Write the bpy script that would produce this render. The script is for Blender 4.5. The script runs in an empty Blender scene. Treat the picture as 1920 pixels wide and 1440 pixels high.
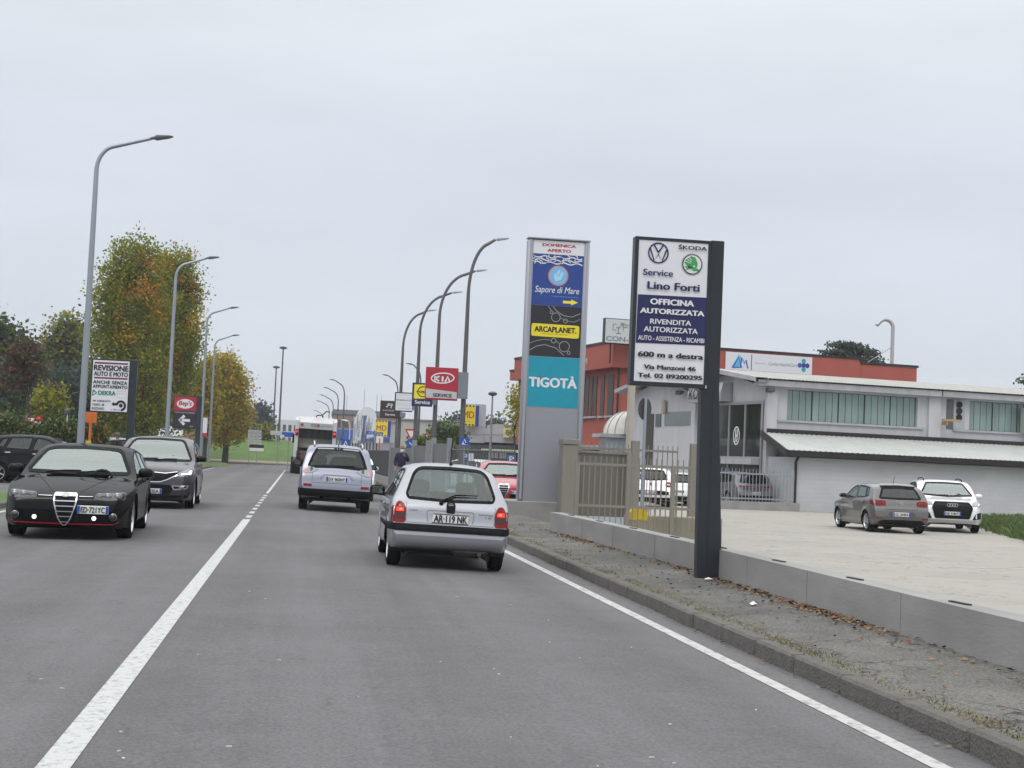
import bpy, bmesh, math, random
import numpy as np
from mathutils import Vector, Matrix
from mathutils.bvhtree import BVHTree
from mathutils.geometry import delaunay_2d_cdt
random.seed(7); RNG = np.random.default_rng(7)
SC = bpy.context.scene; COL = SC.collection
rad = math.radians
# ------------------------------------------------------------------ camera
FPX = 2700.0; EYE = 1.5
PSI, PIT, ROL = rad(8.2), rad(2.98), rad(2.5)
cf = Vector((math.sin(PSI)*math.cos(PIT), math.cos(PSI)*math.cos(PIT), math.sin(PIT)))
r0 = Vector((math.cos(PSI), -math.sin(PSI), 0)); u0 = r0.cross(cf)
CR = r0*math.cos(ROL)+u0*math.sin(ROL); CU = u0*math.cos(ROL)-r0*math.sin(ROL)
cd = bpy.data.cameras.new('camera'); cam = bpy.data.objects.new('camera', cd); COL.objects.link(cam)
cd.sensor_width = 36; cd.lens = FPX/1920*36; cd.clip_start = .1; cd.clip_end = 3000
m = Matrix((CR, CU, -cf)).transposed().to_4x4(); m.translation = Vector((0, 0, EYE)); cam.matrix_world = m
SC.camera = cam
# ------------------------------------------------------------------ world, sun, exposure
SUN_EL, SUN_AZ = rad(52), rad(205)
w = bpy.data.worlds.new('World'); SC.world = w; w.use_nodes = True
nt = w.node_tree; N = nt.nodes; Lk = nt.links; bg = N['Background']
sky = N.new('ShaderNodeTexSky'); sky.sky_type = 'NISHITA'; sky.sun_disc = False
sky.sun_elevation = SUN_EL; sky.sun_rotation = SUN_AZ; sky.dust_density = 3
tc = N.new('ShaderNodeTexCoord'); sep = N.new('ShaderNodeSeparateXYZ'); Lk.new(tc.outputs['Generated'], sep.inputs[0])
mp = N.new('ShaderNodeMapping'); mp.inputs['Scale'].default_value = (2.2, 2.2, 9.0); Lk.new(tc.outputs['Generated'], mp.inputs[0])
nz = N.new('ShaderNodeTexNoise'); nz.inputs['Scale'].default_value = 1.6; nz.inputs['Detail'].default_value = 5; nz.inputs['Roughness'].default_value = .5
Lk.new(mp.outputs[0], nz.inputs['Vector'])
ramp = N.new('ShaderNodeValToRGB'); Lk.new(sep.outputs['Z'], ramp.inputs[0])
e = ramp.color_ramp.elements
e[0].position = 0.0; e[0].color = (.60, .625, .68, 1); e[1].position = 1; e[1].color = (1.0, 1.0, 1.0, 1)
for p_, c_ in ((.10, (.585, .635, .70, 1)), (.2, (.615, .655, .73, 1)), (.30, (.68, .73, .775, 1)), (.45, (.90, .92, .94, 1))):
    k = e.new(p_); k.color = c_
mul = N.new('ShaderNodeMix'); mul.data_type = 'RGBA'; mul.blend_type = 'MULTIPLY'; mul.inputs[0].default_value = 1
mr = N.new('ShaderNodeMapRange'); mr.inputs[1].default_value = .3; mr.inputs[2].default_value = .7; mr.inputs[3].default_value = 1.13; mr.inputs[4].default_value = 1.26
Lk.new(nz.outputs['Fac'], mr.inputs[0]); Lk.new(ramp.outputs[0], mul.inputs[6]); Lk.new(mr.outputs[0], mul.inputs[7])
# zenith of an overcast sky is brighter than its horizon
mr2 = N.new('ShaderNodeMapRange'); mr2.interpolation_type = 'SMOOTHSTEP'; mr2.inputs[1].default_value = .3; mr2.inputs[2].default_value = .9; mr2.inputs[3].default_value = 10; mr2.inputs[4].default_value = 17
Lk.new(sep.outputs['Z'], mr2.inputs[0])
vm = N.new('ShaderNodeVectorMath'); vm.operation = 'SCALE'; Lk.new(mul.outputs[2], vm.inputs[0]); Lk.new(mr2.outputs[0], vm.inputs['Scale'])
mx = N.new('ShaderNodeMix'); mx.data_type = 'RGBA'; mx.inputs[0].default_value = .93
Lk.new(sky.outputs[0], mx.inputs[6]); Lk.new(vm.outputs[0], mx.inputs[7]); Lk.new(mx.outputs[2], bg.inputs[0]); bg.inputs[1].default_value = .1
sd = bpy.data.lights.new('sun', 'SUN'); sd.energy = .9; sd.angle = rad(25); sd.color = (1, .97, .93)
so = bpy.data.objects.new('sun', sd); COL.objects.link(so)
sdir = Vector((math.sin(SUN_AZ)*math.cos(SUN_EL), math.cos(SUN_AZ)*math.cos(SUN_EL), math.sin(SUN_EL)))
so.rotation_euler = sdir.to_track_quat('Z', 'Y').to_euler(); so.location = (0, 0, 60)
vs = SC.view_settings; vs.view_transform = 'Standard'; vs.look = 'None'; vs.exposure = 0.0; vs.gamma = 1; vs.use_curve_mapping = False
SC.cycles.max_bounces = 6; SC.cycles.transparent_max_bounces = 12
# ------------------------------------------------------------------ photo measurement -> place
def ray(px, py): return cf + CR*((px-960)/FPX) + CU*((720-py)/FPX)
def zr(x): return .055-(.026 if x > -1 else .008)*abs(x+1)          # road crown
def G(px, py, z=None):
    d = ray(px, py); zz = 0.0 if z is None else z
    for _ in range(6):
        P = Vector((0, 0, EYE)) + d*((zz-EYE)/d.z)
        if z is None: zz = zr(P.x)
    return P
def D(px, py, Y): d = ray(px, py); return Vector((0, 0, EYE)) + d*(Y/d.y)
def HIT(px, py, P0, ang):
    """point (u along wall, z) where the sight line meets a vertical wall through P0 running at angle ang"""
    d = ray(px, py); n = Vector((-math.sin(ang), math.cos(ang), 0)); t = (Vector(P0[:2]+(0,) if isinstance(P0, tuple) else (P0.x, P0.y, 0))-Vector((0, 0, 0))).dot(n)/d.dot(n)
    P = Vector((0, 0, EYE))+d*t; return ((P.x-P0[0])*math.cos(ang)+(P.y-P0[1])*math.sin(ang), P.z)
# ------------------------------------------------------------------ materials
MATS = {}
def nodes(name):
    mt = bpy.data.materials.new(name); mt.use_nodes = True; t = mt.node_tree; return mt, t, t.nodes, t.links, t.nodes['Principled BSDF']
def mat(name, col, rough=.55, metal=0.0, var=.12, scale=6.0, bump=0.0, bscale=60.0, coat=0.0, spec=.5, emit=0.0, coord='Object', stretch=(1, 1, 1), flake=0.0):
    if name in MATS: return MATS[name]
    mt, t, n, l, b = nodes(name); MATS[name] = mt
    c = n.new('ShaderNodeTexCoord'); mpp = n.new('ShaderNodeMapping'); mpp.inputs['Scale'].default_value = stretch; l.new(c.outputs[coord], mpp.inputs[0])
    z = n.new('ShaderNodeTexNoise'); z.inputs['Scale'].default_value = scale; z.inputs['Detail'].default_value = 5; l.new(mpp.outputs[0], z.inputs['Vector'])
    x = n.new('ShaderNodeMix'); x.data_type = 'RGBA'; l.new(z.outputs['Fac'], x.inputs[0])
    x.inputs[6].default_value = tuple(max(0, v*(1-var)) for v in col)+(1,); x.inputs[7].default_value = tuple(min(1, v*(1+var)) for v in col)+(1,)
    l.new(x.outputs[2], b.inputs['Base Color'])
    b.inputs['Roughness'].default_value = rough; b.inputs['Metallic'].default_value = metal; b.inputs['Coat Weight'].default_value = coat; b.inputs['Coat Roughness'].default_value = .04
    b.inputs['Specular IOR Level'].default_value = spec
    if emit: b.inputs['Emission Color'].default_value = tuple(col)+(1,); b.inputs['Emission Strength'].default_value = emit
    if bump:
        z2 = n.new('ShaderNodeTexNoise'); z2.inputs['Scale'].default_value = bscale; z2.inputs['Detail'].default_value = 4; l.new(mpp.outputs[0], z2.inputs['Vector'])
        bu = n.new('ShaderNodeBump'); bu.inputs['Strength'].default_value = bump; bu.inputs['Distance'].default_value = .02; l.new(z2.outputs['Fac'], bu.inputs['Height']); l.new(bu.outputs[0], b.inputs['Normal'])
    return mt
def glass(name, tint, refl=.0, rough=.02):
    if name in MATS: return MATS[name]
    mt, t, n, l, b = nodes(name); MATS[name] = mt; n.remove(b); out = n['Material Output']
    tr = n.new('ShaderNodeBsdfTransparent'); tr.inputs[0].default_value = tuple(tint)+(1,)
    gl = n.new('ShaderNodeBsdfGlossy'); gl.inputs['Roughness'].default_value = rough; gl.inputs[0].default_value = (.90, 1, .96, 1)
    fr = n.new('ShaderNodeLayerWeight'); fr.inputs[0].default_value = .5; p5 = n.new('ShaderNodeMath'); p5.operation = 'POWER'; p5.inputs[1].default_value = 5; l.new(fr.outputs['Facing'], p5.inputs[0])
    ad = n.new('ShaderNodeMath'); ad.operation = 'MULTIPLY_ADD'; ad.use_clamp = True; ad.inputs[1].default_value = .95; ad.inputs[2].default_value = .045+refl; l.new(p5.outputs[0], ad.inputs[0])
    ms = n.new('ShaderNodeMixShader'); l.new(ad.outputs[0], ms.inputs[0]); l.new(tr.outputs[0], ms.inputs[1]); l.new(gl.outputs[0], ms.inputs[2]); l.new(ms.outputs[0], out.inputs[0])
    return mt
# ------------------------------------------------------------------ objects
def thing(name, label, cat, loc=(0, 0, 0), rotz=0.0, group=None):
    o = bpy.data.objects.new(name, None); COL.objects.link(o); o.location = loc; o.rotation_euler = (0, 0, rotz); o.empty_display_size = .3
    o['label'] = label; o['category'] = cat
    if group: o['group'] = group
    return o
def tag(o, label, cat, group=None, kind=None):
    if label: o['label'] = label
    if cat: o['category'] = cat
    if group: o['group'] = group
    if kind: o['kind'] = kind
    return o
def struct(o): o['kind'] = 'structure'; return o
def stuff(o, label=None):
    o['kind'] = 'stuff'
    if label: o['label'] = label
    return o
class MB:
    def __init__(s): s.v = []; s.f = []; s.m = []
    def add(s, vs_, fs_, mi=0):
        k = len(s.v); s.v.extend([tuple(p) for p in vs_]); s.f.extend([tuple(i+k for i in q) for q in fs_]); s.m.extend([mi]*len(fs_)); return s
    def box(s, c, d, rz=0.0, mi=0, bev=0.0):
        x, y, z = (q/2 for q in d); R = Matrix.Rotation(rz, 3, 'Z'); C = Vector(c)
        if bev > 0:
            b = min(bev, x*.9, y*.9, z*.9); vs_ = []
            for sx in (-1, 1):
                for sy in (-1, 1):
                    for sz in (-1, 1):
                        vs_ += [C+R@Vector((sx*x, sy*(y-b), sz*(z-b))), C+R@Vector((sx*(x-b), sy*y, sz*(z-b))), C+R@Vector((sx*(x-b), sy*(y-b), sz*z))]
            bm = bmesh.new(); [bm.verts.new(p) for p in vs_]; r = bmesh.ops.convex_hull(bm, input=bm.verts[:]); bm.verts.index_update()
            s.add([q.co.copy() for q in bm.verts], [[q.index for q in f.verts] for f in bm.faces], mi); bm.free(); return s
        p = [C+R@Vector((i*x, j*y, k*z)) for i in (-1, 1) for j in (-1, 1) for k in (-1, 1)]
        return s.add(p, [(0, 1, 3, 2), (4, 6, 7, 5), (0, 4, 5, 1), (2, 3, 7, 6), (0, 2, 6, 4), (1, 5, 7, 3)], mi)
    def bb(s, x0, x1, y0, y1, z0, z1, mi=0, bev=0.0): return s.box(((x0+x1)/2, (y0+y1)/2, (z0+z1)/2), (abs(x1-x0), abs(y1-y0), abs(z1-z0)), 0, mi, bev)
    def tube(s, pts, r, n=10, mi=0, cap=True):
        pts = [Vector(p) for p in pts]; rs = r if isinstance(r, (list, tuple)) else [r]*len(pts); rings = []; k0 = len(s.v); up = None
        for i, p in enumerate(pts):
            d = (pts[min(i+1, len(pts)-1)]-pts[max(i-1, 0)]).normalized()
            if up is None: up = Vector((0, 0, 1)) if abs(d.z) < .9 else Vector((1, 0, 0))
            a = d.cross(up).normalized(); b = a.cross(d); up = b
            rings.append([p+(a*math.cos(2*math.pi*j/n)+b*math.sin(2*math.pi*j/n))*rs[i] for j in range(n)])
        vs_ = [q for rg in rings for q in rg]; fs_ = []
        for i in range(len(pts)-1):
            for j in range(n): fs_.append((i*n+j, i*n+(j+1) % n, (i+1)*n+(j+1) % n, (i+1)*n+j))
        if cap: fs_ += [tuple(range(n))[::-1], tuple((len(pts)-1)*n+j for j in range(n))]
        return s.add(vs_, fs_, mi)
    def lathe(s, prof, n=24, M=None, mi=0):
        """prof: list of (radius, height) turned about local z; M places it"""
        M = M or Matrix.Identity(4); vs_ = []; fs_ = []
        for r_, h in prof:
            for j in range(n): a = 2*math.pi*j/n; vs_.append(M@Vector((r_*math.cos(a), r_*math.sin(a), h)))
        for i in range(len(prof)-1):
            for j in range(n): fs_.append((i*n+j, i*n+(j+1) % n, (i+1)*n+(j+1) % n, (i+1)*n+j))
        return s.add(vs_, fs_, mi)
    def prism(s, poly, M, depth, mi=0):
        """2D outline poly in M's xy plane, extruded along M's z by depth"""
        n = len(poly); vs_ = [M@Vector((x, y, 0)) for x, y in poly]+[M@Vector((x, y, depth)) for x, y in poly]
        return s.add(vs_, [tuple(range(n))[::-1], tuple(range(n, 2*n))]+[(i, (i+1) % n, n+(i+1) % n, n+i) for i in range(n)], mi)
    def build(s, name, mats, parent=None, smooth=False, loc=None, rz=0.0, bevel=0.0):
        me = bpy.data.meshes.new(name); me.from_pydata(s.v, [], s.f); mats = mats if isinstance(mats, (list, tuple)) else [mats]
        for q in mats: me.materials.append(q)
        if len(mats) > 1: me.polygons.foreach_set('material_index', s.m)
        bm = bmesh.new(); bm.from_mesh(me); bmesh.ops.recalc_face_normals(bm, faces=bm.faces); bm.to_mesh(me); bm.free()
        if smooth: me.shade_smooth() if smooth is True else me.set_sharp_from_angle(angle=rad(smooth))
        if smooth and smooth is not True: me.polygons.foreach_set('use_smooth', [True]*len(me.polygons))
        me.update(); o = bpy.data.objects.new(name, me); COL.objects.link(o); o.parent = parent
        if loc is not None: o.location = loc
        o.rotation_euler.z = rz
        if bevel:
            b = o.modifiers.new('bevel', 'BEVEL'); b.width = bevel; b.segments = 2; b.limit_method = 'ANGLE'; b.angle_limit = rad(40)
        return o
def MX(origin, xa, ya):
    xa = Vector(xa).normalized(); ya = Vector(ya).normalized(); za = xa.cross(ya); M = Matrix((xa, ya, za)).transposed().to_4x4(); M.translation = Vector(origin); return M
def islands(o):
    """give each separate strip of a mesh its own object beside it"""
    me = o.data; par = list(range(len(me.vertices)))
    def find(i):
        while par[i] != i: par[i] = par[par[i]]; i = par[i]
        return i
    for e_ in me.edges: par[find(e_.vertices[0])] = find(e_.vertices[1])
    gr = {}
    for p in me.polygons: gr.setdefault(find(p.vertices[0]), []).append(p)
    for ps in list(gr.values())[1:]:
        ids = sorted({i for p in ps for i in p.vertices}); k = {j: q for q, j in enumerate(ids)}; mb = MB(); mb.add([me.vertices[i].co for i in ids], [[k[i] for i in p.vertices] for p in ps]); mb.build(o.name.split('.')[0], list(me.materials), o.parent)
    ps = list(gr.values())[0]; ids = sorted({i for p in ps for i in p.vertices}); k = {j: q for q, j in enumerate(ids)}; m2 = bpy.data.meshes.new(me.name); m2.from_pydata([me.vertices[i].co for i in ids], [], [[k[i] for i in p.vertices] for p in ps]); [m2.materials.append(q) for q in me.materials]; o.data = m2
def copy_tree(o, parent=None):
    c = o.copy(); COL.objects.link(c); c.parent = parent
    for ch in list(o.children): copy_tree(ch, c)
    return c
# ------------------------------------------------------------------ lettering
FCACHE = {}
def glyphs(s, bold=0.0, shear=0.0, space=1.0):
    k = (s, bold, shear, space)
    if k in FCACHE: return FCACHE[k]
    cu = bpy.data.curves.new('t', 'FONT'); cu.body = s; cu.offset = bold; cu.shear = shear; cu.space_character = space; cu.resolution_u = 3; cu.fill_mode = 'FRONT'
    o = bpy.data.objects.new('t', cu); me = bpy.data.meshes.new_from_object(o)
    v = [(p.co.x, p.co.y) for p in me.vertices]; f = [tuple(p.vertices) for p in me.polygons]
    bpy.data.objects.remove(o); bpy.data.curves.remove(cu); bpy.data.meshes.remove(me); FCACHE[k] = (v, f); return v, f
def ell(cx, cy, rx, ry, n=40, a0=0, a1=360): return [(cx+rx*math.cos(rad(a0+(a1-a0)*i/n)), cy+ry*math.sin(rad(a0+(a1-a0)*i/n))) for i in range(n+(0 if a1-a0 == 360 else 1))]
class Art:
    """flat printed graphics; input coordinates are measured on the sign and mapped by f to (u right, v up) metres"""
    def __init__(s, f=None): s.f = f or (lambda x, y: (x, y)); s.mb = MB(); s.mats = []
    def mi(s, m_):
        if m_ not in s.mats: s.mats.append(m_)
        return s.mats.index(m_)
    def put(s, uv, faces, m_, lay): s.mb.add([(u, -.004*lay, v) for u, v in uv], faces, s.mi(m_))
    def poly(s, pts, m_, lay=1): s.put([s.f(*p) for p in pts], [tuple(range(len(pts)))], m_, lay)
    def rect(s, x0, y0, x1, y1, m_, lay=1):
        a = s.f(x0, y0); b = s.f(x1, y1); s.put([(a[0], a[1]), (b[0], a[1]), (b[0], b[1]), (a[0], b[1])], [(0, 1, 2, 3)], m_, lay)
    def stroke(s, pts, wd, m_, lay=1, closed=False):
        p = [Vector(s.f(*q)) for q in pts]; n = len(p); L_ = []; R_ = []
        for i in range(n):
            a = p[(i-1) % n] if closed or i > 0 else p[i]; b = p[(i+1) % n] if closed or i < n-1 else p[i]
            d = (b-a).normalized(); nn = Vector((-d.y, d.x))*wd/2; L_.append(p[i]+nn); R_.append(p[i]-nn)
        k = n if closed else n-1
        s.put([tuple(q) for q in L_+R_], [(i, (i+1) % n, n+(i+1) % n, n+i) for i in range(k)], m_, lay)
    def text(s, str_, x0, y0, x1, y1, m_, lay=2, bold=0.0, shear=0.0, space=1.0):
        v, f = glyphs(str_, 0.0, shear, space); a = s.f(x0, y0); b = s.f(x1, y1)
        X = [q[0] for q in v]; Y = [q[1] for q in v]; mx_, my_ = min(X), min(Y); sx = (b[0]-a[0])/(max(X)-mx_); sy = (a[1]-b[1])/(max(Y)-my_)
        sh = [(0, 0)] if not bold else [(bold*1.4*i, bold*.8*j) for i, j in ((-1, 0), (1, 0), (0, 1), (0, -1))]      # heavier strokes: passes of ink a hair apart
        for i, (dx, dy) in enumerate(sh): s.put([(a[0]+(q[0]-mx_+dx)*sx, b[1]+(q[1]-my_+dy)*sy) for q in v], f, m_, lay+.15*i)
    def build(s, name, parent, loc=(0, 0, 0), rz=0.0): return s.mb.build(name, s.mats, parent, loc=loc, rz=rz)
def amap(TL, TR, BL, W_, H_):
    """affine: photo pixels on the sign -> metres from its lower left corner"""
    M = np.linalg.inv(np.array([[TR[0]-TL[0], BL[0]-TL[0]], [TR[1]-TL[1], BL[1]-TL[1]]], float))
    def f(x, y): q = M@np.array([x-TL[0], y-TL[1]]); return (q[0]*W_, (1-q[1])*H_)
    return f
def pch(xs, ys):
    xs = np.array(xs, float); ys = np.array(ys, float); h = np.diff(xs); d = np.diff(ys)/h; mm = np.zeros_like(xs); mm[0] = d[0]; mm[-1] = d[-1]
    for i in range(1, len(xs)-1):
        if d[i-1]*d[i] > 0: w1 = 2*h[i]+h[i-1]; w2 = h[i]+2*h[i-1]; mm[i] = (w1+w2)/(w1/d[i-1]+w2/d[i])
    def f(x):
        x = np.clip(np.asarray(x, float), xs[0], xs[-1]); i = np.clip(np.searchsorted(xs, x)-1, 0, len(xs)-2); t = (x-xs[i])/h[i]
        return ((1+2*t)*(1-t)**2)*ys[i]+t*(1-t)**2*h[i]*mm[i]+t*t*(3-2*t)*ys[i+1]+t*t*(t-1)*h[i]*mm[i+1]
    return f
# ------------------------------------------------------------------ cars
def pip(px, py, poly):
    px = np.asarray(px); py = np.asarray(py); ins = np.zeros(px.shape, bool); n = len(poly)
    for i in range(n):
        x0, y0 = poly[i]; x1, y1 = poly[(i+1) % n]
        if y0 == y1: continue
        c = ((y0 > py) != (y1 > py)) & (px < (x1-x0)*(py-y0)/(y1-y0)+x0); ins ^= c
    return ins
def snap(p, poly):
    best = None
    for i in range(len(poly)):
        a = Vector(poly[i]); b = Vector(poly[(i+1) % len(poly)]); d = b-a; t = max(0, min(1, (Vector(p)-a).dot(d)/max(d.length_squared, 1e-9))); q = a+d*t; e_ = (q-Vector(p)).length
        if best is None or e_ < best[0]: best = (e_, q)
    return best[1]
def rnd(poly, r, n=4):
    """round the corners of an outline"""
    out = []; k = len(poly)
    for i in range(k):
        p = Vector(poly[i]); a = Vector(poly[i-1])-p; b = Vector(poly[(i+1) % k])-p; q = min(r, a.length*.45, b.length*.45); A = p+a.normalized()*q; B = p+b.normalized()*q
        for j in range(n+1): t = j/n; out.append(tuple(A*(1-t)**2+p*2*t*(1-t)+B*t*t))
    return out
def inset(poly, d):
    n = len(poly); ar = sum(poly[i][0]*poly[(i+1) % n][1]-poly[(i+1) % n][0]*poly[i][1] for i in range(n)); s = 1 if ar > 0 else -1; out = []
    for i in range(n):
        p = Vector(poly[i]); a = (p-Vector(poly[i-1])).normalized(); b = (Vector(poly[(i+1) % n])-p).normalized(); na = Vector((-a.y, a.x)); nb = Vector((-b.y, b.x)); h = na+nb; h = h/max(h.length_squared/2, .5)
        out.append(tuple(p+h*d*s))
    return out
def mirror(h): return h+[(-x, z) for x, z in reversed(h) if abs(x) > 1e-6]
class Car:
    def __init__(s, c, res=1.0):
        s.c = c; L, W = c['L'], c['W']; s.L = L; s.W = W
        top = pch(*zip(*c['top'])); bot = pch(*zip(*c['bot'])); belt = pch(*zip(*c['belt'])); cro = pch(*zip(*c['crown'])); ex = pch(*zip(*c.get('exp', [(0, 2.6), (L, 2.6)])))
        n = int(150*res); t = np.linspace(0, 1, n); S = L*(.5-.5*np.cos(math.pi*t)); S[0] = 0; S[-1] = L
        kf, rf, kr, rr = c.get('plan', (.24, .8, .15, .6)); tum = c.get('tum', .33); ns, na, nb = int(30*res), int(20*res), 4
        wf, wr_, r_, Ra = c['wheels']; V = []
        for sv in S:
            zT = float(top(sv)); zB = float(bot(sv)); zb = float(belt(sv)); w2 = W/2*(1-kf*max(0, 1-sv/rf)**2.3-kr*max(0, 1-(L-sv)/rr)**2.3)
            cr = max(.004, min(float(cro(sv)), (zT-zB)*.5)); zE = zT-cr; n_ = float(ex(sv))
            def side(z):
                z = np.asarray(z, float); lo = np.clip((zB+.14-z)/.14, 0, 1); y = w2*(1-.07*lo**2); y = y*(1-.03*np.clip((z-.62)/.4, 0, 1)**1.5)
                y = y+.008*np.exp(-((z-(zb-.08))/.05)**2)
                for sc in (wf, wr_):
                    q = np.sqrt((sv-sc)**2+(z-r_)**2); tt = np.clip((Ra*1.28-q)/(Ra*.25), 0, 1); y = y+c.get('flare', .018)*tt*tt*(3-2*tt)
                y = y-tum*np.clip(z-zb, 0, 9)*np.clip((z-zb)/.06, 0, 1)**.5
                return y
            zs = np.linspace(zB, zE, ns); ys = np.minimum(side(zs), W/2+.03); ph = np.linspace(0, math.pi/2, na+1)[1:]
            ya = ys[-1]*np.cos(ph)**(2/n_); za = zE+cr*np.sin(ph)**(2/n_); ya[-1] = 0; za[-1] = zT
            row = [(ys[0]*k/nb, zB) for k in range(nb)]+list(zip(ys, zs))+list(zip(ya, za)); V.append([(a, L/2-sv, b) for a, b in row])
        k = len(V[0]); ring = 2*k-2; vs_ = []
        for row in V: vs_ += row+[(-x, y, z) for x, y, z in row[-2:0:-1]]
        fs_ = []
        for i in range(n-1):
            for j in range(ring): fs_.append((i*ring+j, i*ring+(j+1) % ring, (i+1)*ring+(j+1) % ring, (i+1)*ring+j))
        s.v = vs_; s.f = fs_; A = np.array(vs_).reshape(n, ring, 3); ti = np.gradient(A, axis=0); tj = np.roll(A, -1, 1)-np.roll(A, 1, 1); nv = np.cross(ti, tj); s.n = (nv/(np.linalg.norm(nv, axis=2, keepdims=True)+1e-12)).reshape(-1, 3); s.bvh = BVHTree.FromPolygons([Vector(p) for p in vs_], fs_)
    def hit(s, view, a, b):
        if view == 'F': o, d = Vector((a, 9, b)), Vector((0, -1, 0))
        elif view == 'B': o, d = Vector((a, -9, b)), Vector((0, 1, 0))
        elif view == 'R': o, d = Vector((9, s.L/2-a, b)), Vector((-1, 0, 0))
        elif view == 'L': o, d = Vector((-9, s.L/2-a, b)), Vector((1, 0, 0))
        else: o, d = Vector((a, s.L/2-b, 9)), Vector((0, 0, -1))
        p, nn, i, q = s.bvh.ray_cast(o, d)
        if p is None:
            for k in (.97, .93, .88, .8):
                if view in 'FB': p, nn, i, q = s.bvh.ray_cast(Vector((a*k, o.y, b)), d)
                if p: break
        if p is None: p, nn, i, q = s.bvh.find_nearest(o+d*(9-(s.L/2 if view in 'FB' else s.W/2)))
        if nn.dot(d) > 0: nn = -nn
        return p, nn
    def decal(s, mb, view, poly, off=.004, skirt=.012, mi=0, grid=.07, hole=None):
        P = []
        for i in range(len(poly)):
            a = Vector(poly[i]); b = Vector(poly[(i+1) % len(poly)]); k = max(1, int((b-a).length/(grid*.9)))
            P += [a+(b-a)*t/k for t in range(k)]
        n = len(P); E = [(i, (i+1) % n) for i in range(n)]; Fc = [list(range(n))]
        if hole:
            h0 = len(P)
            for i in range(len(hole)):
                a = Vector(hole[i]); b = Vector(hole[(i+1) % len(hole)]); k = max(1, int((b-a).length/(grid*.9)))
                P += [a+(b-a)*t/k for t in range(k)]
            h1 = len(P); E += [(h0+i, h0+(i+1) % (h1-h0)) for i in range(h1-h0)]
        xs = [p.x for p in P]; ys = [p.y for p in P]; gx = np.arange(min(xs)+grid/2, max(xs), grid); gy = np.arange(min(ys)+grid/2, max(ys), grid)
        if len(gx) and len(gy):
            X, Y = np.meshgrid(gx, gy); X = X.ravel(); Y = Y.ravel(); k = pip(X, Y, inset(poly, grid*.25))
            if hole: k &= ~pip(X, Y, inset(hole, -grid*.25))
            P += [Vector((a, b)) for a, b in zip(X[k], Y[k])]
        r = delaunay_2d_cdt([Vector(p) for p in P], E, Fc if not hole else [], 1 if not hole else 0, 1e-5)
        pv, pf = r[0], r[2]
        if hole:
            cx = [sum(pv[i].x for i in f)/len(f) for f in pf]; cy = [sum(pv[i].y for i in f)/len(f) for f in pf]; k = pip(cx, cy, poly) & ~pip(cx, cy, hole); pf = [f for f, q in zip(pf, k) if q]
        H_ = [s.hit(view, p.x, p.y) for p in pv]; top = [p+nn*off for p, nn in H_]; vs_ = list(top); fs_ = [tuple(f) for f in pf]
        if skirt:
            cnt = {}
            for f in pf:
                for i in range(len(f)):
                    e_ = (f[i], f[(i+1) % len(f)]); q = tuple(sorted(e_)); cnt[q] = None if q in cnt else e_
            m_ = {}
            def low(i):
                if i not in m_: m_[i] = len(vs_); vs_.append(H_[i][0]-H_[i][1]*skirt)
                return m_[i]
            for e_ in [x for x in cnt.values() if x]: fs_.append((e_[0], low(e_[0]), low(e_[1]), e_[1]))
        mb.add(vs_, fs_, mi)
    def pane(s, name, m_, root, view, poly, off, skirt):
        """a window pane carrying the smooth normals of the body it sits in"""
        mb = MB(); s.decal(mb, view, poly, off, skirt); o = mb.build(name, m_, root, smooth=True); me = o.data; out = []
        for v in me.vertices:
            p, nn, i, q = s.bvh.find_nearest(v.co); k = s.f[i]; w_ = np.array([1/(((Vector(s.v[j])-p).length)**2+1e-6) for j in k]); a = (s.n[list(k)]*w_[:, None]).sum(0); a = Vector(a).normalized(); out.append(a if a.dot(nn) > 0 else -a)
        c = sum((v.co for v in me.vertices), Vector())/max(1, len(me.vertices)); sg = 1 if sum(1 for v, a in zip(me.vertices, out) if a.dot(v.co-Vector((0, 0, .6))) > 0) > len(out)/2 else -1
        me.normals_split_custom_set_from_vertices([tuple(a*sg) for a in out]); return o
    def line(s, mb, view, pts, wd=.007, off=.0025, mi=0):
        P = [Vector(pts[0])]
        for a, b in zip(pts[:-1], pts[1:]):
            a = Vector(a); b = Vector(b); k = max(1, int((b-a).length/.06)); P += [a+(b-a)*t/k for t in range(1, k+1)]
        vs_ = []; n = len(P)
        for i, p in enumerate(P):
            d = (P[min(i+1, n-1)]-P[max(i-1, 0)]).normalized(); q = Vector((-d.y, d.x))*wd/2
            for z in (p+q, p-q): h, nn = s.hit(view, z.x, z.y); vs_.append(h+nn*off)
        mb.add(vs_, [(2*i, 2*i+1, 2*i+3, 2*i+2) for i in range(n-1)], mi)
    def body(s, holes, parent, paint, name='body'):
        """holes: list of (view, outline); wheel arches and windows are cut clean"""
        c = s.c; wf, wr_, r_, Ra = c['wheels']; V = np.array(s.v); X, Y, Z = V[:, 0], V[:, 1], V[:, 2]; S = s.L/2-Y; own = np.full(len(V), -1)
        for i, sc in enumerate((wf, wr_)): own[(np.hypot(S-sc, Z-r_) < Ra) & (np.abs(X) > s.W*.28)] = i
        for i, (view, poly) in enumerate(holes):
            if view in 'RL': k = pip(S, Z, poly) & ((X if view == 'R' else -X) > s.W*.24)
            else: k = pip(X, Z, poly) & ((S < s.L*.5) if view == 'F' else (S > s.L*.55)); k &= np.array(np.abs(X) < 9)
            own[k] = 10+i
        fs_ = [f for f in s.f if not all(own[i] >= 0 for i in f)]; V2 = [Vector(p) for p in s.v]
        used = set(i for f in fs_ for i in f)
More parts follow.
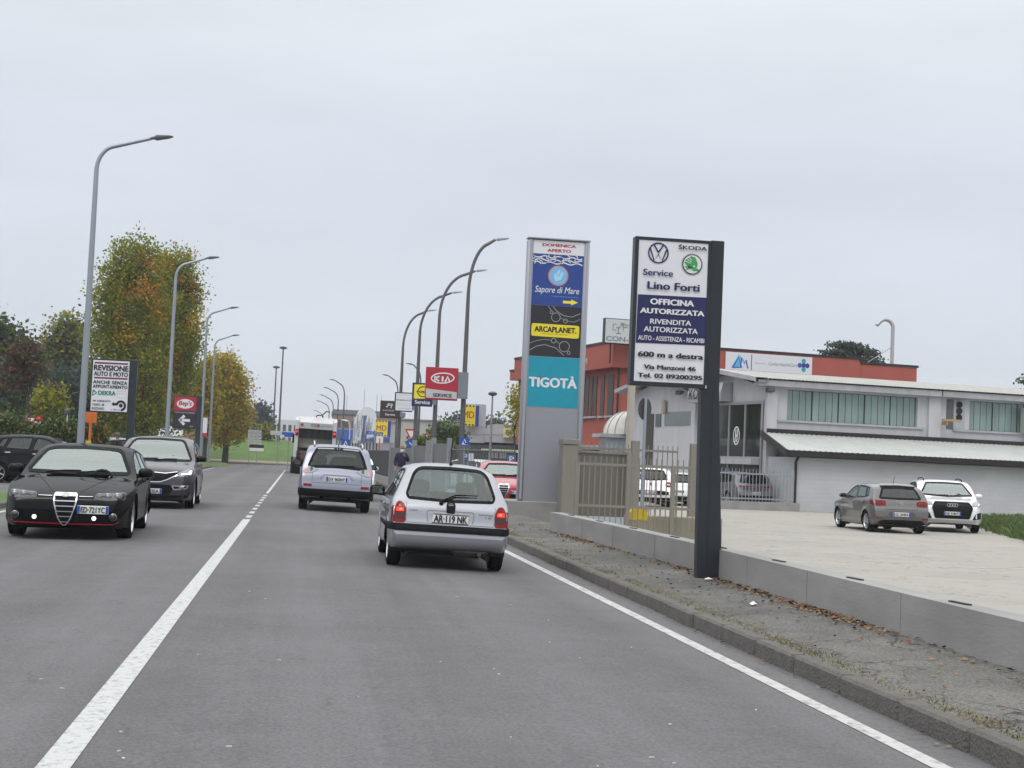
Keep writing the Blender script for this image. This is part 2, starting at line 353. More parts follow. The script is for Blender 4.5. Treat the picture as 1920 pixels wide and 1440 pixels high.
        for i in used:
            k = own[i]
            if k < 0: continue
            p = V2[i]
            if k < 10:
                sc = (wf, wr_)[k]; d = Vector((S[i]-sc, p.z-r_)); d = d.normalized()*Ra; V2[i] = Vector((p.x, s.L/2-(sc+d.x), max(.12, r_+d.y)))
            else:
                view, poly = holes[k-10]; q = snap((S[i], p.z) if view in 'RL' else (p.x, p.z), poly); V2[i] = s.hit(view, q.x, q.y)[0]
        mp_ = {j: q for q, j in enumerate(sorted(used))}; mb = MB(); mb.add([V2[j] for j in sorted(used)], [tuple(mp_[i] for i in f) for f in fs_])
        return mb.build(name, paint, parent, smooth=True)
def make_car(name, label, c, x, y, rz, z=0.0, group=None, roll=0.0, details=None, res=1.0, cat='car'):
    root = thing(name, label, cat, (x, y, z), rz, group); root.rotation_euler.y = roll
    car = Car(c, res); L, W = c['L'], c['W']; wf, wr_, r_, Ra = c['wheels']; paint = c['paint']
    black = mat('black_plastic', (.018, .018, .02), .5, bump=.05, bscale=200); gls = c.get('glass', MATS['car_glass']); side = c.get('side', []); holes = []
    for v in 'RL':
        for p in side: holes.append((v, inset(p, .02)))
    if c.get('wind'): holes.append(('F', inset(c['wind'], .035)))
    if c.get('rear'): holes.append(('B', inset(c['rear'], c.get('frit', .05))))
    car.body(holes, root, paint)
    for v in 'RL':
        for p in side:
            car.pane('side_window', gls, root, v, inset(p, .006), .002, .006)
        if side:
            mb = MB()
            for p in side: car.decal(mb, v, inset(p, -.012), .005, .012, hole=inset(p, .022))
            for p in c.get('pillars', []): car.decal(mb, v, p, .0045, .01)
            mb.build('window_surround', black, root, smooth=30)
    if c.get('wind'):
        p = c['wind']; g = car.pane('windscreen', c.get('wglass', gls), root, 'F', p, .003, .008)
        mb = MB(); car.decal(mb, 'F', inset(p, -.012), .007, .012, hole=inset(p, .035)); mb.build('seal', black, g, smooth=30)
        zb = min(q[1] for q in p); xm = max(q[0] for q in p); mb = MB()
        for x0, x1 in ((.62, -.05), (.02, -.6)):
            pts = [car.hit('F', xm*x0*1.0, zb-.01), car.hit('F', xm*(x0*.5+x1*.5), zb+.022), car.hit('F', xm*x1, zb+.028)]; mb.tube([q+nn*.025 for q, nn in pts], .012, 6)
        mb.build('wiper', black, root)
    if c.get('rear'):
        p = c['rear']; f_ = c.get('frit', .05); g = car.pane('rear_window', c.get('rglass', gls), root, 'B', p, .003, .008)
        mb = MB(); car.decal(mb, 'B', inset(p, -.006), .007, .012, hole=inset(p, f_)); mb.build('seal', black, g, smooth=30)
    # wheels
    wid = c.get('tyre_w', .2); rr = c.get('rim_r', r_*.68); T = MB(); hw = wid/2
    T.lathe([(rr*.96, -hw*.8), (rr*1.02, -hw), (r_*.86, -hw*1.03), (r_*.96, -hw*.93), (r_, -hw*.72), (r_, hw*.72), (r_*.96, hw*.93), (r_*.86, hw*1.03), (rr*1.02, hw), (rr*.96, hw*.8)], 40)
    RM = MB(); RM.lathe([(rr*.98, -hw*.7), (rr*.98, hw*.75), (rr*1.03, hw*1.0), (rr*.97, hw*.98), (rr*.9, hw*.7), (rr*.88, 0)], 36)
    ns = c.get('spokes', 5); RM.lathe([(.0, hw*.7), (rr*.2, hw*.72), (rr*.22, hw*.4)], 16)
    for i in range(ns):
        a = 2*math.pi*i/ns; ca, sa = math.cos(a), math.sin(a); q = rr*c.get('spoke_w', .11)
        o_ = [(rr*.15, -q*.9, hw*.66), (rr*.15, q*.9, hw*.66), (rr*.93, q*.75, hw*.86), (rr*.93, -q*.75, hw*.86), (rr*.15, -q*.9, hw*.3), (rr*.15, q*.9, hw*.3), (rr*.93, q*.75, hw*.5), (rr*.93, -q*.75, hw*.5)]
        RM.add([(px*ca-py*sa, px*sa+py*ca, h) for px, py, h in o_], [(0, 1, 2, 3), (0, 4, 5, 1), (3, 2, 6, 7), (0, 3, 7, 4), (1, 5, 6, 2)])
    DK = MB(); DK.lathe([(0, -hw*.2), (rr*.97, -hw*.2)], 24); M = Matrix.Rotation(rad(90), 4, 'Y')
    for mb in (T, RM, DK): mb.v = [tuple(M@Vector(p)) for p in mb.v]
    tyre = mat('tyre_rubber', (.02, .02, .021), .85, bump=.2, bscale=80, var=.25); rim = c.get('rim', MATS['alloy']); tr = W/2-hw-.02; first = None
    for sc in (wf, wr_):
        for sx in (1, -1):
            if first is None:
                t_ = T.build('wheel', tyre, root, smooth=35); a = RM.build('rim', rim, t_, smooth=30); b = DK.build('brake_disc', black, t_); first = (t_, a, b)
            else:
                t_ = first[0].copy(); COL.objects.link(t_); t_.parent = root
                for q in first[1:]: k = q.copy(); COL.objects.link(k); k.parent = t_
            t_.location = (sx*tr, L/2-sc, r_); t_.rotation_euler = (0, 0, 0 if sx > 0 else math.pi)
    # wheel wells and floor
    U = MB(); zB = c.get('floor', .22)
    for sc in (wf, wr_):
        for sx in (1, -1):
            an = [rad(-14+208*i/22) for i in range(23)]; xi, xo = sx*W*.26, sx*W*.485; U.add([(xi, L/2-sc, r_)]+[(xi, L/2-sc+(Ra+.015)*math.cos(t), max(zB, r_+(Ra+.015)*math.sin(t))) for t in an]+[(xo, L/2-sc+(Ra+.015)*math.cos(t), max(zB, r_+(Ra+.015)*math.sin(t))) for t in an], [(0, i+1, i+2) for i in range(22)]+[(i+1, i+24, i+25, i+2) for i in range(22)])
    U.bb(-W*.36, W*.36, -L/2+.35, L/2-.35, zB-.03, zB+.06); U.bb(-W*.27, W*.27, L/2-wr_-.06, L/2-wr_+.06, r_-.08, r_+.02)
    U.build('underbody', mat('underbody_black', (.012, .012, .013), .9, bump=.1), root)
    if c.get('seats', True):
        sm = mat('seat_cloth', (.035, .037, .042), .9); I = MB(); s0 = c['seat_s']; zf = c.get('seat_z', .5); zc = c['H']
        I.bb(-W*.42, W*.42, L/2-(s0-.75), L/2-(s0-1.05), .55, zf+.42, bev=.08); I.bb(-W*.40, W*.40, -L/2+.5, L/2-1.2, .3, .36)
        I.tube([Vector((-W*.2, L/2-s0+.62, zf+.4))+Vector((.18*math.cos(a), .05*math.sin(a), .17*math.sin(a))) for a in np.linspace(0, 2*math.pi, 18)], .016, 6, cap=False)
        I.build('dashboard', sm, root)
        for sx in (-1, 1):
            q = MB(); q.box((sx*W*.2, L/2-s0-.1, zf-.05), (.48, .5, .18), bev=.06)
            q.box((sx*W*.2, L/2-s0-.42, zf+.24), (.46, .13, .52), bev=.055); q.box((sx*W*.2, L/2-s0-.45, zf+.62), (.27, .1, .19), bev=.045); q.build('seat', sm, root, smooth=40)
        q = MB(); q.box((0, L/2-s0-1.25, zf+.16), (W*.72, .16, .56), bev=.06); [q.box((k*W*.2, L/2-s0-1.27, zf+.48), (.24, .09, .13), bev=.04) for k in (-1, 1)]; q.build('rear_bench', sm, root, smooth=40)
    K = MB()                                                    # panel gaps
    for v in 'RL':
        for pts in c.get('gaps', []): car.line(K, v, pts)
    if K.v: K.build('panel_gap', mat('gap_black', (.008, .008, .008), .9), root)
    for v in 'RL':
        for (hs, hz) in c.get('handles', []):
            q = MB(); p, nn = car.hit(v, hs, hz); sg = 1 if v == 'R' else -1; q.box(p+Vector((sg*.018, 0, 0)), (.03, .19, .03), bev=.012); q.build('door_handle', c.get('handle_mat', paint), root, smooth=40)
        ms, mz = c['mirror']; p, nn = car.hit(v, ms, mz); sg = 1 if v == 'R' else -1; q = MB(); ctr = p+Vector((sg*.13, 0, .03))
        qs = []; k = 10
        for i in range(k+1):
            a = math.pi*i/k
            for j in range(14): b = 2*math.pi*j/14; sx_, sy_, sz_ = math.cos(a), math.sin(a)*math.cos(b), math.sin(a)*math.sin(b); f3 = lambda t: math.copysign(abs(t)**.7, t); qs.append(ctr+Vector((.115*f3(sx_), (.075 if sy_ > 0 else .03)*f3(sy_), .075*f3(sz_))))
        q.add(qs, [(i*14+j, i*14+(j+1) % 14, (i+1)*14+(j+1) % 14, (i+1)*14+j) for i in range(k) for j in range(14)]); q.tube([p+Vector((-sg*.03, 0, -.03)), ctr+Vector((-sg*.02, 0, -.05))], .028, 8)
        q.v = [tuple(Vector(p_)*1) for p_ in q.v]; mo = q.build('mirror', c.get('mirror_mat', paint), root, smooth=True)
        q = MB(); q.box(ctr+Vector((0, -.031, 0)), (.16, .006, .1), bev=.002); q.build('mirror_glass', MATS['mirror_glass'], mo)
    if details: details(root, car)
    return root
def part(car, root, name, m_, view, poly, off=.006, skirt=.012, parent=None, label=None, grid=.07, hole=None, smooth=25):
    mb = MB(); car.decal(mb, view, poly, off, skirt, grid=grid, hole=hole); o = mb.build(name, m_, parent or root, smooth=smooth)
    if label: o['label'] = label
    return o
def plate(car, root, view, xc, z, txt, wd=.52, ht=.11, blue=True, tilt=0.0):
    p, nn = car.hit(view, xc, z); sg = 1 if view == 'B' else -1; yo = p.y-sg*.014; mb = MB(); mb.box((xc, yo, z), (wd, .016, ht), bev=.003); o = mb.build('number_plate', mat('plate_white', (.72, .73, .72), .4, var=.05), root)
    W_, H_ = wd, ht; a = Art(lambda x, y: (x*W_-W_/2, H_/2-y*H_)); ink = mat('plate_ink', (.015, .015, .02), .5)
    if blue: a.rect(0.005, .03, .085, .97, MATS['plate_blue'], 1); a.rect(.915, .03, .995, .97, MATS['plate_blue'], 1); a.text(txt, .115, .17, .885, .84, ink, 2, bold=.025)
    else: a.stroke([(.012, .05), (.988, .05), (.988, .95), (.012, .95)], (.012), ink, 1, True); a.text(txt, .06, .16, .94, .84, ink, 2, bold=.028)
    a.build('lettering', o, (xc, yo-sg*.0085, z), 0 if view == 'B' else math.pi); return o
def wrap(car, root, name, m_, z0, z1, off, a1=100, y0=.75, front=False, nz=5, z0e=None):
    """a moulding that runs round the bumper from flank to flank"""
    mb = MB(); n = 60; sg = 1 if front else -1; rows = []
    for i in range(n+1):
        a = rad(-a1+2*a1*i/n); d = Vector((math.sin(a), sg*math.cos(a), 0)); e_ = abs(2*i/n-1); zl = z0+((z0e-z0)*max(0, (e_-.45)/.55) if z0e is not None else 0); row = []
        for j in range(nz+1):
            z = zl+(z1-zl)*j/nz; c = Vector((0, sg*(car.L/2-y0), z)); p, nn, k, q = car.bvh.ray_cast(c+d*6, -d)
            if p is None: p, nn, k, q = car.bvh.find_nearest(c+d)
            nh = Vector((nn.x, nn.y, 0)); nh = nh.normalized() if nh.length > .2 else d; o_ = off*(1 if 0 < j < nz else .75)
            if j == 0: row.append(p-nh*.02)
            row.append(p+nh*o_)
            if j == nz: row.append(p-nh*.02)
        rows.append(row)
    k = len(rows[0]); mb.add([p for r in rows for p in r], [(i*k+j, (i+1)*k+j, (i+1)*k+j+1, i*k+j+1) for i in range(n) for j in range(k-1)]+[tuple(range(k)), tuple(n*k+j for j in range(k))]); return mb.build(name, m_, root, smooth=35)
def disc(r, n=24, cx=0, cz=0, ry=None): return ell(cx, cz, r, ry or r, n)
def round_lamp(car, root, view, x, z, r, lens, name='fog_lamp', bezel=None, parent=None, depth=.02):
    p, nn = car.hit(view, x, z); sg = -1 if view == 'B' else 1; Mw = Matrix.Translation(p+Vector((0, sg*.004, 0)))@Matrix.Rotation(rad(-90*sg), 4, 'X'); mb = MB()
    mb.lathe([(r*1.22, -.03), (r*1.22, .006), (r*1.02, .012), (r*1.0, -.004)], 28, Mw, 0); mb.lathe([(r*1.0, .002), (r*.8, .012), (r*.4, .018), (0, .02)], 28, Mw, 1)
    return mb.build(name, [bezel or MATS['chrome'], lens], parent or root, smooth=30)
# ------------------------------------------------------------------ car materials
mat('black_plastic', (.010, .010, .012), .6, bump=.05, bscale=200, spec=.08); mat('tyre_rubber', (.012, .012, .013), .85, bump=.2, bscale=80, var=.25, spec=.06); mat('alloy', (.55, .56, .58), .3, .9, var=.05); mat('chrome', (.75, .76, .78), .12, 1, var=.02); mat('dull_chrome', (.28, .28, .29), .25, .8, var=.2, scale=20); mat('mirror_glass', (.16, .19, .18), .05, 1, var=.02); mat('plate_blue', (.01, .05, .42), .4)
glass('car_glass', (.34, .40, .39), .03); glass('tinted_glass', (.05, .055, .06), .02); glass('screen_glass', (.52, .62, .58), .20); glass('clear_glass', (.55, .63, .62), .02)
def paint(name, col, metal=.0, rough=.32, coat=1.0, spec=.5): return mat(name, col, rough, metal, var=.03, scale=2, coat=coat, spec=spec)
SILVER = paint('silver_paint', (.33, .338, .37), .65, .36, .8); BLACK = paint('black_paint', (.003, .003, .0045), 0, .3, .5, .0); PLUM = paint('plum_grey_paint', (.060, .052, .068), .5, .33, .7, .3)
SILVER2 = paint('blue_silver_paint', (.215, .23, .285), .65, .36, .8); GREY = paint('grey_brown_paint', (.115, .110, .108), .55, .33); WHITE = paint('white_paint', (.78, .79, .80), 0, .3); RED = paint('red_paint', (.34, .008, .025), .1, .3); STEEL = paint('steel_grey_paint', (.13, .135, .15), .5, .33)
LRED = mat('red_lens', (.19, .003, .006), .25, coat=.12, var=.3, scale=40, spec=.2); LSMOKE = mat('smoked_red_lens', (.05, .007, .009), .25, coat=.12, var=.2, scale=40); LCLEAR = mat('clear_lens', (.22, .225, .25), .1, .35, coat=1, var=.5, scale=30)
LGLOW = mat('lit_brake_lens', (.9, .035, .02), .3, emit=.7); LHOT = mat('lit_brake_bulb', (1, .17, .04), .3, emit=1.6); LAMP = mat('lit_fog_lamp', (1, .95, .82), .3, emit=2.2); DRL = mat('lit_running_light', (.85, .93, 1), .3, emit=2.0)
LDARK = mat('dark_lens', (.022, .024, .028), .12, coat=.5, var=.3, scale=30); BLK = MATS['black_plastic']; GRILLE = mat('grille_black', (.008, .008, .009), .5, spec=.1)
# ---- silver hatchback ahead
CORSA = dict(L=3.73, W=1.61, H=1.42, paint=SILVER, wheels=(.74, 3.13, .285, .335), tyre_w=.175, spokes=7, rim_r=.2, floor=.21,
 top=[(0, .47), (.015, .56), (.05, .64), (.22, .72), (.7, .85), (.98, .92), (1.12, .99), (1.7, 1.345), (2.05, 1.415), (2.7, 1.42), (3.05, 1.395), (3.2, 1.34), (3.36, 1.18), (3.55, .93), (3.63, .82), (3.665, .66), (3.685, .60), (3.705, .55), (3.725, .48), (3.73, .45)],
 bot=[(0, .47), (.02, .34), (.08, .24), (.4, .2), (3.2, .23), (3.5, .255), (3.64, .29), (3.70, .34), (3.722, .39), (3.73, .45)], belt=[(0, .8), (1.2, .87), (3.73, .87)], tum=.43,
 crown=[(0, .04), (.8, .09), (1.3, .13), (2, .12), (2.9, .12), (3.3, .13), (3.55, .10), (3.66, .035), (3.73, .02)], exp=[(0, 2.6), (1.5, 2.4), (3.0, 2.5), (3.5, 3), (3.73, 3.2)], plan=(.26, .8, .07, .5),
 wind=mirror([(0, 1.335), (.45, 1.32), (.52, 1.28), (.66, .99), (.64, .955), (0, .93)]), rear=rnd(mirror([(0, 1.368), (.485, 1.35), (.605, .99), (.575, .925), (0, .905)]), .14, 6), frit=.028,
 side=[rnd([(1.33, .92), (1.78, 1.25), (2.1, 1.3), (2.22, 1.3), (2.26, .93)], .04), rnd([(2.34, .93), (2.3, 1.3), (2.8, 1.3), (2.98, 1.22), (3.14, .98), (3.1, .94)], .05)], rglass=glass('rear_glass', (.66, .78, .82), .055), wglass=MATS['clear_glass'], glass=MATS['clear_glass'],
 gaps=[[(1.2, .9), (1.22, .4), (1.3, .3)], [(2.3, .9), (2.34, .35)]], handles=[(2.12, .80)], mirror=(1.42, .93), mirror_mat=BLK, seat_s=1.75, seat_z=.45)
def corsa_d(root, car):
    for s_ in (-1, 1):
        M_ = lambda p: [(s_*x, z) for x, z in p]
        tl = part(car, root, 'tail_light', LRED, 'B', rnd(M_([(.60, .605), (.755, .605), (.752, .78), (.735, .84), (.695, .885), (.63, .86), (.60, .79)]), .03), .010, .02)
        part(car, root, 'lens', LRED, 'R' if s_ > 0 else 'L', rnd([(3.56, .605), (3.715, .605), (3.71, .78), (3.66, .86), (3.59, .80)], .03), .008, .012, tl)
        part(car, root, 'lens', LSMOKE, 'B', M_([(.605, .66), (.75, .66), (.75, .735), (.605, .735)]), .014, .004, tl)
        part(car, root, 'brake_lamp', LGLOW, 'B', rnd(M_([(.62, .75), (.735, .75), (.725, .80), (.63, .80)]), .015), .014, .004, tl)
        part(car, root, 'bulb', LHOT, 'B', disc(.022, 16, s_*.67, .775, .015), .018, .004, tl)
    wrap(car, root, 'bumper_strip', BLK, .505, .598, .026, 78, .6)
    K = MB(); car.line(K, 'B', [(-.60, .87), (-.59, .615), (0, .612), (.59, .615), (.60, .87)], .008, .005); car.line(K, 'B', [(.52, .44), (.52, .30)], .004)
    car.line(K, 'B', rnd([(-.30, .62), (-.32, .785), (.32, .785), (.30, .62)], .04)[2:-2], .010, .004); K.build('panel_gap', mat('gap_grey', (.16, .165, .18), .6), root)
    part(car, root, 'lock_housing', BLK, 'B', rnd([(-.055, .76), (-.062, .86), (-.045, .90), (.045, .90), (.062, .86), (.055, .76)], .02), .02, .03)
    p, nn = car.hit('B', 0, .875); a = Art(); ch = MATS['chrome']; a.stroke(ell(0, 0, .032, .024, 24), .006, ch, 1, True); a.poly([(-.042, .004), (.012, .012), (.042, -.004), (-.012, -.012)], ch, 2); a.build('badge', root, (0, p.y-.024, .868))
    plate(car, root, 'B', 0, .685, 'AR·119 NK', .50, .13, blue=False)
    for x0, x1, z, t in ((-.56, -.44, .775, 'CORSA'), (.38, .57, .765, 'SWING'), (.47, .55, .73, '1.2i')):
        p, nn = car.hit('B', (x0+x1)/2, z); a = Art(); a.text(t, x0, z+.012, x1, z-.012, mat('badge_grey', (.12, .12, .13), .4) if t != '1.2i' else LRED, 1); a.build('lettering', root, (0, p.y-.006, 0))
    W_ = MB(); P = [car.hit('B', *q) for q in ((-.13, .885), (-.1, .91), (.06, .985), (.36, .995))]; W_.tube([p+nn*.03 for p, nn in P], [.022, .014, .011, .006], 8); p, nn = P[0]; W_.lathe([(.03, 0), (.028, .035), (0, .04)], 16, Matrix.Translation(p)@nn.to_track_quat('Z', 'Y').to_matrix().to_4x4()); W_.build('rear_wiper', BLK, root, smooth=30)
    A_ = MB(); p = Vector((.02, car.L/2-2.98, 1.405)); A_.tube([p, p+Vector((0, .06, .06)), p+Vector((.03, .32, .50))], [.014, .009, .004], 6); A_.lathe([(.03, 0), (.02, .03), (0, .04)], 12, Matrix.Translation(p-Vector((0, 0, .01)))); A_.build('aerial', BLK, root)
    E_ = MB(); E_.tube([(.42, -1.3, .24), (.42, -1.80, .235)], .028, 12); E_.box((.3, -1.62, .26), (.5, .3, .12), bev=.05); E_.build('exhaust', mat('rusty_steel', (.09, .08, .075), .6, .6, var=.4), root)
    for v in 'RL': part(car, root, 'door_trim', BLK, v, [(1.25, .50), (2.5, .50), (2.5, .56), (1.25, .56)], .008, .012)
# ---- silver SUV further ahead
OUTL = dict(L=4.64, W=1.80, H=1.66, paint=SILVER2, wheels=(.93, 3.62, .35, .415), tyre_w=.215, floor=.27, tum=.25, rim_r=.23,
 top=[(0, .6), (.02, .78), (.08, .86), (.3, .94), (1.0, 1.04), (1.3, 1.1), (2.0, 1.56), (2.4, 1.65), (3.2, 1.66), (3.95, 1.62), (4.15, 1.56), (4.35, 1.25), (4.48, 1.02), (4.53, .95), (4.57, .86), (4.6, .74), (4.63, .62), (4.64, .55)],
 bot=[(0, .6), (.02, .4), (.1, .3), (.5, .26), (4.1, .3), (4.5, .34), (4.62, .45), (4.64, .55)], belt=[(0, .95), (1.3, 1.03), (4.64, 1.06)], crown=[(0, .05), (1, .1), (1.6, .13), (4.1, .12), (4.45, .09), (4.58, .04), (4.64, .03)], plan=(.25, .85, .07, .5), exp=[(0, 2.6), (4.2, 2.7), (4.64, 3.2)],
 wind=mirror([(0, 1.55), (.5, 1.53), (.73, 1.13), (0, 1.09)]), rear=rnd(mirror([(0, 1.585), (.53, 1.565), (.64, 1.36), (.735, 1.08), (.68, 1.05), (.36, 1.07), (0, 1.085)]), .06), frit=.06,
 side=[rnd([(1.55, 1.1), (2.0, 1.46), (2.55, 1.53), (2.6, 1.1)], .04), rnd([(2.68, 1.1), (2.66, 1.53), (3.4, 1.52), (3.45, 1.1)], .04), rnd([(3.55, 1.1), (3.52, 1.51), (3.95, 1.46), (4.15, 1.15)], .04)], glass=MATS['tinted_glass'], wglass=MATS['clear_glass'], rglass=glass('privacy_glass', (.09, .095, .105), .0),
 gaps=[[(2.64, 1.05), (2.64, .42)], [(3.5, 1.05), (3.3, .6)]], handles=[(2.45, .96), (3.35, .97)], mirror=(1.75, 1.1), mirror_mat=BLK, seat_s=2.0, seat_z=.62)
def outl_d(root, car):
    for s_ in (-1, 1):
        M_ = lambda p: [(s_*x, z) for x, z in p]
        t = part(car, root, 'tail_light', LCLEAR, 'B', rnd(M_([(.45, 1.02), (.62, .93), (.81, .90), (.80, 1.07), (.74, 1.09), (.60, 1.07)]), .02), .012, .03)
        part(car, root, 'lens', LDARK, 'B', M_([(.60, .99), (.66, .965), (.66, 1.085), (.60, 1.07)]), .016, .004, t); part(car, root, 'lens', mat('pale_red_lens', (.5, .2, .2), .1, coat=1), 'B', M_([(.74, .92), (.80, .915), (.79, 1.06), (.74, 1.07)]), .016, .004, t)
        part(car, root, 'reflector', LRED, 'B', rnd(M_([(.60, .60), (.80, .605), (.80, .665), (.60, .66)]), .01), .012, .02)
        R_ = MB(); y0, y1 = car.L/2-1.9, car.L/2-4.0; x_ = s_*.60; R_.tube([(x_, y1, 1.60), (x_, y1+.08, 1.685), (x_, (y0+y1)/2, 1.72), (x_, y0-.1, 1.68), (x_, y0, 1.60)], .022, 8); R_.build('roof_rail', MATS['alloy'], root, smooth=True)
    wrap(car, root, 'lower_bumper', BLK, .325, .55, .03, 75, .7)
    part(car, root, 'bumper_lip', BLK, 'B', rnd(mirror([(0, .49), (.5, .49), (.5, .42), (0, .42)]), .02), .055, .06)
    K = MB(); car.line(K, 'B', [(-.40, .80), (-.30, .90), (.30, .90), (.40, .80)], .012, .006); car.line(K, 'B', [(-.60, .98), (-.60, .70), (.60, .70), (.60, .98)], .010, .004); K.build('panel_gap', mat('gap_dark', (.06, .06, .07), .6), root)
    part(car, root, 'plate_recess', mat('recess_silver', (.30, .32, .37), .4, .4), 'B', rnd([(-.36, .745), (-.29, .875), (.29, .875), (.36, .745)], .03), .005, .008)
    plate(car, root, 'B', 0, .805, 'DX 965NY', .52, .115)
    for x in (-.34, .34): part(car, root, 'exhaust', GRILLE, 'B', disc(.05, 16, x, .36), .03, .05)
    A_ = MB(); p = Vector((0, car.L/2-3.9, 1.61)); A_.tube([p, p+Vector((0, -.02, .05)), p+Vector((.12, .1, .42))], [.02, .01, .004], 6); A_.build('aerial', BLK, root)
    q = MB(); q.tube([(-.05, -2.15, .40), (0, -2.30, .40)], .03, 8); q.lathe([(.03, 0), (.03, .05), (0, .06)], 12, Matrix.Translation((0, -2.30, .40))); q.build('tow_ball', BLK, root)
    wp = MB(); P = [car.hit('B', *q) for q in ((.02, 1.12), (.12, 1.13), (.42, 1.14))]; wp.tube([p+nn*.025 for p, nn in P], .012, 6); wp.build('rear_wiper', BLK, root)
# ---- oncoming black estate
ALFA = dict(L=4.66, W=1.83, H=1.42, paint=BLACK, wheels=(.94, 3.64, .325, .375), tyre_w=.22, spokes=5, floor=.18, tum=.40, rim_r=.235,
 top=[(0, .44), (.012, .56), (.04, .62), (.14, .68), (.5, .79), (1.0, .89), (1.3, .935), (1.45, .985), (2.0, 1.27), (2.35, 1.385), (2.7, 1.418), (3.2, 1.40), (3.9, 1.31), (4.25, 1.15), (4.5, .92), (4.6, .75), (4.65, .55), (4.66, .48)],
 bot=[(0, .44), (.015, .29), (.08, .20), (.5, .17), (4.2, .2), (4.6, .3), (4.66, .48)], belt=[(0, .78), (1.3, .86), (4.66, .92)], crown=[(0, .05), (.5, .10), (1.2, .10), (1.6, .13), (4, .13), (4.5, .08), (4.66, .03)], exp=[(0, 2.8), (1.0, 2.2), (1.5, 2.4), (4.66, 3)], plan=(.24, .95, .2, .8),
 wind=rnd(mirror([(0, 1.362), (.50, 1.345), (.59, 1.30), (.765, .99), (.74, .955), (0, .945)]), .04), rear=rnd(mirror([(0, 1.28), (.5, 1.26), (.62, 1.0), (0, .98)]), .05),
 side=[rnd([(1.62, .95), (2.1, 1.22), (2.5, 1.31), (2.7, 1.32), (2.75, .95)], .04), rnd([(2.84, .96), (2.8, 1.32), (3.3, 1.30), (3.65, .98)], .04), rnd([(3.72, 1.0), (3.4, 1.29), (3.75, 1.24), (4.05, 1.05)], .03)], wglass=MATS['screen_glass'], glass=MATS['tinted_glass'],
 gaps=[[(1.5, .9), (1.5, .55), (1.62, .3)], [(2.8, .9), (2.8, .3)], [(3.7, .92), (3.55, .7), (3.3, .5), (3.25, .32)]], handles=[(2.6, .84), (3.5, .86)], mirror=(1.78, .96), seat_s=2.0, seat_z=.45)
def shield(car, root, zt, zb, hw, bars=5):
    o = rnd([(-hw, zt), (hw, zt), (hw*.96, zt-.12), (hw*.55, zb+.09), (.02, zb), (-.02, zb), (-hw*.55, zb+.09), (-hw*.96, zt-.12)], .03)
    g = part(car, root, 'grille', GRILLE, 'F', o, .012, .03, smooth=35); mb = MB(); car.decal(mb, 'F', inset(o, -.014), .020, .03, hole=inset(o, .004)); mb.build('grille_frame', MATS['chrome'], g, smooth=35)
    mb = MB()
    for i in range(bars):
        t = (i+1)/(bars+.8); z = zt+(zb-zt)*t-.02; ww = hw*(1-max(0, t-.25)**1.3*1.05)*.93; car.line(mb, 'F', [(-ww, z), (ww, z)], .014, .021)
    mb.build('slat', MATS['alloy'], g); p, nn = car.hit('F', 0, zt-.01)
    mb = MB(); mb.lathe([(0, .012), (.05, .010), (.058, 0)], 24, Matrix.Translation(p+Vector((0, .02, .01)))@nn.to_track_quat('Z', 'Y').to_matrix().to_4x4()); mb.build('badge', mat('badge_disc', (.45, .47, .46), .3, .6, var=.4, scale=30), root)
    part(car, root, 'chrome_bar', MATS['chrome'], 'F', rnd([(-hw, zt-.035), (hw, zt-.035), (hw, zt+.012), (-hw, zt+.012)], .015), .026, .03, parent=g)
def alfa_d(root, car):
    shield(car, root, .66, .235, .155)
    for s_ in (-1, 1):
        M_ = lambda p: [(s_*x, z) for x, z in p]
        h = part(car, root, 'headlight', LDARK, 'F', rnd(M_([(.40, .60), (.42, .685), (.62, .70), (.82, .71), (.83, .61), (.60, .585)]), .03), .006, .02)
        for x, r in ((.475, .040), (.595, .044), (.73, .048)): round_lamp(car, root, 'F', s_*x, .648, r, LCLEAR, 'lamp', MATS['dull_chrome'], h)
        part(car, root, 'chrome_strip', MATS['chrome'], 'F', M_([(.19, .632), (.385, .636), (.385, .642), (.19, .640)]), .010, .01)
        round_lamp(car, root, 'F', s_*.69, .355, .045, LDARK, 'fog_lamp', MATS['dull_chrome']); round_lamp(car, root, 'F', s_*.42, .33, .031, LAMP, 'fog_lamp', BLK)
        part(car, root, 'air_intake', GRILLE, 'F', rnd(M_([(.2, .26), (.58, .27), (.56, .42), (.2, .41)]), .03), .003, .01)
        K = MB(); car.line(K, 'F', M_([(.20, .70), (.38, .82), (.60, .93)]), .009, .002); K.build('bonnet_crease', GRILLE, root)
    part(car, root, 'lip', mat('red_lip', (.35, .01, .02), .4), 'F', mirror([(0, .232), (.68, .24), (.76, .275), (.755, .285), (.66, .255), (0, .246)]), .008, .01)
    plate(car, root, 'F', -.40, .455, 'ED·721YC', .44, .12)
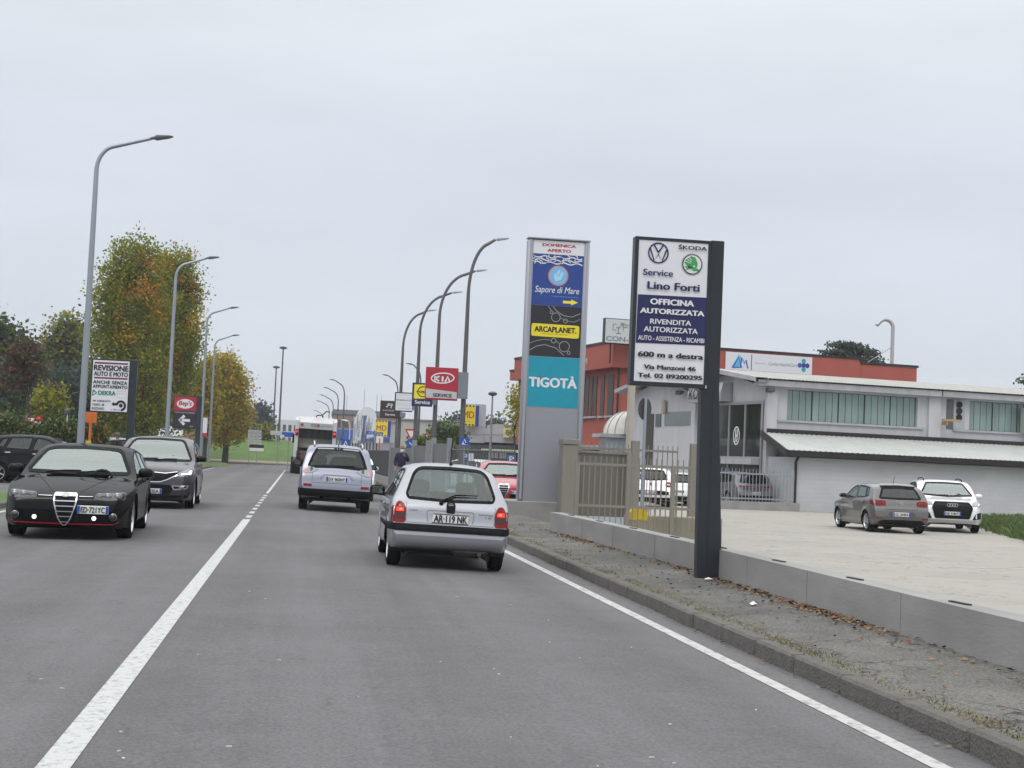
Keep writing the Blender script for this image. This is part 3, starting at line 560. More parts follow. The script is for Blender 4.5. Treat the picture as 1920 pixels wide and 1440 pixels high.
# ---- oncoming plum MPV
SCEN = dict(L=4.41, W=1.87, H=1.65, paint=PLUM, wheels=(.92, 3.65, .355, .41), tyre_w=.2, spokes=10, spoke_w=.06, floor=.2, tum=.30, rim_r=.26,
 top=[(0, .55), (.015, .70), (.05, .80), (.2, .92), (.6, 1.02), (.95, 1.09), (1.1, 1.14), (1.75, 1.52), (2.2, 1.635), (2.7, 1.65), (3.5, 1.6), (4.05, 1.45), (4.25, 1.1), (4.35, .8), (4.41, .55)],
 bot=[(0, .55), (.015, .32), (.08, .22), (.5, .19), (4.0, .22), (4.35, .3), (4.41, .55)], belt=[(0, .9), (1.2, 1.02), (4.41, 1.08)], crown=[(0, .06), (.5, .12), (1.0, .13), (1.5, .14), (4, .14), (4.41, .04)], exp=[(0, 2.6), (1, 2.3), (4.41, 3)], plan=(.26, .95, .2, .7),
 wind=rnd(mirror([(0, 1.59), (.52, 1.57), (.60, 1.52), (.80, 1.12), (.77, 1.085), (0, 1.075)]), .04), side=[rnd([(1.5, 1.14), (2.0, 1.47), (2.55, 1.55), (2.6, 1.12)], .04), rnd([(2.7, 1.12), (2.66, 1.55), (3.4, 1.5), (3.5, 1.14)], .04)], wglass=MATS['screen_glass'], glass=MATS['tinted_glass'],
 gaps=[[(1.45, 1.05), (1.45, .6), (1.55, .35)], [(2.65, 1.08), (2.65, .35)]], handles=[(2.45, .95), (3.4, .97)], mirror=(1.5, 1.12), mirror_mat=BLACK, seat_s=1.9, seat_z=.62)
def scen_d(root, car):
    g = part(car, root, 'grille', GRILLE, 'F', rnd(mirror([(0, .815), (.2, .80), (.56, .835), (.56, .76), (.32, .64), (.2, .605), (0, .60)]), .03), .006, .02)
    K = MB()
    for s_ in (-1, 1): car.line(K, 'F', [(0, .605), (s_*.2, .61), (s_*.34, .66), (s_*.56, .77)], .02, .016); car.line(K, 'F', [(s_*.06, .815), (s_*.3, .80), (s_*.56, .84)], .014, .014)
    K.build('chrome_trim', MATS['chrome'], g)
    p, nn = car.hit('F', 0, .72); a = Art(); ch = MATS['chrome']; a.stroke([(0, .105), (.06, 0), (0, -.105), (-.06, 0)], .03, ch, 1, True); a.build('badge', root, (0, p.y+.04, .735), math.pi)
    for s_ in (-1, 1):
        M_ = lambda p: [(s_*x, z) for x, z in p]
        h = part(car, root, 'headlight', LCLEAR, 'F', rnd(M_([(.54, .74), (.60, .83), (.86, .93), (.90, .92), (.88, .78), (.80, .735)]), .03), .01, .02)
        part(car, root, 'running_light', DRL, 'F', rnd(M_([(.64, .775), (.845, .80), (.85, .885), (.81, .87), (.80, .825), (.65, .80)]), .01), .015, .004, h)
        part(car, root, 'fog_surround', MATS['alloy'], 'F', rnd(M_([(.44, .54), (.50, .43), (.78, .46), (.82, .55)]), .02), .012, .02, hole=inset(M_([(.44, .54), (.50, .43), (.78, .46), (.82, .55)]), .03))
        part(car, root, 'fog_panel', GRILLE, 'F', inset(M_([(.44, .54), (.50, .43), (.78, .46), (.82, .55)]), .025), .006, .01); round_lamp(car, root, 'F', s_*.67, .49, .04, LCLEAR)
    part(car, root, 'air_intake', GRILLE, 'F', rnd(mirror([(0, .56), (.44, .545), (.48, .43), (.4, .33), (0, .32)]), .03), .005, .01); part(car, root, 'lower_lip', BLK, 'F', mirror([(0, .30), (.8, .33), (.84, .40), (.8, .26), (0, .245)]), .008, .01)
    plate(car, root, 'F', .02, .40, 'FV 092EA', .52, .11)
# ---- generic small hatchback and SUV proportions for the parked cars
HATCH = dict(L=4.05, W=1.75, H=1.45, wheels=(.84, 3.39, .31, .36), tyre_w=.2, floor=.2, tum=.33, rim_r=.215,
 top=[(0, .5), (.015, .62), (.05, .70), (.2, .78), (.7, .91), (1.05, .97), (1.2, 1.03), (1.85, 1.37), (2.2, 1.44), (2.8, 1.45), (3.5, 1.39), (3.68, 1.3), (3.85, 1.03), (3.93, .92), (3.97, .8), (4.02, .68), (4.05, .5)],
 bot=[(0, .5), (.02, .32), (.08, .22), (.5, .19), (3.6, .22), (3.98, .28), (4.04, .4), (4.05, .5)], belt=[(0, .84), (1.2, .92), (4.05, .98)], crown=[(0, .05), (.8, .1), (1.4, .13), (3.4, .12), (3.75, .1), (3.97, .04), (4.05, .03)], exp=[(0, 2.6), (4.05, 3)], plan=(.25, .85, .09, .5),
 wind=rnd(mirror([(0, 1.37), (.5, 1.35), (.72, 1.01), (0, .98)]), .04), rear=rnd(mirror([(0, 1.355), (.5, 1.34), (.64, 1.03), (.60, 1.0), (0, .99)]), .05),
 side=[rnd([(1.4, 1.0), (1.95, 1.30), (2.3, 1.36), (2.42, .98)], .04), rnd([(2.5, .99), (2.42, 1.36), (3.05, 1.34), (3.2, 1.02)], .04), rnd([(3.26, 1.03), (3.12, 1.33), (3.3, 1.3), (3.42, 1.08)], .03)], glass=MATS['car_glass'], wglass=MATS['screen_glass'], rglass=MATS['tinted_glass'],
 gaps=[[(1.35, .95), (1.38, .5), (1.5, .3)], [(2.46, .95), (2.46, .3)], [(3.24, .98), (3.1, .7), (2.98, .4)]], handles=[(2.3, .88), (3.12, .9)], mirror=(1.55, 1.0), seat_s=1.8, seat_z=.47)
SUV = dict(L=4.35, W=1.82, H=1.62, wheels=(.88, 3.45, .345, .405), tyre_w=.22, floor=.27, tum=.27, rim_r=.24,
 top=[(0, .6), (.015, .76), (.06, .86), (.25, .96), (.9, 1.05), (1.15, 1.1), (1.8, 1.5), (2.2, 1.6), (2.9, 1.62), (3.75, 1.56), (3.95, 1.46), (4.12, 1.12), (4.2, 1.0), (4.25, .86), (4.32, .7), (4.35, .55)],
 bot=[(0, .6), (.02, .4), (.08, .3), (.5, .26), (3.9, .3), (4.28, .36), (4.35, .55)], belt=[(0, .95), (1.2, 1.04), (4.35, 1.08)], crown=[(0, .06), (.8, .12), (1.5, .14), (3.7, .13), (4.1, .1), (4.25, .05), (4.35, .03)], exp=[(0, 2.6), (4.35, 3)], plan=(.25, .9, .1, .5),
 wind=rnd(mirror([(0, 1.53), (.54, 1.51), (.76, 1.13), (0, 1.09)]), .04), rear=rnd(mirror([(0, 1.515), (.52, 1.5), (.68, 1.14), (0, 1.09)]), .06),
 side=[rnd([(1.5, 1.12), (1.95, 1.43), (2.45, 1.51), (2.5, 1.1)], .04), rnd([(2.58, 1.1), (2.54, 1.51), (3.2, 1.48), (3.3, 1.12)], .04), rnd([(3.38, 1.13), (3.3, 1.47), (3.62, 1.42), (3.8, 1.18)], .03)], glass=MATS['tinted_glass'], wglass=MATS['screen_glass'], rglass=MATS['tinted_glass'],
 gaps=[[(1.42, 1.05), (1.45, .5)], [(2.54, 1.05), (2.54, .42)], [(3.34, 1.08), (3.15, .6)]], handles=[(2.35, .97), (3.2, .98)], mirror=(1.62, 1.1), seat_s=1.9, seat_z=.62)
def var(base, k=None, **kw):
    c = dict(base); c.update(kw)
    if k:                                                    # k = (length, width, height) factors
        a, b, h = k
        for q in ('top', 'bot', 'belt', 'gaps', 'side'):
            if q in ('gaps', 'side'): c[q] = [[(s_*a, z*h) for s_, z in p] for p in c[q]]
            else: c[q] = [(s_*a, z*h) for s_, z in c[q]]
        for q in ('crown', 'exp'): c[q] = [(s_*a, v) for s_, v in c[q]]
        for q in ('wind', 'rear'): c[q] = [(x*b, z*h) for x, z in c[q]]
        c['handles'] = [(s_*a, z*h) for s_, z in c['handles']]; c['mirror'] = (c['mirror'][0]*a, c['mirror'][1]*h); wf, wr_, r_, Ra = c['wheels']; c['wheels'] = (wf*a, wr_*a, r_, Ra); c['L'] *= a; c['W'] *= b; c['H'] *= h; c['seat_s'] *= a; c['seat_z'] *= h
    return c
def M2(s_, p): return [(s_*x, z) for x, z in p]
def polo_d(root, car):
    for s_ in (-1, 1):
        t = part(car, root, 'tail_light', LRED, 'B', rnd(M2(s_, [(.50, .80), (.77, .79), (.79, .87), (.775, .96), (.52, .955), (.47, .90)]), .03), .010, .02)
        part(car, root, 'lens', LSMOKE, 'B', rnd(M2(s_, [(.56, .845), (.77, .84), (.77, .885), (.56, .89)]), .01), .014, .004, t); part(car, root, 'tail_light', LRED, 'R' if s_ > 0 else 'L', rnd([(3.70, .86), (3.90, .80), (3.93, .95), (3.72, .96)], .03), .008, .015)
        part(car, root, 'reflector', LRED, 'B', M2(s_, [(.60, .42), (.78, .43), (.78, .46), (.60, .45)]), .008, .01)
    part(car, root, 'lower_bumper', BLK, 'B', rnd(mirror([(0, .40), (.6, .39), (.74, .30), (.6, .275), (0, .275)]), .03), .012, .03); part(car, root, 'plate_recess', mat('recess_grey', (.055, .053, .052), .5), 'B', rnd(mirror([(0, .63), (.36, .63), (.44, .50), (0, .50)]), .03), .004, .008)
    plate(car, root, 'B', -.02, .56, 'GC 044FA', .52, .115); part(car, root, 'spoiler', GREY, 'B', rnd(mirror([(0, 1.415), (.48, 1.40), (.54, 1.345), (0, 1.365)]), .02), .05, .06)
    p, nn = car.hit('B', 0, .86); a = Art(); vw(a, 0, 0, .055, MATS['chrome'], None, .009); a.build('badge', root, (0, p.y-.02, .87))
    A_ = MB(); q = Vector((0, car.L/2-3.2, 1.41)); A_.tube([q, q+Vector((0, -.16, .26))], [.012, .005], 6); A_.build('aerial', BLK, root); K = MB(); car.line(K, 'B', [(-.48, .95), (-.47, .70), (.47, .70), (.48, .95)], .008, .005); K.build('panel_gap', GRILLE, root)
def vw(a, x, y, r, m_, m2, wd):
    if m2: a.poly(ell(x, y, r*1.0, r*1.0), m2, 1)
    a.stroke(ell(x, y, r-wd/2, r-wd/2, 48), wd, m_, 2, True); k = r*.92
    a.stroke([(x-k*.46, y+k*.80), (x, y+k*.05-.0)], wd, m_, 3); a.stroke([(x+k*.46, y+k*.80), (x, y+k*.05)], wd, m_, 3)
    a.stroke([(x-k*.86, y+k*.40), (x-k*.42, y-k*.82), (x-k*.0, y-k*.12), (x+k*.42, y-k*.82), (x+k*.86, y+k*.40)], wd, m_, 3)
def audi_d(root, car):
    g = part(car, root, 'grille', GRILLE, 'F', rnd([(-.50, .93), (.50, .93), (.60, .78), (.50, .46), (-.50, .46), (-.60, .78)], .05), .012, .03); p, nn = car.hit('F', 0, .84); a = Art()
    mb = MB(); car.decal(mb, 'F', rnd([(-.52, .95), (.52, .95), (.62, .78), (.52, .44), (-.52, .44), (-.62, .78)], .05), .016, .03, hole=rnd([(-.49, .92), (.49, .92), (.58, .78), (.49, .47), (-.49, .47), (-.58, .78)], .05)); mb.build('grille_frame', BLK, g)
    for i in range(4): a.stroke(ell((i-1.5)*.075, 0, .05, .05, 24), .014, MATS['chrome'], 1+i*.3, True)
    a.build('badge', root, (0, p.y+.03, .86), math.pi); plate(car, root, 'F', 0, .60, 'GE 318HT', .50, .11)
    for s_ in (-1, 1):
        part(car, root, 'headlight', LCLEAR, 'F', rnd(M2(s_, [(.58, .84), (.62, .95), (.93, .985), (.94, .87), (.80, .82)]), .03), .01, .02)
        part(car, root, 'air_intake', GRILLE, 'F', rnd(M2(s_, [(.60, .42), (.70, .62), (.92, .66), (.93, .46)]), .04), .008, .02)
        R_ = MB(); x_ = s_*.60; P_ = [car.bvh.ray_cast(Vector((x_, car.L/2-q, 9)), Vector((0, 0, -1)))[0] for q in (2.35, 2.5, 3.2, 3.8, 4.0)]; R_.tube([p_+Vector((0, 0, k)) for p_, k in zip(P_, (-.01, .05, .06, .05, -.01))], .018, 8); R_.build('roof_rail', BLK, root)
    part(car, root, 'skid_plate', MATS['alloy'], 'F', mirror([(0, .40), (.75, .42), (.7, .33), (0, .32)]), .012, .02)
def fiat_d(root, car):
    for s_ in (-1, 1):
        t = part(car, root, 'tail_light', LRED, 'B', rnd(M2(s_, [(.58, .86), (.79, .85), (.79, 1.02), (.74, 1.05), (.60, 1.04)]), .05), .012, .02); part(car, root, 'lens', mat('white_lens', (.7, .68, .66), .2, coat=1), 'B', rnd(M2(s_, [(.64, .93), (.77, .92), (.77, .96), (.64, .97)]), .015), .016, .004, t)
        round_lamp(car, root, 'B', s_*.62, .62, .05, LRED, 'reflector', BLK)
    part(car, root, 'lower_bumper', BLK, 'B', rnd(mirror([(0, .70), (.5, .70), (.72, .66), (.72, .55), (0, .54)]), .03), .012, .02); part(car, root, 'skirt', BLK, 'B', mirror([(0, .43), (.8, .44), (.8, .34), (0, .33)]), .012, .02); plate(car, root, 'B', 0, .62, 'FL 507XK', .52, .11)
    p, nn = car.hit('B', 0, .94); a = Art(); a.poly(ell(0, 0, .05, .05, 20), LRED, 1); a.stroke(ell(0, 0, .05, .05, 20), .012, MATS['chrome'], 2, True); a.build('badge', root, (0, p.y-.02, .96))
def hyu_d(root, car):
    part(car, root, 'light_bar', LRED, 'B', mirror([(0, .93), (.76, .91), (.77, .985), (0, .96)]), .010, .02); part(car, root, 'lower_bumper', BLK, 'B', mirror([(0, .56), (.8, .56), (.78, .34), (0, .33)]), .012, .03); plate(car, root, 'B', 0, .66, 'GH 236LS', .52, .11)
    K = MB(); [car.line(K, 'B', [(-.6, z), (.6, z)], .02, .005) for z in (.82, .87)]; K.build('panel_gap', GRILLE, root)
def red_d(root, car):
    shield(car, root, .74, .36, .15)
    for s_ in (-1, 1):
        part(car, root, 'headlight', LCLEAR, 'F', rnd(M2(s_, [(.55, .66), (.60, .80), (.80, .84), (.85, .74), (.76, .65)]), .05), .01, .02); part(car, root, 'air_intake', GRILLE, 'F', rnd(M2(s_, [(.18, .34), (.62, .34), (.66, .46), (.18, .46)]), .03), .006, .01)
    plate(car, root, 'F', -.42, .52, 'EP 482RW', .40, .1)
def tail_d(root, car):
    for s_ in (-1, 1): part(car, root, 'tail_light', LRED, 'B', rnd(M2(s_, [(.58, .80), (.77, .79), (.77, .97), (.64, 1.0)]), .05), .012, .02)
    plate(car, root, 'B', 0, .62, 'FR 270BD', .52, .11); part(car, root, 'lower_bumper', BLK, 'B', mirror([(0, .42), (.7, .42), (.7, .28), (0, .27)]), .012, .02)
def nose_d(root, car):
    for s_ in (-1, 1): part(car, root, 'headlight', LCLEAR, 'F', rnd(M2(s_, [(.50, .68), (.56, .82), (.80, .86), (.83, .72), (.74, .66)]), .05), .01, .02)
    part(car, root, 'grille', GRILLE, 'F', mirror([(0, .62), (.45, .62), (.4, .44), (0, .43)]), .006, .01)
# ------------------------------------------------------------------ place the cars
def wheelx(pl, pr): a = G(*pl); b = G(*pr); return (a.x+b.x)/2
T15 = rad(1.5)
make_car('hatchback', 'silver three-door hatchback with brake lights on, closest car ahead in the lane', CORSA, wheelx((724, 1057), (943, 1073)), 21.0, rad(-.5), zr(1.95), roll=T15, details=corsa_d, res=1.3)
make_car('estate_car', 'black oncoming car with shield grille and two lit fog lamps', ALFA, -3.43, 24.1, math.pi+rad(1.6), zr(-3.4), details=alfa_d, res=1.3)
make_car('family_car', 'dark plum people carrier with diamond badge, behind the black oncoming car', SCEN, -3.33, 35.4, math.pi+rad(1), zr(-3.3), details=scen_d)
make_car('estate_suv', 'silver SUV with roof rails and dark rear window, between the hatchback and the truck', OUTL, wheelx((559, 957), (690, 961)), 38.0, 0, zr(.9), roll=T15, details=outl_d, cat='suv')
make_car('small_car', 'white small car with red tail light, mostly hidden beside the silver SUV', var(HATCH, paint=WHITE), D(650, 900, 46).x, 47.5, 0, zr(2.2), roll=T15, details=tail_d, res=.8)
# ------------------------------------------------------------------ setting materials
def asphalt(name, c, speck=.35, big=.14, bump=.35, cracks=0.0, lane=False):
    mt, t, n, l, b = nodes(name); MATS[name] = mt; g = n.new('ShaderNodeNewGeometry')
    def noise(sc, det=4, ro=.6):
        z = n.new('ShaderNodeTexNoise'); z.inputs['Scale'].default_value = sc; z.inputs['Detail'].default_value = det; z.inputs['Roughness'].default_value = ro; l.new(g.outputs['Position'], z.inputs['Vector']); return z.outputs['Fac']
    def mr_(x, a, b_, c_, d_): q = n.new('ShaderNodeMapRange'); l.new(x, q.inputs[0]); [setattr(q.inputs[i+1], 'default_value', v) for i, v in enumerate((a, b_, c_, d_))]; return q.outputs[0]
    def mul_(x, y): q = n.new('ShaderNodeMath'); q.operation = 'MULTIPLY'; l.new(x, q.inputs[0]); l.new(y, q.inputs[1]); return q.outputs[0]
    f1 = noise(38, 3, .75); f2 = noise(120, 2); k = mul_(mr_(f1, .33, .67, 1-speck, 1+speck), mr_(f2, .3, .7, 1-speck*.7, 1+speck*.7)); k = mul_(k, mr_(noise(.35, 6), .3, .7, 1-big, 1+big)); k = mul_(k, mr_(noise(2.5, 5), .3, .7, 1-big*.5, 1+big*.5))
    st = n.new('ShaderNodeMapping'); st.inputs['Scale'].default_value = (2.6, .09, 1) if lane else ((.10, 1.1, 1) if name == 'lot_concrete' else (.7, .7, 1)); l.new(g.outputs['Position'], st.inputs[0]); zs_ = n.new('ShaderNodeTexNoise'); zs_.inputs['Scale'].default_value = 1; zs_.inputs['Detail'].default_value = 7; zs_.inputs['Roughness'].default_value = .65; l.new(st.outputs[0], zs_.inputs['Vector']); k = mul_(k, mr_(zs_.outputs['Fac'], .3, .7, .90 if name != 'lot_concrete' else .95, 1.10 if name != 'lot_concrete' else 1.05))
    if lane:                                                  # polished wheel paths and an oil-dark middle
        s_ = n.new('ShaderNodeSeparateXYZ'); l.new(g.outputs['Position'], s_.inputs[0]); q = n.new('ShaderNodeMath'); q.operation = 'MULTIPLY_ADD'; l.new(s_.outputs[0], q.inputs[0]); q.inputs[1].default_value = 3.6; q.inputs[2].default_value = .9
        si = n.new('ShaderNodeMath'); si.operation = 'SINE'; l.new(q.outputs[0], si.inputs[0]); k = mul_(k, mr_(si.outputs[0], -1, 1, .93, 1.07))
    rgb = n.new('ShaderNodeVectorMath'); rgb.operation = 'SCALE'; rgb.inputs[0].default_value = c; l.new(k, rgb.inputs['Scale']); col = rgb.outputs[0]
    if cracks:
        v = n.new('ShaderNodeTexVoronoi'); v.feature = 'DISTANCE_TO_EDGE'; v.inputs['Scale'].default_value = .95; wv = n.new('ShaderNodeTexNoise'); wv.inputs['Scale'].default_value = 2.2; wv.inputs['Detail'].default_value = 6; l.new(g.outputs['Position'], wv.inputs['Vector'])
        ad = n.new('ShaderNodeMix'); ad.data_type = 'RGBA'; ad.blend_type = 'ADD'; ad.inputs[0].default_value = 1; l.new(g.outputs['Position'], ad.inputs[6]); l.new(wv.outputs['Color'], ad.inputs[7]); l.new(ad.outputs[2], v.inputs['Vector'])
        msk = mul_(mr_(v.outputs['Distance'], .0, .022, 1, 0), mr_(noise(.9, 3), .57 if lane else .42, .66 if lane else .54, 0, cracks)); mxx = n.new('ShaderNodeMix'); mxx.data_type = 'RGBA'; l.new(msk, mxx.inputs[0]); l.new(col, mxx.inputs[6]); mxx.inputs[7].default_value = (.02, .02, .018, 1); col = mxx.outputs[2]
    l.new(col, b.inputs['Base Color']); b.inputs['Roughness'].default_value = .82; b.inputs['Specular IOR Level'].default_value = .35
    bu = n.new('ShaderNodeBump'); bu.inputs['Strength'].default_value = bump; bu.inputs['Distance'].default_value = .008; l.new(f1, bu.inputs['Height']); l.new(bu.outputs[0], b.inputs['Normal']); return mt
def worn(name, c, under, amt=.5, sc=9):
    mt, t, n, l, b = nodes(name); MATS[name] = mt; g = n.new('ShaderNodeNewGeometry'); z = n.new('ShaderNodeTexNoise'); z.inputs['Scale'].default_value = sc; z.inputs['Detail'].default_value = 9; z.inputs['Roughness'].default_value = .75; l.new(g.outputs['Position'], z.inputs['Vector'])
    r = n.new('ShaderNodeMapRange'); r.inputs[1].default_value = amt-.06; r.inputs[2].default_value = amt+.08; l.new(z.outputs['Fac'], r.inputs[0]); x = n.new('ShaderNodeMix'); x.data_type = 'RGBA'; l.new(r.outputs[0], x.inputs[0]); x.inputs[6].default_value = tuple(under)+(1,); x.inputs[7].default_value = tuple(c)+(1,); l.new(x.outputs[2], b.inputs['Base Color']); b.inputs['Roughness'].default_value = .75; return mt
ASPH = asphalt('road_asphalt', (.115, .112, .117), speck=.25, big=.12, cracks=.35, lane=True); PAVE = asphalt('pavement_asphalt', (.110, .107, .098), speck=.55, big=.3, bump=.9, cracks=1.0); ASPH2 = asphalt('yard_asphalt', (.12, .12, .12), big=.2)
LOT = asphalt('lot_concrete', (.315, .302, .272), speck=.10, big=.07, bump=.1, cracks=.5); CONC = mat('wall_concrete', (.26, .255, .25), .8, var=.38, scale=1.6, bump=.15, bscale=22, stretch=(1, .5, 1.6)); KERB = mat('kerb_stone', (.115, .108, .096), .85, var=.4, scale=7, bump=.9, bscale=45, coord='Object')
LINE = worn('line_paint', (.47, .48, .475), (.19, .19, .19), .41, 16); LINE2 = worn('edge_paint', (.46, .46, .45), (.16, .16, .16), .41, 11); GRASS = mat('grass_green', (.065, .125, .022), .9, var=.5, scale=.8, bump=.8, bscale=25, coord='Object'); EARTH = mat('far_ground', (.10, .11, .075), .95, var=.4, scale=.03)
# ------------------------------------------------------------------ ground, road, pavement
def sheet(name, X, Y, zf, m_):
    mb = MB(); n = len(Y); mb.add([(x, y, zf(x, y)) for x in X for y in Y], [(i*n+j, (i+1)*n+j, (i+1)*n+j+1, i*n+j+1) for i in range(len(X)-1) for j in range(n-1)]); return struct(mb.build(name, m_))
sheet('ground', (-900, 0, 900), (-300, 300, 1600), lambda x, y: -.45, EARTH)
YS = [-6]+list(range(0, 131, 5))
sheet('road', (-6.1, -1, 3.90), YS, lambda x, y: zr(x), ASPH)
def strip(mb, x0, x1, y0, y1, dz=.004):
    n = max(1, int((y1-y0)/4)); ys = [y0+(y1-y0)*i/n for i in range(n+1)]; mb.add([(x, y, zr(x)+dz) for y in ys for x in (x0, x1)], [(2*i, 2*i+1, 2*i+3, 2*i+2) for i in range(n)])
mb = MB(); strip(mb, -1.085, -.935, 2, 29.6)
for k in range(8): strip(mb, -1.065, -.955, 30.3+k*2.0, 31.3+k*2.0)
strip(mb, -1.055, -.965, 47, 100); struct(mb.build('road_marking', LINE))
mb = MB(); strip(mb, 3.44, 3.565, 2, 118); strip(mb, -5.86, -5.74, 2, 100); struct(mb.build('road_marking', LINE2))
mb = MB()                                                    # bright grit and paint flecks on the lane
for _ in range(60): x = random.uniform(-4.5, 3.2); y = 6.8+random.random()**1.5*9; a = random.uniform(0, 3.1); mb.box((x, y, zr(x)+.004), (random.uniform(.008, .03), random.uniform(.006, .012), .006), a)
stuff(mb.build('grit', mat('pale_grit', (.5, .5, .48), .8)), 'pale flecks of grit on the asphalt lane')
def pz(x): return .065+.02*(x-3.95)
sheet('pavement', (3.955, 4.7, 5.6), [-6, 10, 20, 28, 38], lambda x, y: pz(x), PAVE)
sheet('pavement', (3.955, 4.8, 8.6), [38, 60, 90, 118], lambda x, y: pz(min(x, 5.6))-.002, PAVE)
mb = MB(); y = 3.0
while y < 112:
    L_ = random.uniform(.94, 1.04) if y < 60 else 4.0; dx = random.uniform(-.012, .012); dz = random.uniform(-.002, .007); zt = .073+dz; x0 = 3.865+dx
    mb.box((x0+.07, y+L_/2, (zt-.13)/2), (.14, L_-.022, zt+.13), random.uniform(-.008, .008), bev=.022); y += L_
struct(mb.build('kerb', KERB))
mb = MB(); mb.bb(-6.24, -6.1, -6, 118, -.1, .13, bev=.02); struct(mb.build('kerb', KERB))
sheet('verge', (-7.4, -6.245), [-6, 60, 118], lambda x, y: .11, GRASS); sheet('yard', (-70, -30, -7.405), [-6, 60, 110], lambda x, y: .085, ASPH2)
sheet('parking_lot', (5.62, 20, 90), [-6, 20, 40, 75], lambda x, y: -.19, LOT); sheet('yard', (8.6, 40, 90), [75.01, 120, 150], lambda x, y: -.05, ASPH2)
mb = MB()
for (a, b_, wd) in (((14, 13.5), (30, 21.5), .12), ((9.6, 12.5), (13.5, 18.2), .5), ((24, 30), (40, 34), .12), ((12, 26), (24, 27.5), .1)):
    d = (Vector(b_)-Vector(a)).normalized(); q = Vector((-d.y, d.x))*wd/2; mb.add([(p.x, p.y, -.186) for p in (Vector(a)-q, Vector(a)+q, Vector(b_)+q, Vector(b_)-q)], [(0, 1, 2, 3)])
struct(mb.build('bay_marking', worn('faded_paint', (.62, .60, .55), (.36, .34, .30), .52, 3)))
mb = MB()
for (a, b_, wd) in (((22, 24), (42, 29.5), .14), ((7.2, 19), (8.1, 16), .25)):
    d = (Vector(b_)-Vector(a)).normalized(); q = Vector((-d.y, d.x))*wd/2; mb.add([(p.x, p.y, -.184) for p in (Vector(a)-q, Vector(a)+q, Vector(b_)+q, Vector(b_)-q)], [(0, 1, 2, 3)])
struct(mb.build('bay_marking', worn('faded_yellow', (.5, .38, .14), (.36, .34, .30), .5, 3)))
# roundabout
def ring(name, cx, cy, prof, m_, n=72):
    mb = MB(); mb.lathe(prof, n, Matrix.Translation((cx, cy, 0))); return struct(mb.build(name, m_, smooth=40))
RX, RY = -7.0, 156
ring('road', RX, RY, [(0, -.03), (46, -.03)], ASPH2)
ring('kerb', RX, RY, [(24.3, -.05), (24.25, .12), (24.0, .14), (24.0, .1)], KERB); ring('verge', RX, RY, [(24.0, .13), (20.6, .16)], GRASS)
ring('cobble_ring', RX, RY, [(20.6, .17), (17.3, .30)], mat('pink_cobbles', (.26, .19, .16), .9, var=.3, scale=5, bump=.8, bscale=9))
ring('grass_mound', RX, RY, [(17.3, .31), (15.8, .7), (13.6, 1.25), (10.5, 1.85), (7, 2.35), (3, 2.6), (0, 2.66)], GRASS)
mb = MB(); mb.add([(RX-.5+24.6*math.cos(a)*1.0, RY+24.6*math.sin(a), -.02) for a in np.linspace(-2.6, -.6, 30)]+[(RX-.5+25.0*math.cos(a), RY+25.0*math.sin(a), -.02) for a in np.linspace(-2.6, -.6, 30)], [(i, i+1, 31+i, 30+i) for i in range(29)]); struct(mb.build('road_marking', LINE2))
mb = MB(); mb.lathe([(0, .16), (2.0, .14), (2.3, .0), (2.35, -.1)], 28, Matrix.Translation((-7.2, 113, 0))@Matrix.Diagonal((.8, 6, 1, 1))); struct(mb.build('verge', GRASS))
# grass blades in tufts: kerb line, wall foot, lot corner, mound
def tufts(name, spots, h, m_, per=9, spread=.12, label=None):
    V = []; Fq = []
    for (x, y, z) in spots:
        for _ in range(per):
            a = random.uniform(0, 6.28); px_ = x+random.gauss(0, spread); py_ = y+random.gauss(0, spread); hh = h*random.uniform(.4, 1.2); lw = hh*.11+.003; bx, by = math.cos(a)*lw, math.sin(a)*lw; lx, ly = random.gauss(0, .45)*hh, random.gauss(0, .45)*hh; k = len(V)
            V += [(px_-bx, py_-by, z), (px_+bx, py_+by, z), (px_+lx*.4+bx*.6, py_+ly*.4+by*.6, z+hh*.6), (px_+lx, py_+ly, z+hh)]; Fq += [(k, k+1, k+2), (k, k+2, k+3)]
    mb = MB(); mb.add(V, Fq); return stuff(mb.build(name, m_), label)
GB = mat('weed_blades', (.10, .11, .035), .9, var=.5, scale=3); GD = mat('dry_blades', (.20, .15, .06), .9, var=.4, scale=3)
sp = []
for yc in (7.9, 8.6, 10.1, 10.9, 12.3, 13.6, 14.2, 15.5, 17.0, 18.8, 20.2, 22.5, 25, 27.5, 30):
    for _ in range(random.randint(3, 9)): sp.append((4.03+abs(random.gauss(0, .05)), yc+random.gauss(0, .3), pz(4.0)))
tufts('weeds', sp, .020, GB, 7, .05, 'weeds growing along the kerb joint'); tufts('dry_grass', [(x+.03, y+random.gauss(0, .4), z) for x, y, z in sp for _ in (0, 1, 2)], .022, GD, 9, .06, 'dry grass along the kerb joint')
gq = [G(1843, 974, -.19), G(1838, 986, -.19), G(1925, 1012, -.19)]; sp = []
for _ in range(900): px = random.uniform(1838, 1990); t = random.random()**.7; q = G(px, 975+t*(10+(px-1838)*.30), -.17); sp.append((q.x, q.y, -.17))
mb = MB(); mb.add([(gq[0].x, gq[0].y, -.17), (gq[1].x, gq[1].y, -.17), (gq[2].x, gq[2].y, -.17), (gq[2].x+16, gq[2].y-2, -.17), (gq[0].x+18, gq[0].y+2.5, -.17)], [(0, 1, 2, 3, 4)]); struct(mb.build('verge', mat('rough_turf', (.06, .085, .03), .95, var=.5, scale=1.5)))
tufts('grass', sp, .30, mat('rough_grass', (.075, .12, .03), .9, var=.55, scale=2), 16, .22, 'rough grass at the corner of the car park')
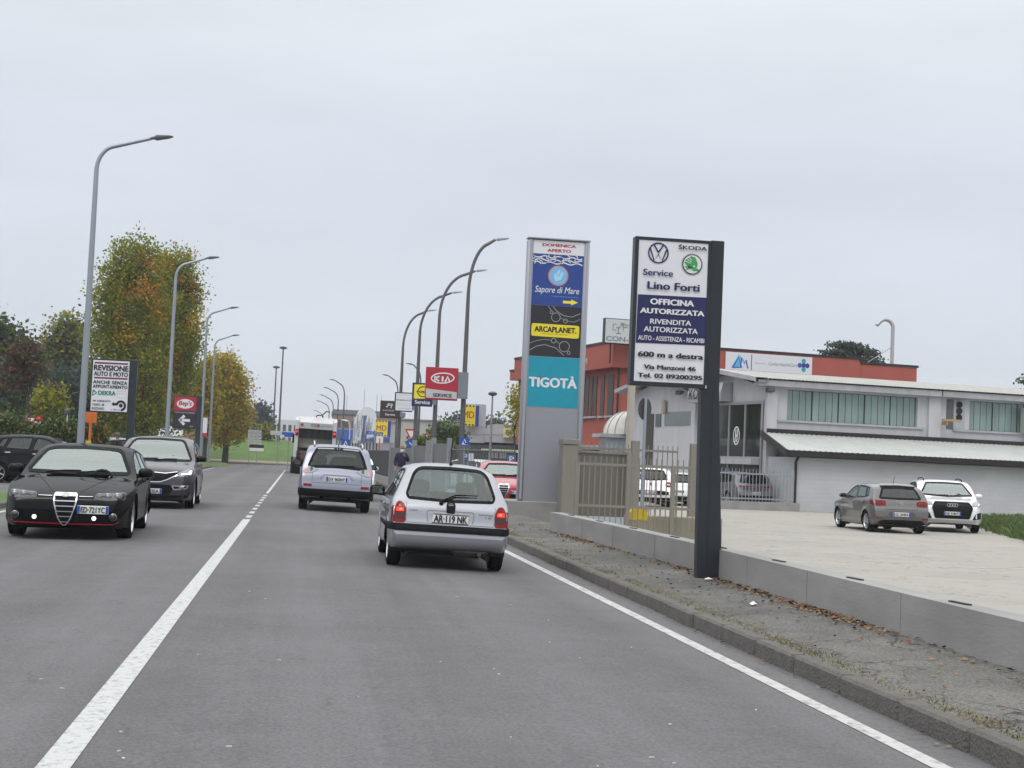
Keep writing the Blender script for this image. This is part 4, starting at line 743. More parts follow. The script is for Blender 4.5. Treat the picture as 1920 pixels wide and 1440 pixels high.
tufts('grass', [(RX+(16.5*random.random()**.5)*math.cos(a), RY+(16.5*random.random()**.5)*math.sin(a), random.uniform(.5, 1.0)) for a in np.linspace(3.2, 6.2, 10)], .2, GRASS, 3, .3)
# fallen leaves
mb = MB(); LV = [mat('leaf_brown', (.11, .065, .035), .8, var=.5, scale=9), mat('leaf_ochre', (.22, .14, .06), .8, var=.4, scale=9), mat('leaf_rust', (.14, .06, .035), .8, var=.4, scale=9)]
def leaf(x, y, z, s_):
    a = random.uniform(0, 6.28); t = random.uniform(-.5, .5); u = random.uniform(-.5, .5); R = Matrix.Rotation(a, 3, 'Z')@Matrix.Rotation(t, 3, 'X')@Matrix.Rotation(u, 3, 'Y'); q = [Vector((0, -s_, 0)), Vector((s_*.6, -s_*.1, .1*s_)), Vector((.1*s_, s_, 0)), Vector((-s_*.6, 0, .1*s_))]
    mb.add([Vector((x, y, z+.012+abs(math.sin(t))*s_*.5))+R@p for p in q], [(0, 1, 2, 3)], random.randrange(3))
def wallx(y): return 5.36 if y < 20 else 5.36-(y-20)*.034
for _ in range(1250):
    y = random.choice((random.uniform(8, 31), random.gauss(17.5, 1.6), random.gauss(25.5, 1.3), random.gauss(14, .9))); y = max(8, min(31, y)); x = wallx(y)-abs(random.gauss(0, .13))-.02; leaf(x, y, pz(x), random.uniform(.015, .038))
for _ in range(420): y = random.uniform(8, 30); x = random.uniform(4.05, 5.2); leaf(x, y, pz(x), random.uniform(.012, .03))
for _ in range(120): y = random.uniform(8, 26); x = 3.86-abs(random.gauss(0, .06)); leaf(x, y, zr(x), random.uniform(.012, .025))
stuff(mb.build('fallen_leaves', LV), 'brown fallen leaves along the low wall')
for (x, y, s_, r_) in ((5.1, 17.5, .06, .4), (4.75, 14.6, .06, .9)):
    mb = MB(); k = 9; mb.add([(s_*(1.3*math.cos(2*math.pi*i/k))*random.uniform(.7, 1.1), s_*.55*math.sin(2*math.pi*i/k)*random.uniform(.7, 1.2), random.uniform(.004, .03)) for i in range(k)]+[(0, 0, .05)], [(i, (i+1) % k, k) for i in range(k)]); o = mb.build('litter', mat('paper_white', (.66, .66, .64), .7), loc=(x, y, pz(x)), rz=r_)
    tag(o, {17.5: 'crumpled white paper at the foot of the dark sign post', 19.2: 'small white scrap beside the low wall, behind the dark post', 14.6: 'flat white paper scrap alone on the pavement'}[y], 'litter')
# ------------------------------------------------------------------ low walls
o = thing('low_wall', 'long grey concrete wall low along the pavement, in front of the car park', 'wall'); P = [(5.36, 3), (5.36, 20), (5.24, 24), (5.06, 28.9)]; mb = MB()
TOP = .46
for (a, b_) in zip(P[:-1], P[1:]):
    mb.add([(a[0], a[1], -.2), (b_[0], b_[1], -.2), (b_[0], b_[1], TOP), (a[0], a[1], TOP), (a[0]+.26, a[1], -.2), (b_[0]+.26, b_[1], -.2), (b_[0]+.26, b_[1], TOP), (a[0]+.26, a[1], TOP)], [(0, 1, 2, 3), (4, 5, 6, 7), (3, 2, 6, 7)]+([(0, 3, 7, 4)] if a[1] < 4 else [])+([(1, 2, 6, 5)] if b_[1] > 28 else []))
mb.build('wall', CONC, o); mb = MB()
for y in np.arange(4.5, 28, 2.3): mb.box((wallx(y)+.13, y, TOP+.006), (.04, .3, .015), .1)
mb.build('rebar_slot', mat('rust_dark', (.05, .042, .038), .9), o); mb = MB()
for y in np.arange(5, 28, 2.35): mb.box((wallx(y)-.0005, y+random.uniform(-.3, .3), .26), (.005, .008, .4))
mb.build('joint', mat('joint_dark', (.19, .187, .18), .9), o)
o = MB().bb(5.52, 9.3, 37.9, 39.6, -.2, .40, bev=.02).build('plinth_wall', CONC); tag(o, 'low concrete plinth wall under the tall grey totem', 'wall')
# ------------------------------------------------------------------ buildings
WALLW = mat('white_render', (.48, .48, .51), .85, var=.16, scale=1.6, bump=.15, bscale=40, stretch=(1.5, 1.5, .18)); BEAM = mat('pale_concrete', (.37, .37, .39), .85, var=.32, scale=2.2, bump=.2, bscale=20, stretch=(1, 1, .4))
def blockwork(name, c):
    mt, t, n, l, b = nodes(name); MATS[name] = mt; tc_ = n.new('ShaderNodeTexCoord'); sx = n.new('ShaderNodeSeparateXYZ'); l.new(tc_.outputs['Object'], sx.inputs[0]); cx = n.new('ShaderNodeCombineXYZ'); ad = n.new('ShaderNodeMath'); ad.operation = 'ADD'; l.new(sx.outputs[0], ad.inputs[0]); l.new(sx.outputs[1], ad.inputs[1]); l.new(ad.outputs[0], cx.inputs[0]); l.new(sx.outputs[2], cx.inputs[1])
    br = n.new('ShaderNodeTexBrick'); br.inputs['Scale'].default_value = 1; br.inputs['Brick Width'].default_value = .5; br.inputs['Row Height'].default_value = .2; br.inputs['Mortar Size'].default_value = .008; br.inputs['Mortar Smooth'].default_value = .6; br.inputs['Color1'].default_value = tuple(v*.985 for v in c)+(1,); br.inputs['Color2'].default_value = tuple(v*1.015 for v in c)+(1,); br.inputs['Mortar'].default_value = tuple(v*.9 for v in c)+(1,); l.new(cx.outputs[0], br.inputs['Vector'])
    z = n.new('ShaderNodeTexNoise'); z.inputs['Scale'].default_value = .5; z.inputs['Detail'].default_value = 7; l.new(tc_.outputs['Object'], z.inputs['Vector']); r = n.new('ShaderNodeMapRange'); r.inputs[1].default_value = .3; r.inputs[2].default_value = .7; r.inputs[3].default_value = .88; r.inputs[4].default_value = 1.1; l.new(z.outputs['Fac'], r.inputs[0])
    v = n.new('ShaderNodeVectorMath'); v.operation = 'SCALE'; l.new(br.outputs['Color'], v.inputs[0]); l.new(r.outputs[0], v.inputs['Scale']); l.new(v.outputs[0], b.inputs['Base Color']); b.inputs['Roughness'].default_value = .8; bu = n.new('ShaderNodeBump'); bu.inputs['Strength'].default_value = .4; bu.inputs['Distance'].default_value = .02; bu.invert = True; l.new(br.outputs['Fac'], bu.inputs['Height']); l.new(bu.outputs[0], b.inputs['Normal']); return mt
REDW = mat('red_render', (.36, .085, .062), .85, var=.10, scale=.8, bump=.1, bscale=30)
DKB = mat('dark_brown_metal', (.022, .018, .02), .5, spec=.3); GLAZ = mat('green_glass', (.21, .29, .275), .25, var=.4, scale=1.3, coat=.4, stretch=(1, 1, .35)); GDARK = mat('dark_glazing', (.012, .02, .018), .06, var=.6, scale=.5, spec=.5); RIBM = mat('ribbed_sheet', (.43, .45, .43), .55, var=.16, scale=1.2); GREYM = mat('grey_metal', (.30, .31, .33), .45, .3, var=.06); DARK = mat('dark_void', (.012, .013, .014), .9); BROWNG = mat('brown_shutter', (.05, .042, .04), .5)
A9 = rad(9); P0 = (20.4, 62.0)
S = lambda px, py: HIT(px, py, P0, A9); T = lambda px, py: HIT(px, py, P0, A9+math.pi/2)
b = thing('showroom', 'white car showroom with green glass windows, behind the parked grey hatchback', 'building', (P0[0], P0[1], 0), A9)
ze = S(1437, 712)[1]; zb = S(1434, 724)[1]; us = [S(1476, 760)[0], S(1721, 760)[0], S(1818, 760)[0], S(1915, 780)[0]]; zt = S(1600, 738)[1]; zs = S(1600, 794)[1]; UE = 30
mb = MB()
mb.bb(0, UE, .0, .25, -.2, zs); mb.bb(0, us[0], 0, .25, zs, zt); mb.bb(us[1], us[2], 0, .25, zs, zt); mb.bb(us[3]+3, UE, 0, .25, zs, zt)
mb.bb(0, UE, 0, .25, zt, zb+.02); mb.bb(.02, UE, .26, 16, -.2, zb)
mb.add([(.0, y, z) for y, z in ((.25, -.2), (16, -.2), (16, zb), (12, zb+.75), (8, zb), (4, zb+.75), (.25, zb))]+[(UE, y, z) for y, z in ((.25, -.2), (16, -.2), (16, zb), (12, zb+.75), (8, zb), (4, zb+.75), (.25, zb))], [(0, 1, 2, 3, 4, 5, 6), (13, 12, 11, 10, 9, 8, 7)])
mb.build('wall', WALLW, b)
for u0, u1 in ((0.02, S(1455, 760)[0]), (S(1739, 760)[0], S(1761, 760)[0])): MB().bb(u0, u1, -.16, .0, -.2, zb-.02).build('pilaster', WALLW, b)
mb = MB(); seam = S(1757, 740)[0]
mb.bb(-.6, seam-.03, -.45, .0, zb-.01, ze-.02); mb.bb(seam+.03, UE, -.45, .0, zb-.01, ze-.02); mb.build('eave_beam', BEAM, b, bevel=.02)
mb = MB(); mb.bb(us[0]-.5, us[1]+.3, -.10, -.005, zs-.10, zs-.01); mb.bb(us[2]-.9, UE, -.10, -.005, zs-.10, zs-.01); mb.build('sill', BEAM, b)
for u0, u1 in ((us[0], us[1]), (us[2], us[3]+3)):
    mb = MB(); mb.bb(u0, u1, .2, .245, zs, zt); w_ = mb.build('window', mat('window_dark', (.03, .045, .043), .4), b); k = int((u1-u0)/.33); mb = MB(); dw = (u1-u0)/k
    for i in range(k): q = u0+i*dw; mb.bb(q+.015, q+dw-.015-(.05 if i % 4 == 3 else 0), .14+random.uniform(0, .02), .19, zs+.02, zt-.03)
    mb.build('pane', GLAZ, w_)
mb = MB(); ru = np.arange(-.7, UE, .09); vs_ = []                # corrugated roof, two shallow ridges
for y, z in ((-.55, ze+.02), (4, ze+.62), (8, ze+.0), (12, ze+.62), (16.6, ze+.0)):
    vs_.append([(u, y, z+(.035 if i % 2 else 0)) for i, u in enumerate(ru)])
n = len(ru); mb.add([p for r_ in vs_ for p in r_], [(i*n+j, i*n+j+1, (i+1)*n+j+1, (i+1)*n+j) for i in range(4) for j in range(n-1)])
rf = mb.build('roof', mat('roof_sheet', (.36, .36, .335), .8, var=.25, scale=2), b); mb = MB()
for (y0, z0, y1, z1) in ((-.55, ze, 4, ze+.6), (4, ze+.6, 8, ze), (8, ze, 12, ze+.6), (12, ze+.6, 16.6, ze)): mb.add([(-.78, y0, z0-.14), (-.78, y1, z1-.14), (-.78, y1, z1+.06), (-.78, y0, z0+.06), (-.2, y0, z0-.14), (-.2, y1, z1-.14), (-.2, y1, z1+.06), (-.2, y0, z0+.06)], [(0, 1, 2, 3), (4, 7, 6, 5), (0, 4, 5, 1), (3, 2, 6, 7)])
mb.build('verge_board', BEAM, rf)
# showroom glazing on the gable side
t0, t1 = T(1431, 800)[0], T(1352, 800)[0]; g0, g1 = -.19, T(1431, 757)[1]
mb = MB(); mb.bb(-.05, -.005, t0, t1+.6, g0, g1); sh = mb.build('shop_window', GDARK, b); mb = MB()
for t in np.linspace(t0, t1+.6, 4): mb.bb(-.11, -.052, t-.05, t+.05, g0, g1)
mb.bb(-.12, -.055, t0-.1, t1+.7, g1, g1+.14); mb.bb(-.12, -.055, t0, t1+.6, 2.0, 2.08); mb.build('frame', GREYM, sh)
mb = MB(); mb.bb(-.5, -.06, t0+.1, t1*.75, 1.72, 2.0); mb.build('entrance_canopy', BEAM, b); mb = MB(); mb.bb(-.09, -.06, t0+.3, t1*.45, -.19, 1.7); mb.build('door', BROWNG, b)
q0 = T(1383, 817); a = Art(); wm = mat('sticker_white', (.7, .7, .7), .5); a.stroke(ell(0, 0, .30, .40, 32), .07, wm, 1, True); a.stroke([(-.13, -.3), (-.05, .3)], .09, wm, 1); a.stroke([(.13, .3), (.05, -.3)], .09, wm, 1); a.stroke([(-.1, -.06), (.1, .06)], .09, wm, 1); a.build('logo', b, (-.06, q0[0], q0[1]), -math.pi/2)
sb = MB(); ta, tb_ = T(1374, 740)[0], T(1330, 740)[0]; za, zc = T(1374, 753)[1], T(1374, 718)[1]
sb.add([(-.04, t, z) for t in (ta, tb_+1.2) for z in (za, zc)]+[(x, t, z) for t in (ta, tb_+1.2) for x, z in ((-.62, za), (-.62, (za+zc)/2), (-.5, zc))], [(0, 1, 3, 2), (4, 5, 8, 7), (5, 6, 9, 8), (0, 4, 7, 2), (1, 3, 9, 6), (0, 1, 6, 5, 4), (2, 7, 8, 9, 3)])
sgn = thing('fascia_sign', 'curved metal sign box on the white gable wall, beside the dark post', 'sign', (P0[0], P0[1], 0), A9); sb.build('sign_box', mat('brushed_steel', (.45, .46, .48), .35, .7, var=.1, stretch=(1, 12, 1)), sgn); a = Art(); a.text('KOCAR', 0, .62, 2.6, .1, DKB, 1, shear=.15); a.build('lettering', sgn, (-.64, tb_+1.0, za+.05), -math.pi/2)
# left part of the gable side: strip window, openings
mb = MB(); a0, a1 = T(1296, 780), T(1247, 790); mb.bb(-.04, -.004, a0[0], a1[0], T(1296, 797)[1], T(1296, 771)[1]); mb.build('window', mat('grey_window', (.17, .20, .21), .15, var=.15), b); mb = MB(); mb.bb(-.04, -.004, T(1240, 790)[0], T(1230, 790)[0], T(1240, 800)[1], T(1240, 776)[1]); mb.build('window', mat('dark_window', (.06, .07, .08), .15), b)
mb = MB(); mb.bb(-.05, -.004, T(1226, 800)[0], T(1213, 800)[0], -.19, T(1226, 776)[1]); mb.build('door', BROWNG, b)
for px, wd in ((1302, .25), (1346, .12)): q = T(px, 800)[0]; mb = MB(); mb.bb(-.10, -.0, q-wd, q+wd, -.19, zb-.1); mb.build('pilaster', WALLW, b)
mb = MB(); q = T(1250, 764); mb.lathe([(.0, -.35), (.14, -.3), (.14, .3), (.10, .38), (0, .38)], 12, Matrix.Translation((-.16, q[0], q[1]))); o = mb.build('alarm_bell', mat('bell_beige', (.36, .32, .26), .6), b)
for px, py in ((1285, 738), (1437, 733)):
    q = (T if px < 1400 else S)(px, py); c_ = Vector((-.35, q[0], q[1])) if px < 1400 else Vector((q[0], -.35, q[1])); mb = MB()
    for dx in (-.25, .2): mb.box(c_+Vector((dx*.3, dx, .03)), (.22, .3, .2), .6, bev=.04)
    mb.tube([c_+Vector((.3, .1, .1)), c_+Vector((0, 0, .08))], .03, 6); o = mb.build('floodlight', mat('lamp_dark', (.07, .07, .09), .5), b)
# side extension and its ribbed lean-to roof
E0 = S(1497, 900); ue = E0[0]-1.2; ye = -2.95
fx = HIT(1497, 850, (P0[0]+ye*-math.sin(A9), P0[1]+ye*math.cos(A9)), A9); u1 = fx[0]; zw = HIT(1600, 860, (P0[0]+ye*-math.sin(A9), P0[1]+ye*math.cos(A9)), A9)[1]; u2 = HIT(1438, 815, (P0[0], P0[1]), A9)[0]; zct = S(1500, 815)[1]; u3 = HIT(1474, 847, (P0[0]+(ye-.5)*-math.sin(A9), P0[1]+(ye-.5)*math.cos(A9)), A9)[0]
mb = MB(); mb.bb(u1, UE, ye, -.17, -.2, zw-.05); mb.build('extension_wall', blockwork('painted_blocks', (.46, .47, .485)), b)
mb = MB(); ru = np.arange(0, 1.0001, 1/480)
lo = [(u3+(UE-u3)*k, ye-.5, zw+.22+(.03 if i % 4 in (1, 2) else 0)) for i, k in enumerate(ru)]; hi = [(u2-.35+(UE-u2+.35)*k, -.18, zct+(.03 if i % 4 in (1, 2) else 0)) for i, k in enumerate(ru)]; n = len(ru)
mb.add(lo+hi, [(j, j+1, n+j+1, n+j) for j in range(n-1)]); cr = mb.build('lean_to_roof', RIBM, b)
mb = MB(); mb.add([(u3, ye-.52, zw-.02), (UE, ye-.52, zw-.02), (UE, ye-.52, zw+.23), (u3, ye-.52, zw+.23), (u3, ye-.44, zw-.02), (UE, ye-.44, zw-.02), (UE, ye-.44, zw+.21), (u3, ye-.44, zw+.21)], [(0, 1, 2, 3), (4, 7, 6, 5), (0, 4, 5, 1), (0, 3, 7, 4)]); mb.bb(u2-.1, UE, -.2, -.05, zct+.02, zct+.20)
mb.add([(u3-.03, ye-.52, zw-.02), (u3-.03, ye-.52, zw+.25), (u2-.4, -.15, zct+.1), (u2-.4, -.15, zct-.2), (u3+.06, ye-.52, zw-.02), (u3+.06, ye-.52, zw+.25), (u2-.3, -.15, zct+.1), (u2-.3, -.15, zct-.2)], [(0, 1, 2, 3), (4, 7, 6, 5), (0, 4, 5, 1), (1, 5, 6, 2), (0, 3, 7, 4)]); mb.build('fascia', DKB, cr)
mb = MB(); mb.tube([(u1-.12, ye-.25, zw), (u1-.16, ye-.1, zw-.25), (u1-.16, ye-.08, -.15)], .06, 8); mb.build('downpipe', DKB, b)
q = S(1787, 760); mb = MB(); mb.bb(q[0]-.35, q[0]-.02, -.04, -.004, zs, zt); mb.build('vent_strip', mat('vent_grey', (.10, .10, .11), .6), b); mb = MB(); mb.bb(q[0], q[0]+.6, -.06, -.004, zs, zt); vp = mb.build('vent_panel', BEAM, b); mb = MB()
for z in (.84, .62, .40): mb.lathe([(0, .02), (.12, .02), (.15, .05), (.15, 0)], 20, Matrix.Translation((q[0]+.28, -.07, zs+(zt-zs)*z))@Matrix.Rotation(rad(90), 4, 'X'))
mb.build('vent_hole', DARK, vp); q = S(1768, 788); mb = MB(); mb.box((q[0]+.15, -.45, q[1]), (.95, .10, .09)); mb.box((q[0]-.1, -.3, q[1]-.14), (.06, .4, .2)); mb.build('hoist_arm', mat('ochre_paint', (.38, .26, .11), .6), b); q = S(1917, 790); mb = MB(); mb.bb(q[0]-.15, q[0]+1.6, -.5, -.05, zs-.05, zt-.2); mb.build('wall_cabinet', mat('cabinet_grey', (.33, .36, .33), .6), b)
# red office building behind
PR = D(1158, 800, 88); PR = (PR.x, PR.y); SR = lambda px, py: HIT(px, py, PR, A9); TR_ = lambda px, py: HIT(px, py, PR, A9+math.pi/2)
r = thing('office_building', 'red office building with tall narrow windows, behind the white showroom', 'building', (PR[0], PR[1], 0), A9)
zc = TR_(1150, 654)[1]; zo = SR(1163, 690)[1]; zl = SR(1160, 836)[1]; ur = SR(1711, 700)[0]; um = SR(1607, 680)[0]; z1 = SR(1400, 657)[1]; z2 = SR(1660, 684)[1]; tl = TR_(1090, 700)[0]
mb = MB(); mb.bb(0, um, 0, 20, zl, z1-.1); mb.bb(um+.01, ur, 0, 14, zl, z2-.1); mb.bb(.0, 2.6, 20.01, tl+14, zl, z1-1.2); mb.bb(.6, um, .8, 19, -.2, zl); mb.build('wall', REDW, r)
mb = MB(); mb.bb(-.7, um-.01, -.5, 20, zo, z1-.12); mb.bb(-.7, 2, 20.01, tl+14, zo-.0, z1-1.0); pp = mb.build('parapet', REDW, r); mb = MB(); mb.bb(-.76, um, -.56, -.3, z1-.12, z1+.02); mb.bb(-.76, -.5, -.3, 20, z1-.12, z1+.02); mb.bb(um+.02, ur+.1, -.56, -.3, z2-.1, z2+.05); mb.bb(um-.1, um+.06, -.58, 3, z2, z1+.02); mb.bb(-.76, -.5, 20.02, tl+14, z1-1.0, z1-.86); mb.build('coping', DKB, pp); mb = MB(); mb.bb(um+.02, ur, -.5, 0, zo, z2-.12); mb.build('parapet', REDW, r)
for x0, x1 in ((1150, 1139), (1133, 1126), (1119, 1113), (1111, 1107), (1104, 1098), (1096, 1088)):
    ta, tb_ = TR_(x0, 760)[0], TR_(x1, 760)[0]; mb = MB(); mb.bb(-.05, -.005, ta, tb_, zl+1.9, zo-.35); wnd = mb.build('window', BROWNG, r); mb = MB(); mb.bb(-.18, -.052, ta-.1, tb_+.1, zl+1.78, zl+1.9); mb.build('sill', BEAM, wnd)
mb = MB(); mb.tube([(-.12, -.12, zo), (-.12, -.12, 0)], .07, 8); mb.build('downpipe', DKB, r); mb = MB(); mb.bb(-.3, .62, -.1, tl+12, zl-.28, zl); mb.build('soffit_band', BEAM, r)
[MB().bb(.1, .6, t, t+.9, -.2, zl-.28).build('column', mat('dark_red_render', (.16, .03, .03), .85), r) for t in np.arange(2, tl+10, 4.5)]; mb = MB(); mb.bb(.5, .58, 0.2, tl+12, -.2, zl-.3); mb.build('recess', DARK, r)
a = Art(); q0, q1 = TR_(1121, 680), TR_(1090, 690); wm2 = mat('letter_cream', (.55, .52, .45), .6); a.text('CON-FERM', 0, TR_(1121, 672)[1]-zo, abs(q1[0]-q0[0])+2, TR_(1121, 684)[1]-zo, wm2, 1, bold=.02); a.f = None; a.build('lettering', r, (-.74, q1[0]+2, zo), -math.pi/2)
def panel_sign(name, label, origin, rz, W_, H_, dep, mats_frame, mat_face, border=.05):
    o = thing(name, label, 'sign', origin, rz); mb = MB(); mb.bb(0, W_, 0, dep, 0, H_, bev=.01); mb.build('frame', mats_frame, o); mb = MB(); mb.bb(border, W_-border, -.012, .02, border, H_-border); p = mb.build('panel', mat_face, o); return o, p
PW = mat('sign_white', (.66, .67, .71), .35, var=.03); INK = mat('sign_black', (.012, .012, .018), .4); NAVY = mat('sign_navy', (.012, .014, .085), .35); REDI = mat('sign_red', (.37, .012, .03), .35); DFR = mat('anthracite_metal', (.026, .032, .04), .42, .2, var=.08, spec=.35)
# roof sign of the red building
L0 = D(1127, 645, 87); wS = (D(1215, 649, 87)-L0).length; hS = (D(1127, 598, 87)-L0).length; o, p = panel_sign('roof_sign', 'white rooftop sign box with a grey emblem, on the red building', (L0.x, L0.y-.9, L0.z), A9, wS, hS, .35, DFR, mat('sign_pale_grey', (.50, .53, .54), .4))
a = Art(amap((805, 712), (1125, 732), (790, 905), wS, hS)); gi = mat('sign_grey', (.16, .17, .17), .4); gg = mat('sign_grey_green', (.33, .42, .40), .4)
a.poly([(905, 745), (985, 765), (960, 790), (925, 782)], gg, 1); a.poly([(880, 790), (930, 745), (945, 750), (900, 800)], gg, 1); a.stroke([(885, 760), (860, 760), (855, 805), (880, 805)], .05, gi, 2); a.stroke([(895, 785), (893, 830)], .06, gi, 2); a.stroke([(875, 832), (912, 832)], .05, gi, 2); a.stroke([(880, 786), (910, 788)], .05, gi, 2); a.stroke([(962, 766), (932, 762), (928, 812)], .05, gi, 2); a.stroke([(932, 785), (955, 788)], .05, gi, 2); a.text('CON-FERM', 808, 850, 1100, 905, gi, 2, bold=.015); a.build('lettering', p, (0, -.014, 0))
[MB().tube([(x, .2, -1.2), (x, .2, .02)], .05, 6).build('strut', DKB, o) for x in (.5, wS-.5)]
# clinic banner on the parapet
zA, zB_ = SR(1353, 660)[1], SR(1353, 690)[1]; uA, uB = SR(1353, 675)[0], SR(1514, 685)[0]; W_ = uB-uA; H_ = zA-zB_+.1
o = thing('banner_sign', 'white clinic banner with blue mountain emblem on the red parapet', 'sign', (PR[0]+uA*math.cos(A9)+.56*math.sin(A9), PR[1]+uA*math.sin(A9)-.56*math.cos(A9), zB_-.1), A9); mb = MB(); mb.bb(0, W_, -.05, -.0, 0, H_); p = mb.build('panel', PW, o)
a = Art(amap((65, 472), (835, 520), (62, 612), W_, H_)); bl = mat('logo_blue', (.03, .10, .40), .4); cy = mat('logo_cyan', (.10, .42, .62), .4); te = mat('logo_teal', (.02, .33, .42), .4); pu = mat('logo_purple', (.05, .03, .22), .4)
a.poly([(110, 602), (178, 495), (215, 540), (175, 600)], cy, 1); a.stroke([(125, 598), (175, 520), (205, 598), (125, 598)], .10, bl, 2); a.stroke([(190, 600), (205, 520), (228, 570), (240, 540), (258, 608)], .10, bl, 3); a.stroke([(292, 495), (288, 622)], .05, INK, 1); a.text('Powered by', 318, 558, 412, 576, gi, 1); a.text('Cerba HealthCare', 442, 556, 700, 598, gi, 1)
for (x, y, m_) in ((757, 550, te), (722, 583, bl), (757, 585, pu), (790, 587, pu), (757, 618, te)): q = a.f(x, y); a2 = a.f; a.f = lambda x, y: (x, y); a.poly(ell(q[0], q[1], .16, .16, 20), m_, 1); a.f = a2
a.build('lettering', p, (0, -.052, 0))
# flue pipe, its stay
q = D(1672, 690, 95); zt_ = D(1675, 600, 95).z; o = thing('flue_pipe', 'tall grey flue pipe with a hooked top, rising behind the red parapet', 'flue', (q.x, q.y, 0)); mb = MB(); R_ = .55; rp = .13; pts = [(0, 0, 4), (0, 0, zt_-R_)]+[(-R_+R_*math.cos(a_), 0, zt_-R_+R_*math.sin(a_)) for a_ in np.linspace(.2, 2.35, 9)]; pts.append((pts[-1][0]-.25, 0, pts[-1][2]-.28)); mb.tube(pts, rp, 14, cap=False); mb.build('pipe', mat('galvanised', (.42, .42, .44), .45, .5, var=.12), o, smooth=40)
mb = MB(); mb.tube([(-.05, 0, zt_-1.9), (-2.15, -.3, q.z+.1)], .025, 6); mb.build('stay', GREYM, o)
# entrance kiosk with domed canopy
q = D(1180, 800, 80); o = thing('entrance_dome', 'pale domed glass canopy over the red building entrance', 'canopy', (q.x, q.y, 0)); zk = D(1160, 818, 80).z; mb = MB(); n = 10
prof = [(1.5*math.cos(t), 1.35*math.sin(t)) for t in np.linspace(0, math.pi/2, n)]; mb.lathe([(r_, zk+.1+h) for r_, h in prof], 16); mb.build('dome', mat('dome_sheet', (.55, .54, .49), .4, var=.12, scale=3), o, smooth=True); mb = MB(); [mb.tube([(1.51*math.cos(t)*math.cos(a_), 1.51*math.cos(t)*math.sin(a_), zk+.1+1.36*math.sin(t)) for t in np.linspace(0, math.pi/2, n)], .025, 5) for a_ in np.linspace(0, 2*math.pi, 16, endpoint=False)]; mb.build('rib', GREYM, o); mb = MB(); mb.bb(-1.9, 1.0, -1.2, 1.2, zk-.1, zk+.1); mb.build('slab', BEAM, o); mb = MB(); mb.bb(-1.5, .9, -1.0, 1.0, -.2, zk-.1); mb.build('lobby', mat('lobby_glass', (.30, .34, .38), .2, var=.2), o)
# supermarket behind the fence
q = D(915, 835, 118); o = thing('supermarket', 'grey supermarket with round tower and yellow sign, beyond the fence', 'building', (q.x, q.y, 0)); zt_ = D(915, 803, 118).z; zu = D(915, 829, 118).z; xl, xr = D(862, 830, 118).x-q.x, D(1100, 830, 118).x-q.x; PAN = mat('grey_cladding', (.42, .43, .47), .5, var=.06, scale=.6, stretch=(1, 1, 4))
mb = MB(); mb.bb(xl, xr, 0, 20, zu, zt_); mb.build('wall', PAN, o); mb = MB(); mb.bb(xl+1, xr, 1.5, 19, -.1, zu); mb.build('shop_front', mat('shop_dark', (.03, .045, .045), .3), o); mb = MB(); mb.bb(xl+2, xr, 1.40, 1.47, zu-.75, zu-.55); mb.build('ceiling_strip', mat('strip_lit', (.85, .95, .6), .4, emit=.5), o)
for k in range(4): x_ = D(927+k*8, 855, 118).x-q.x; mb = MB(); mb.bb(x_-.14, x_+.14, 1.36, 1.45, D(930, 859, 118).z, D(930, 848, 118).z); mb.build('poster', PW, o)
ct = D(889, 800, 118); rc = (D(911, 800, 118)-ct).length; zc1 = D(890, 758, 118).z; mb = MB(); mb.lathe([(rc, D(890, 830, 118).z), (rc, zc1), (0, zc1)], 32, Matrix.Translation((ct.x-q.x, .3, 0))); mb.build('tower', PAN, o, smooth=30); mb = MB(); [mb.lathe([(rc+.015, z), (rc+.015, z+.04)], 32, Matrix.Translation((ct.x-q.x, .3, 0))) for z in (D(890, 815, 118).z, D(890, 801, 118).z)]; mb.bb(xl+rc*2.2, xr, -.02, 0, D(940, 816, 118).z, D(940, 816, 118).z+.04); mb.build('cladding_joint', GREYM, o)
YEL = mat('sign_yellow', (.72, .58, .03), .4, var=.04); BLU = mat('sign_blue', (.015, .04, .26), .4); ORA = mat('sign_orange', (.60, .16, .03), .45)
def md_sign(label, TLp, BRp, Y, depth=.25):
    a_ = D(TLp[0], BRp[1], Y); W_ = D(BRp[0], BRp[1], Y).x-a_.x; H_ = D(TLp[0], TLp[1], Y).z-a_.z; o = thing('shop_sign', label, 'sign', (a_.x, a_.y, a_.z)); mb = MB(); mb.bb(0, W_, 0, depth, 0, H_); p = mb.build('panel', YEL, o); a = Art(lambda x, y: (x*W_, (1-y)*H_))
    a.rect(.80, 0, 1, 1, BLU, 1); [a.rect(.02+.2*k, .0, .12+.2*k, .08, NAVY, 2) for k in range(4)]; [a.rect(.02+.2*k, .9, .12+.2*k, .98, NAVY, 2) for k in range(4)]; a.text('MD', .08, .30, .72, .62, REDI, 2, bold=.012); a.text('DISCOUNT', .1, .76, .5, .80, REDI, 2); a.build('lettering', p, (0, -.004, 0)); return o
md_sign('yellow and blue sign high on the grey round tower', (865, 759), (897, 798), 118-rc-.35); md_sign('smaller yellow sign with blue edges beside the white flags', (703, 788), (732, 818), 150)
q0 = D(946, 807, 117); o = thing('shop_sign', 'pale yellow lettered panel on the supermarket wall, beside the thin tree', 'sign', (q0.x, 117.6, q0.z-.55)); mb = MB(); mb.bb(0, 1.6, 0, .1, 0, .8); p = mb.build('panel', mat('sign_cream', (.62, .56, .30), .5), o); a = Art(); a.text('GOGO', .2, .6, 1.4, .2, NAVY, 1); a.build('lettering', p, (0, -.005, 0))
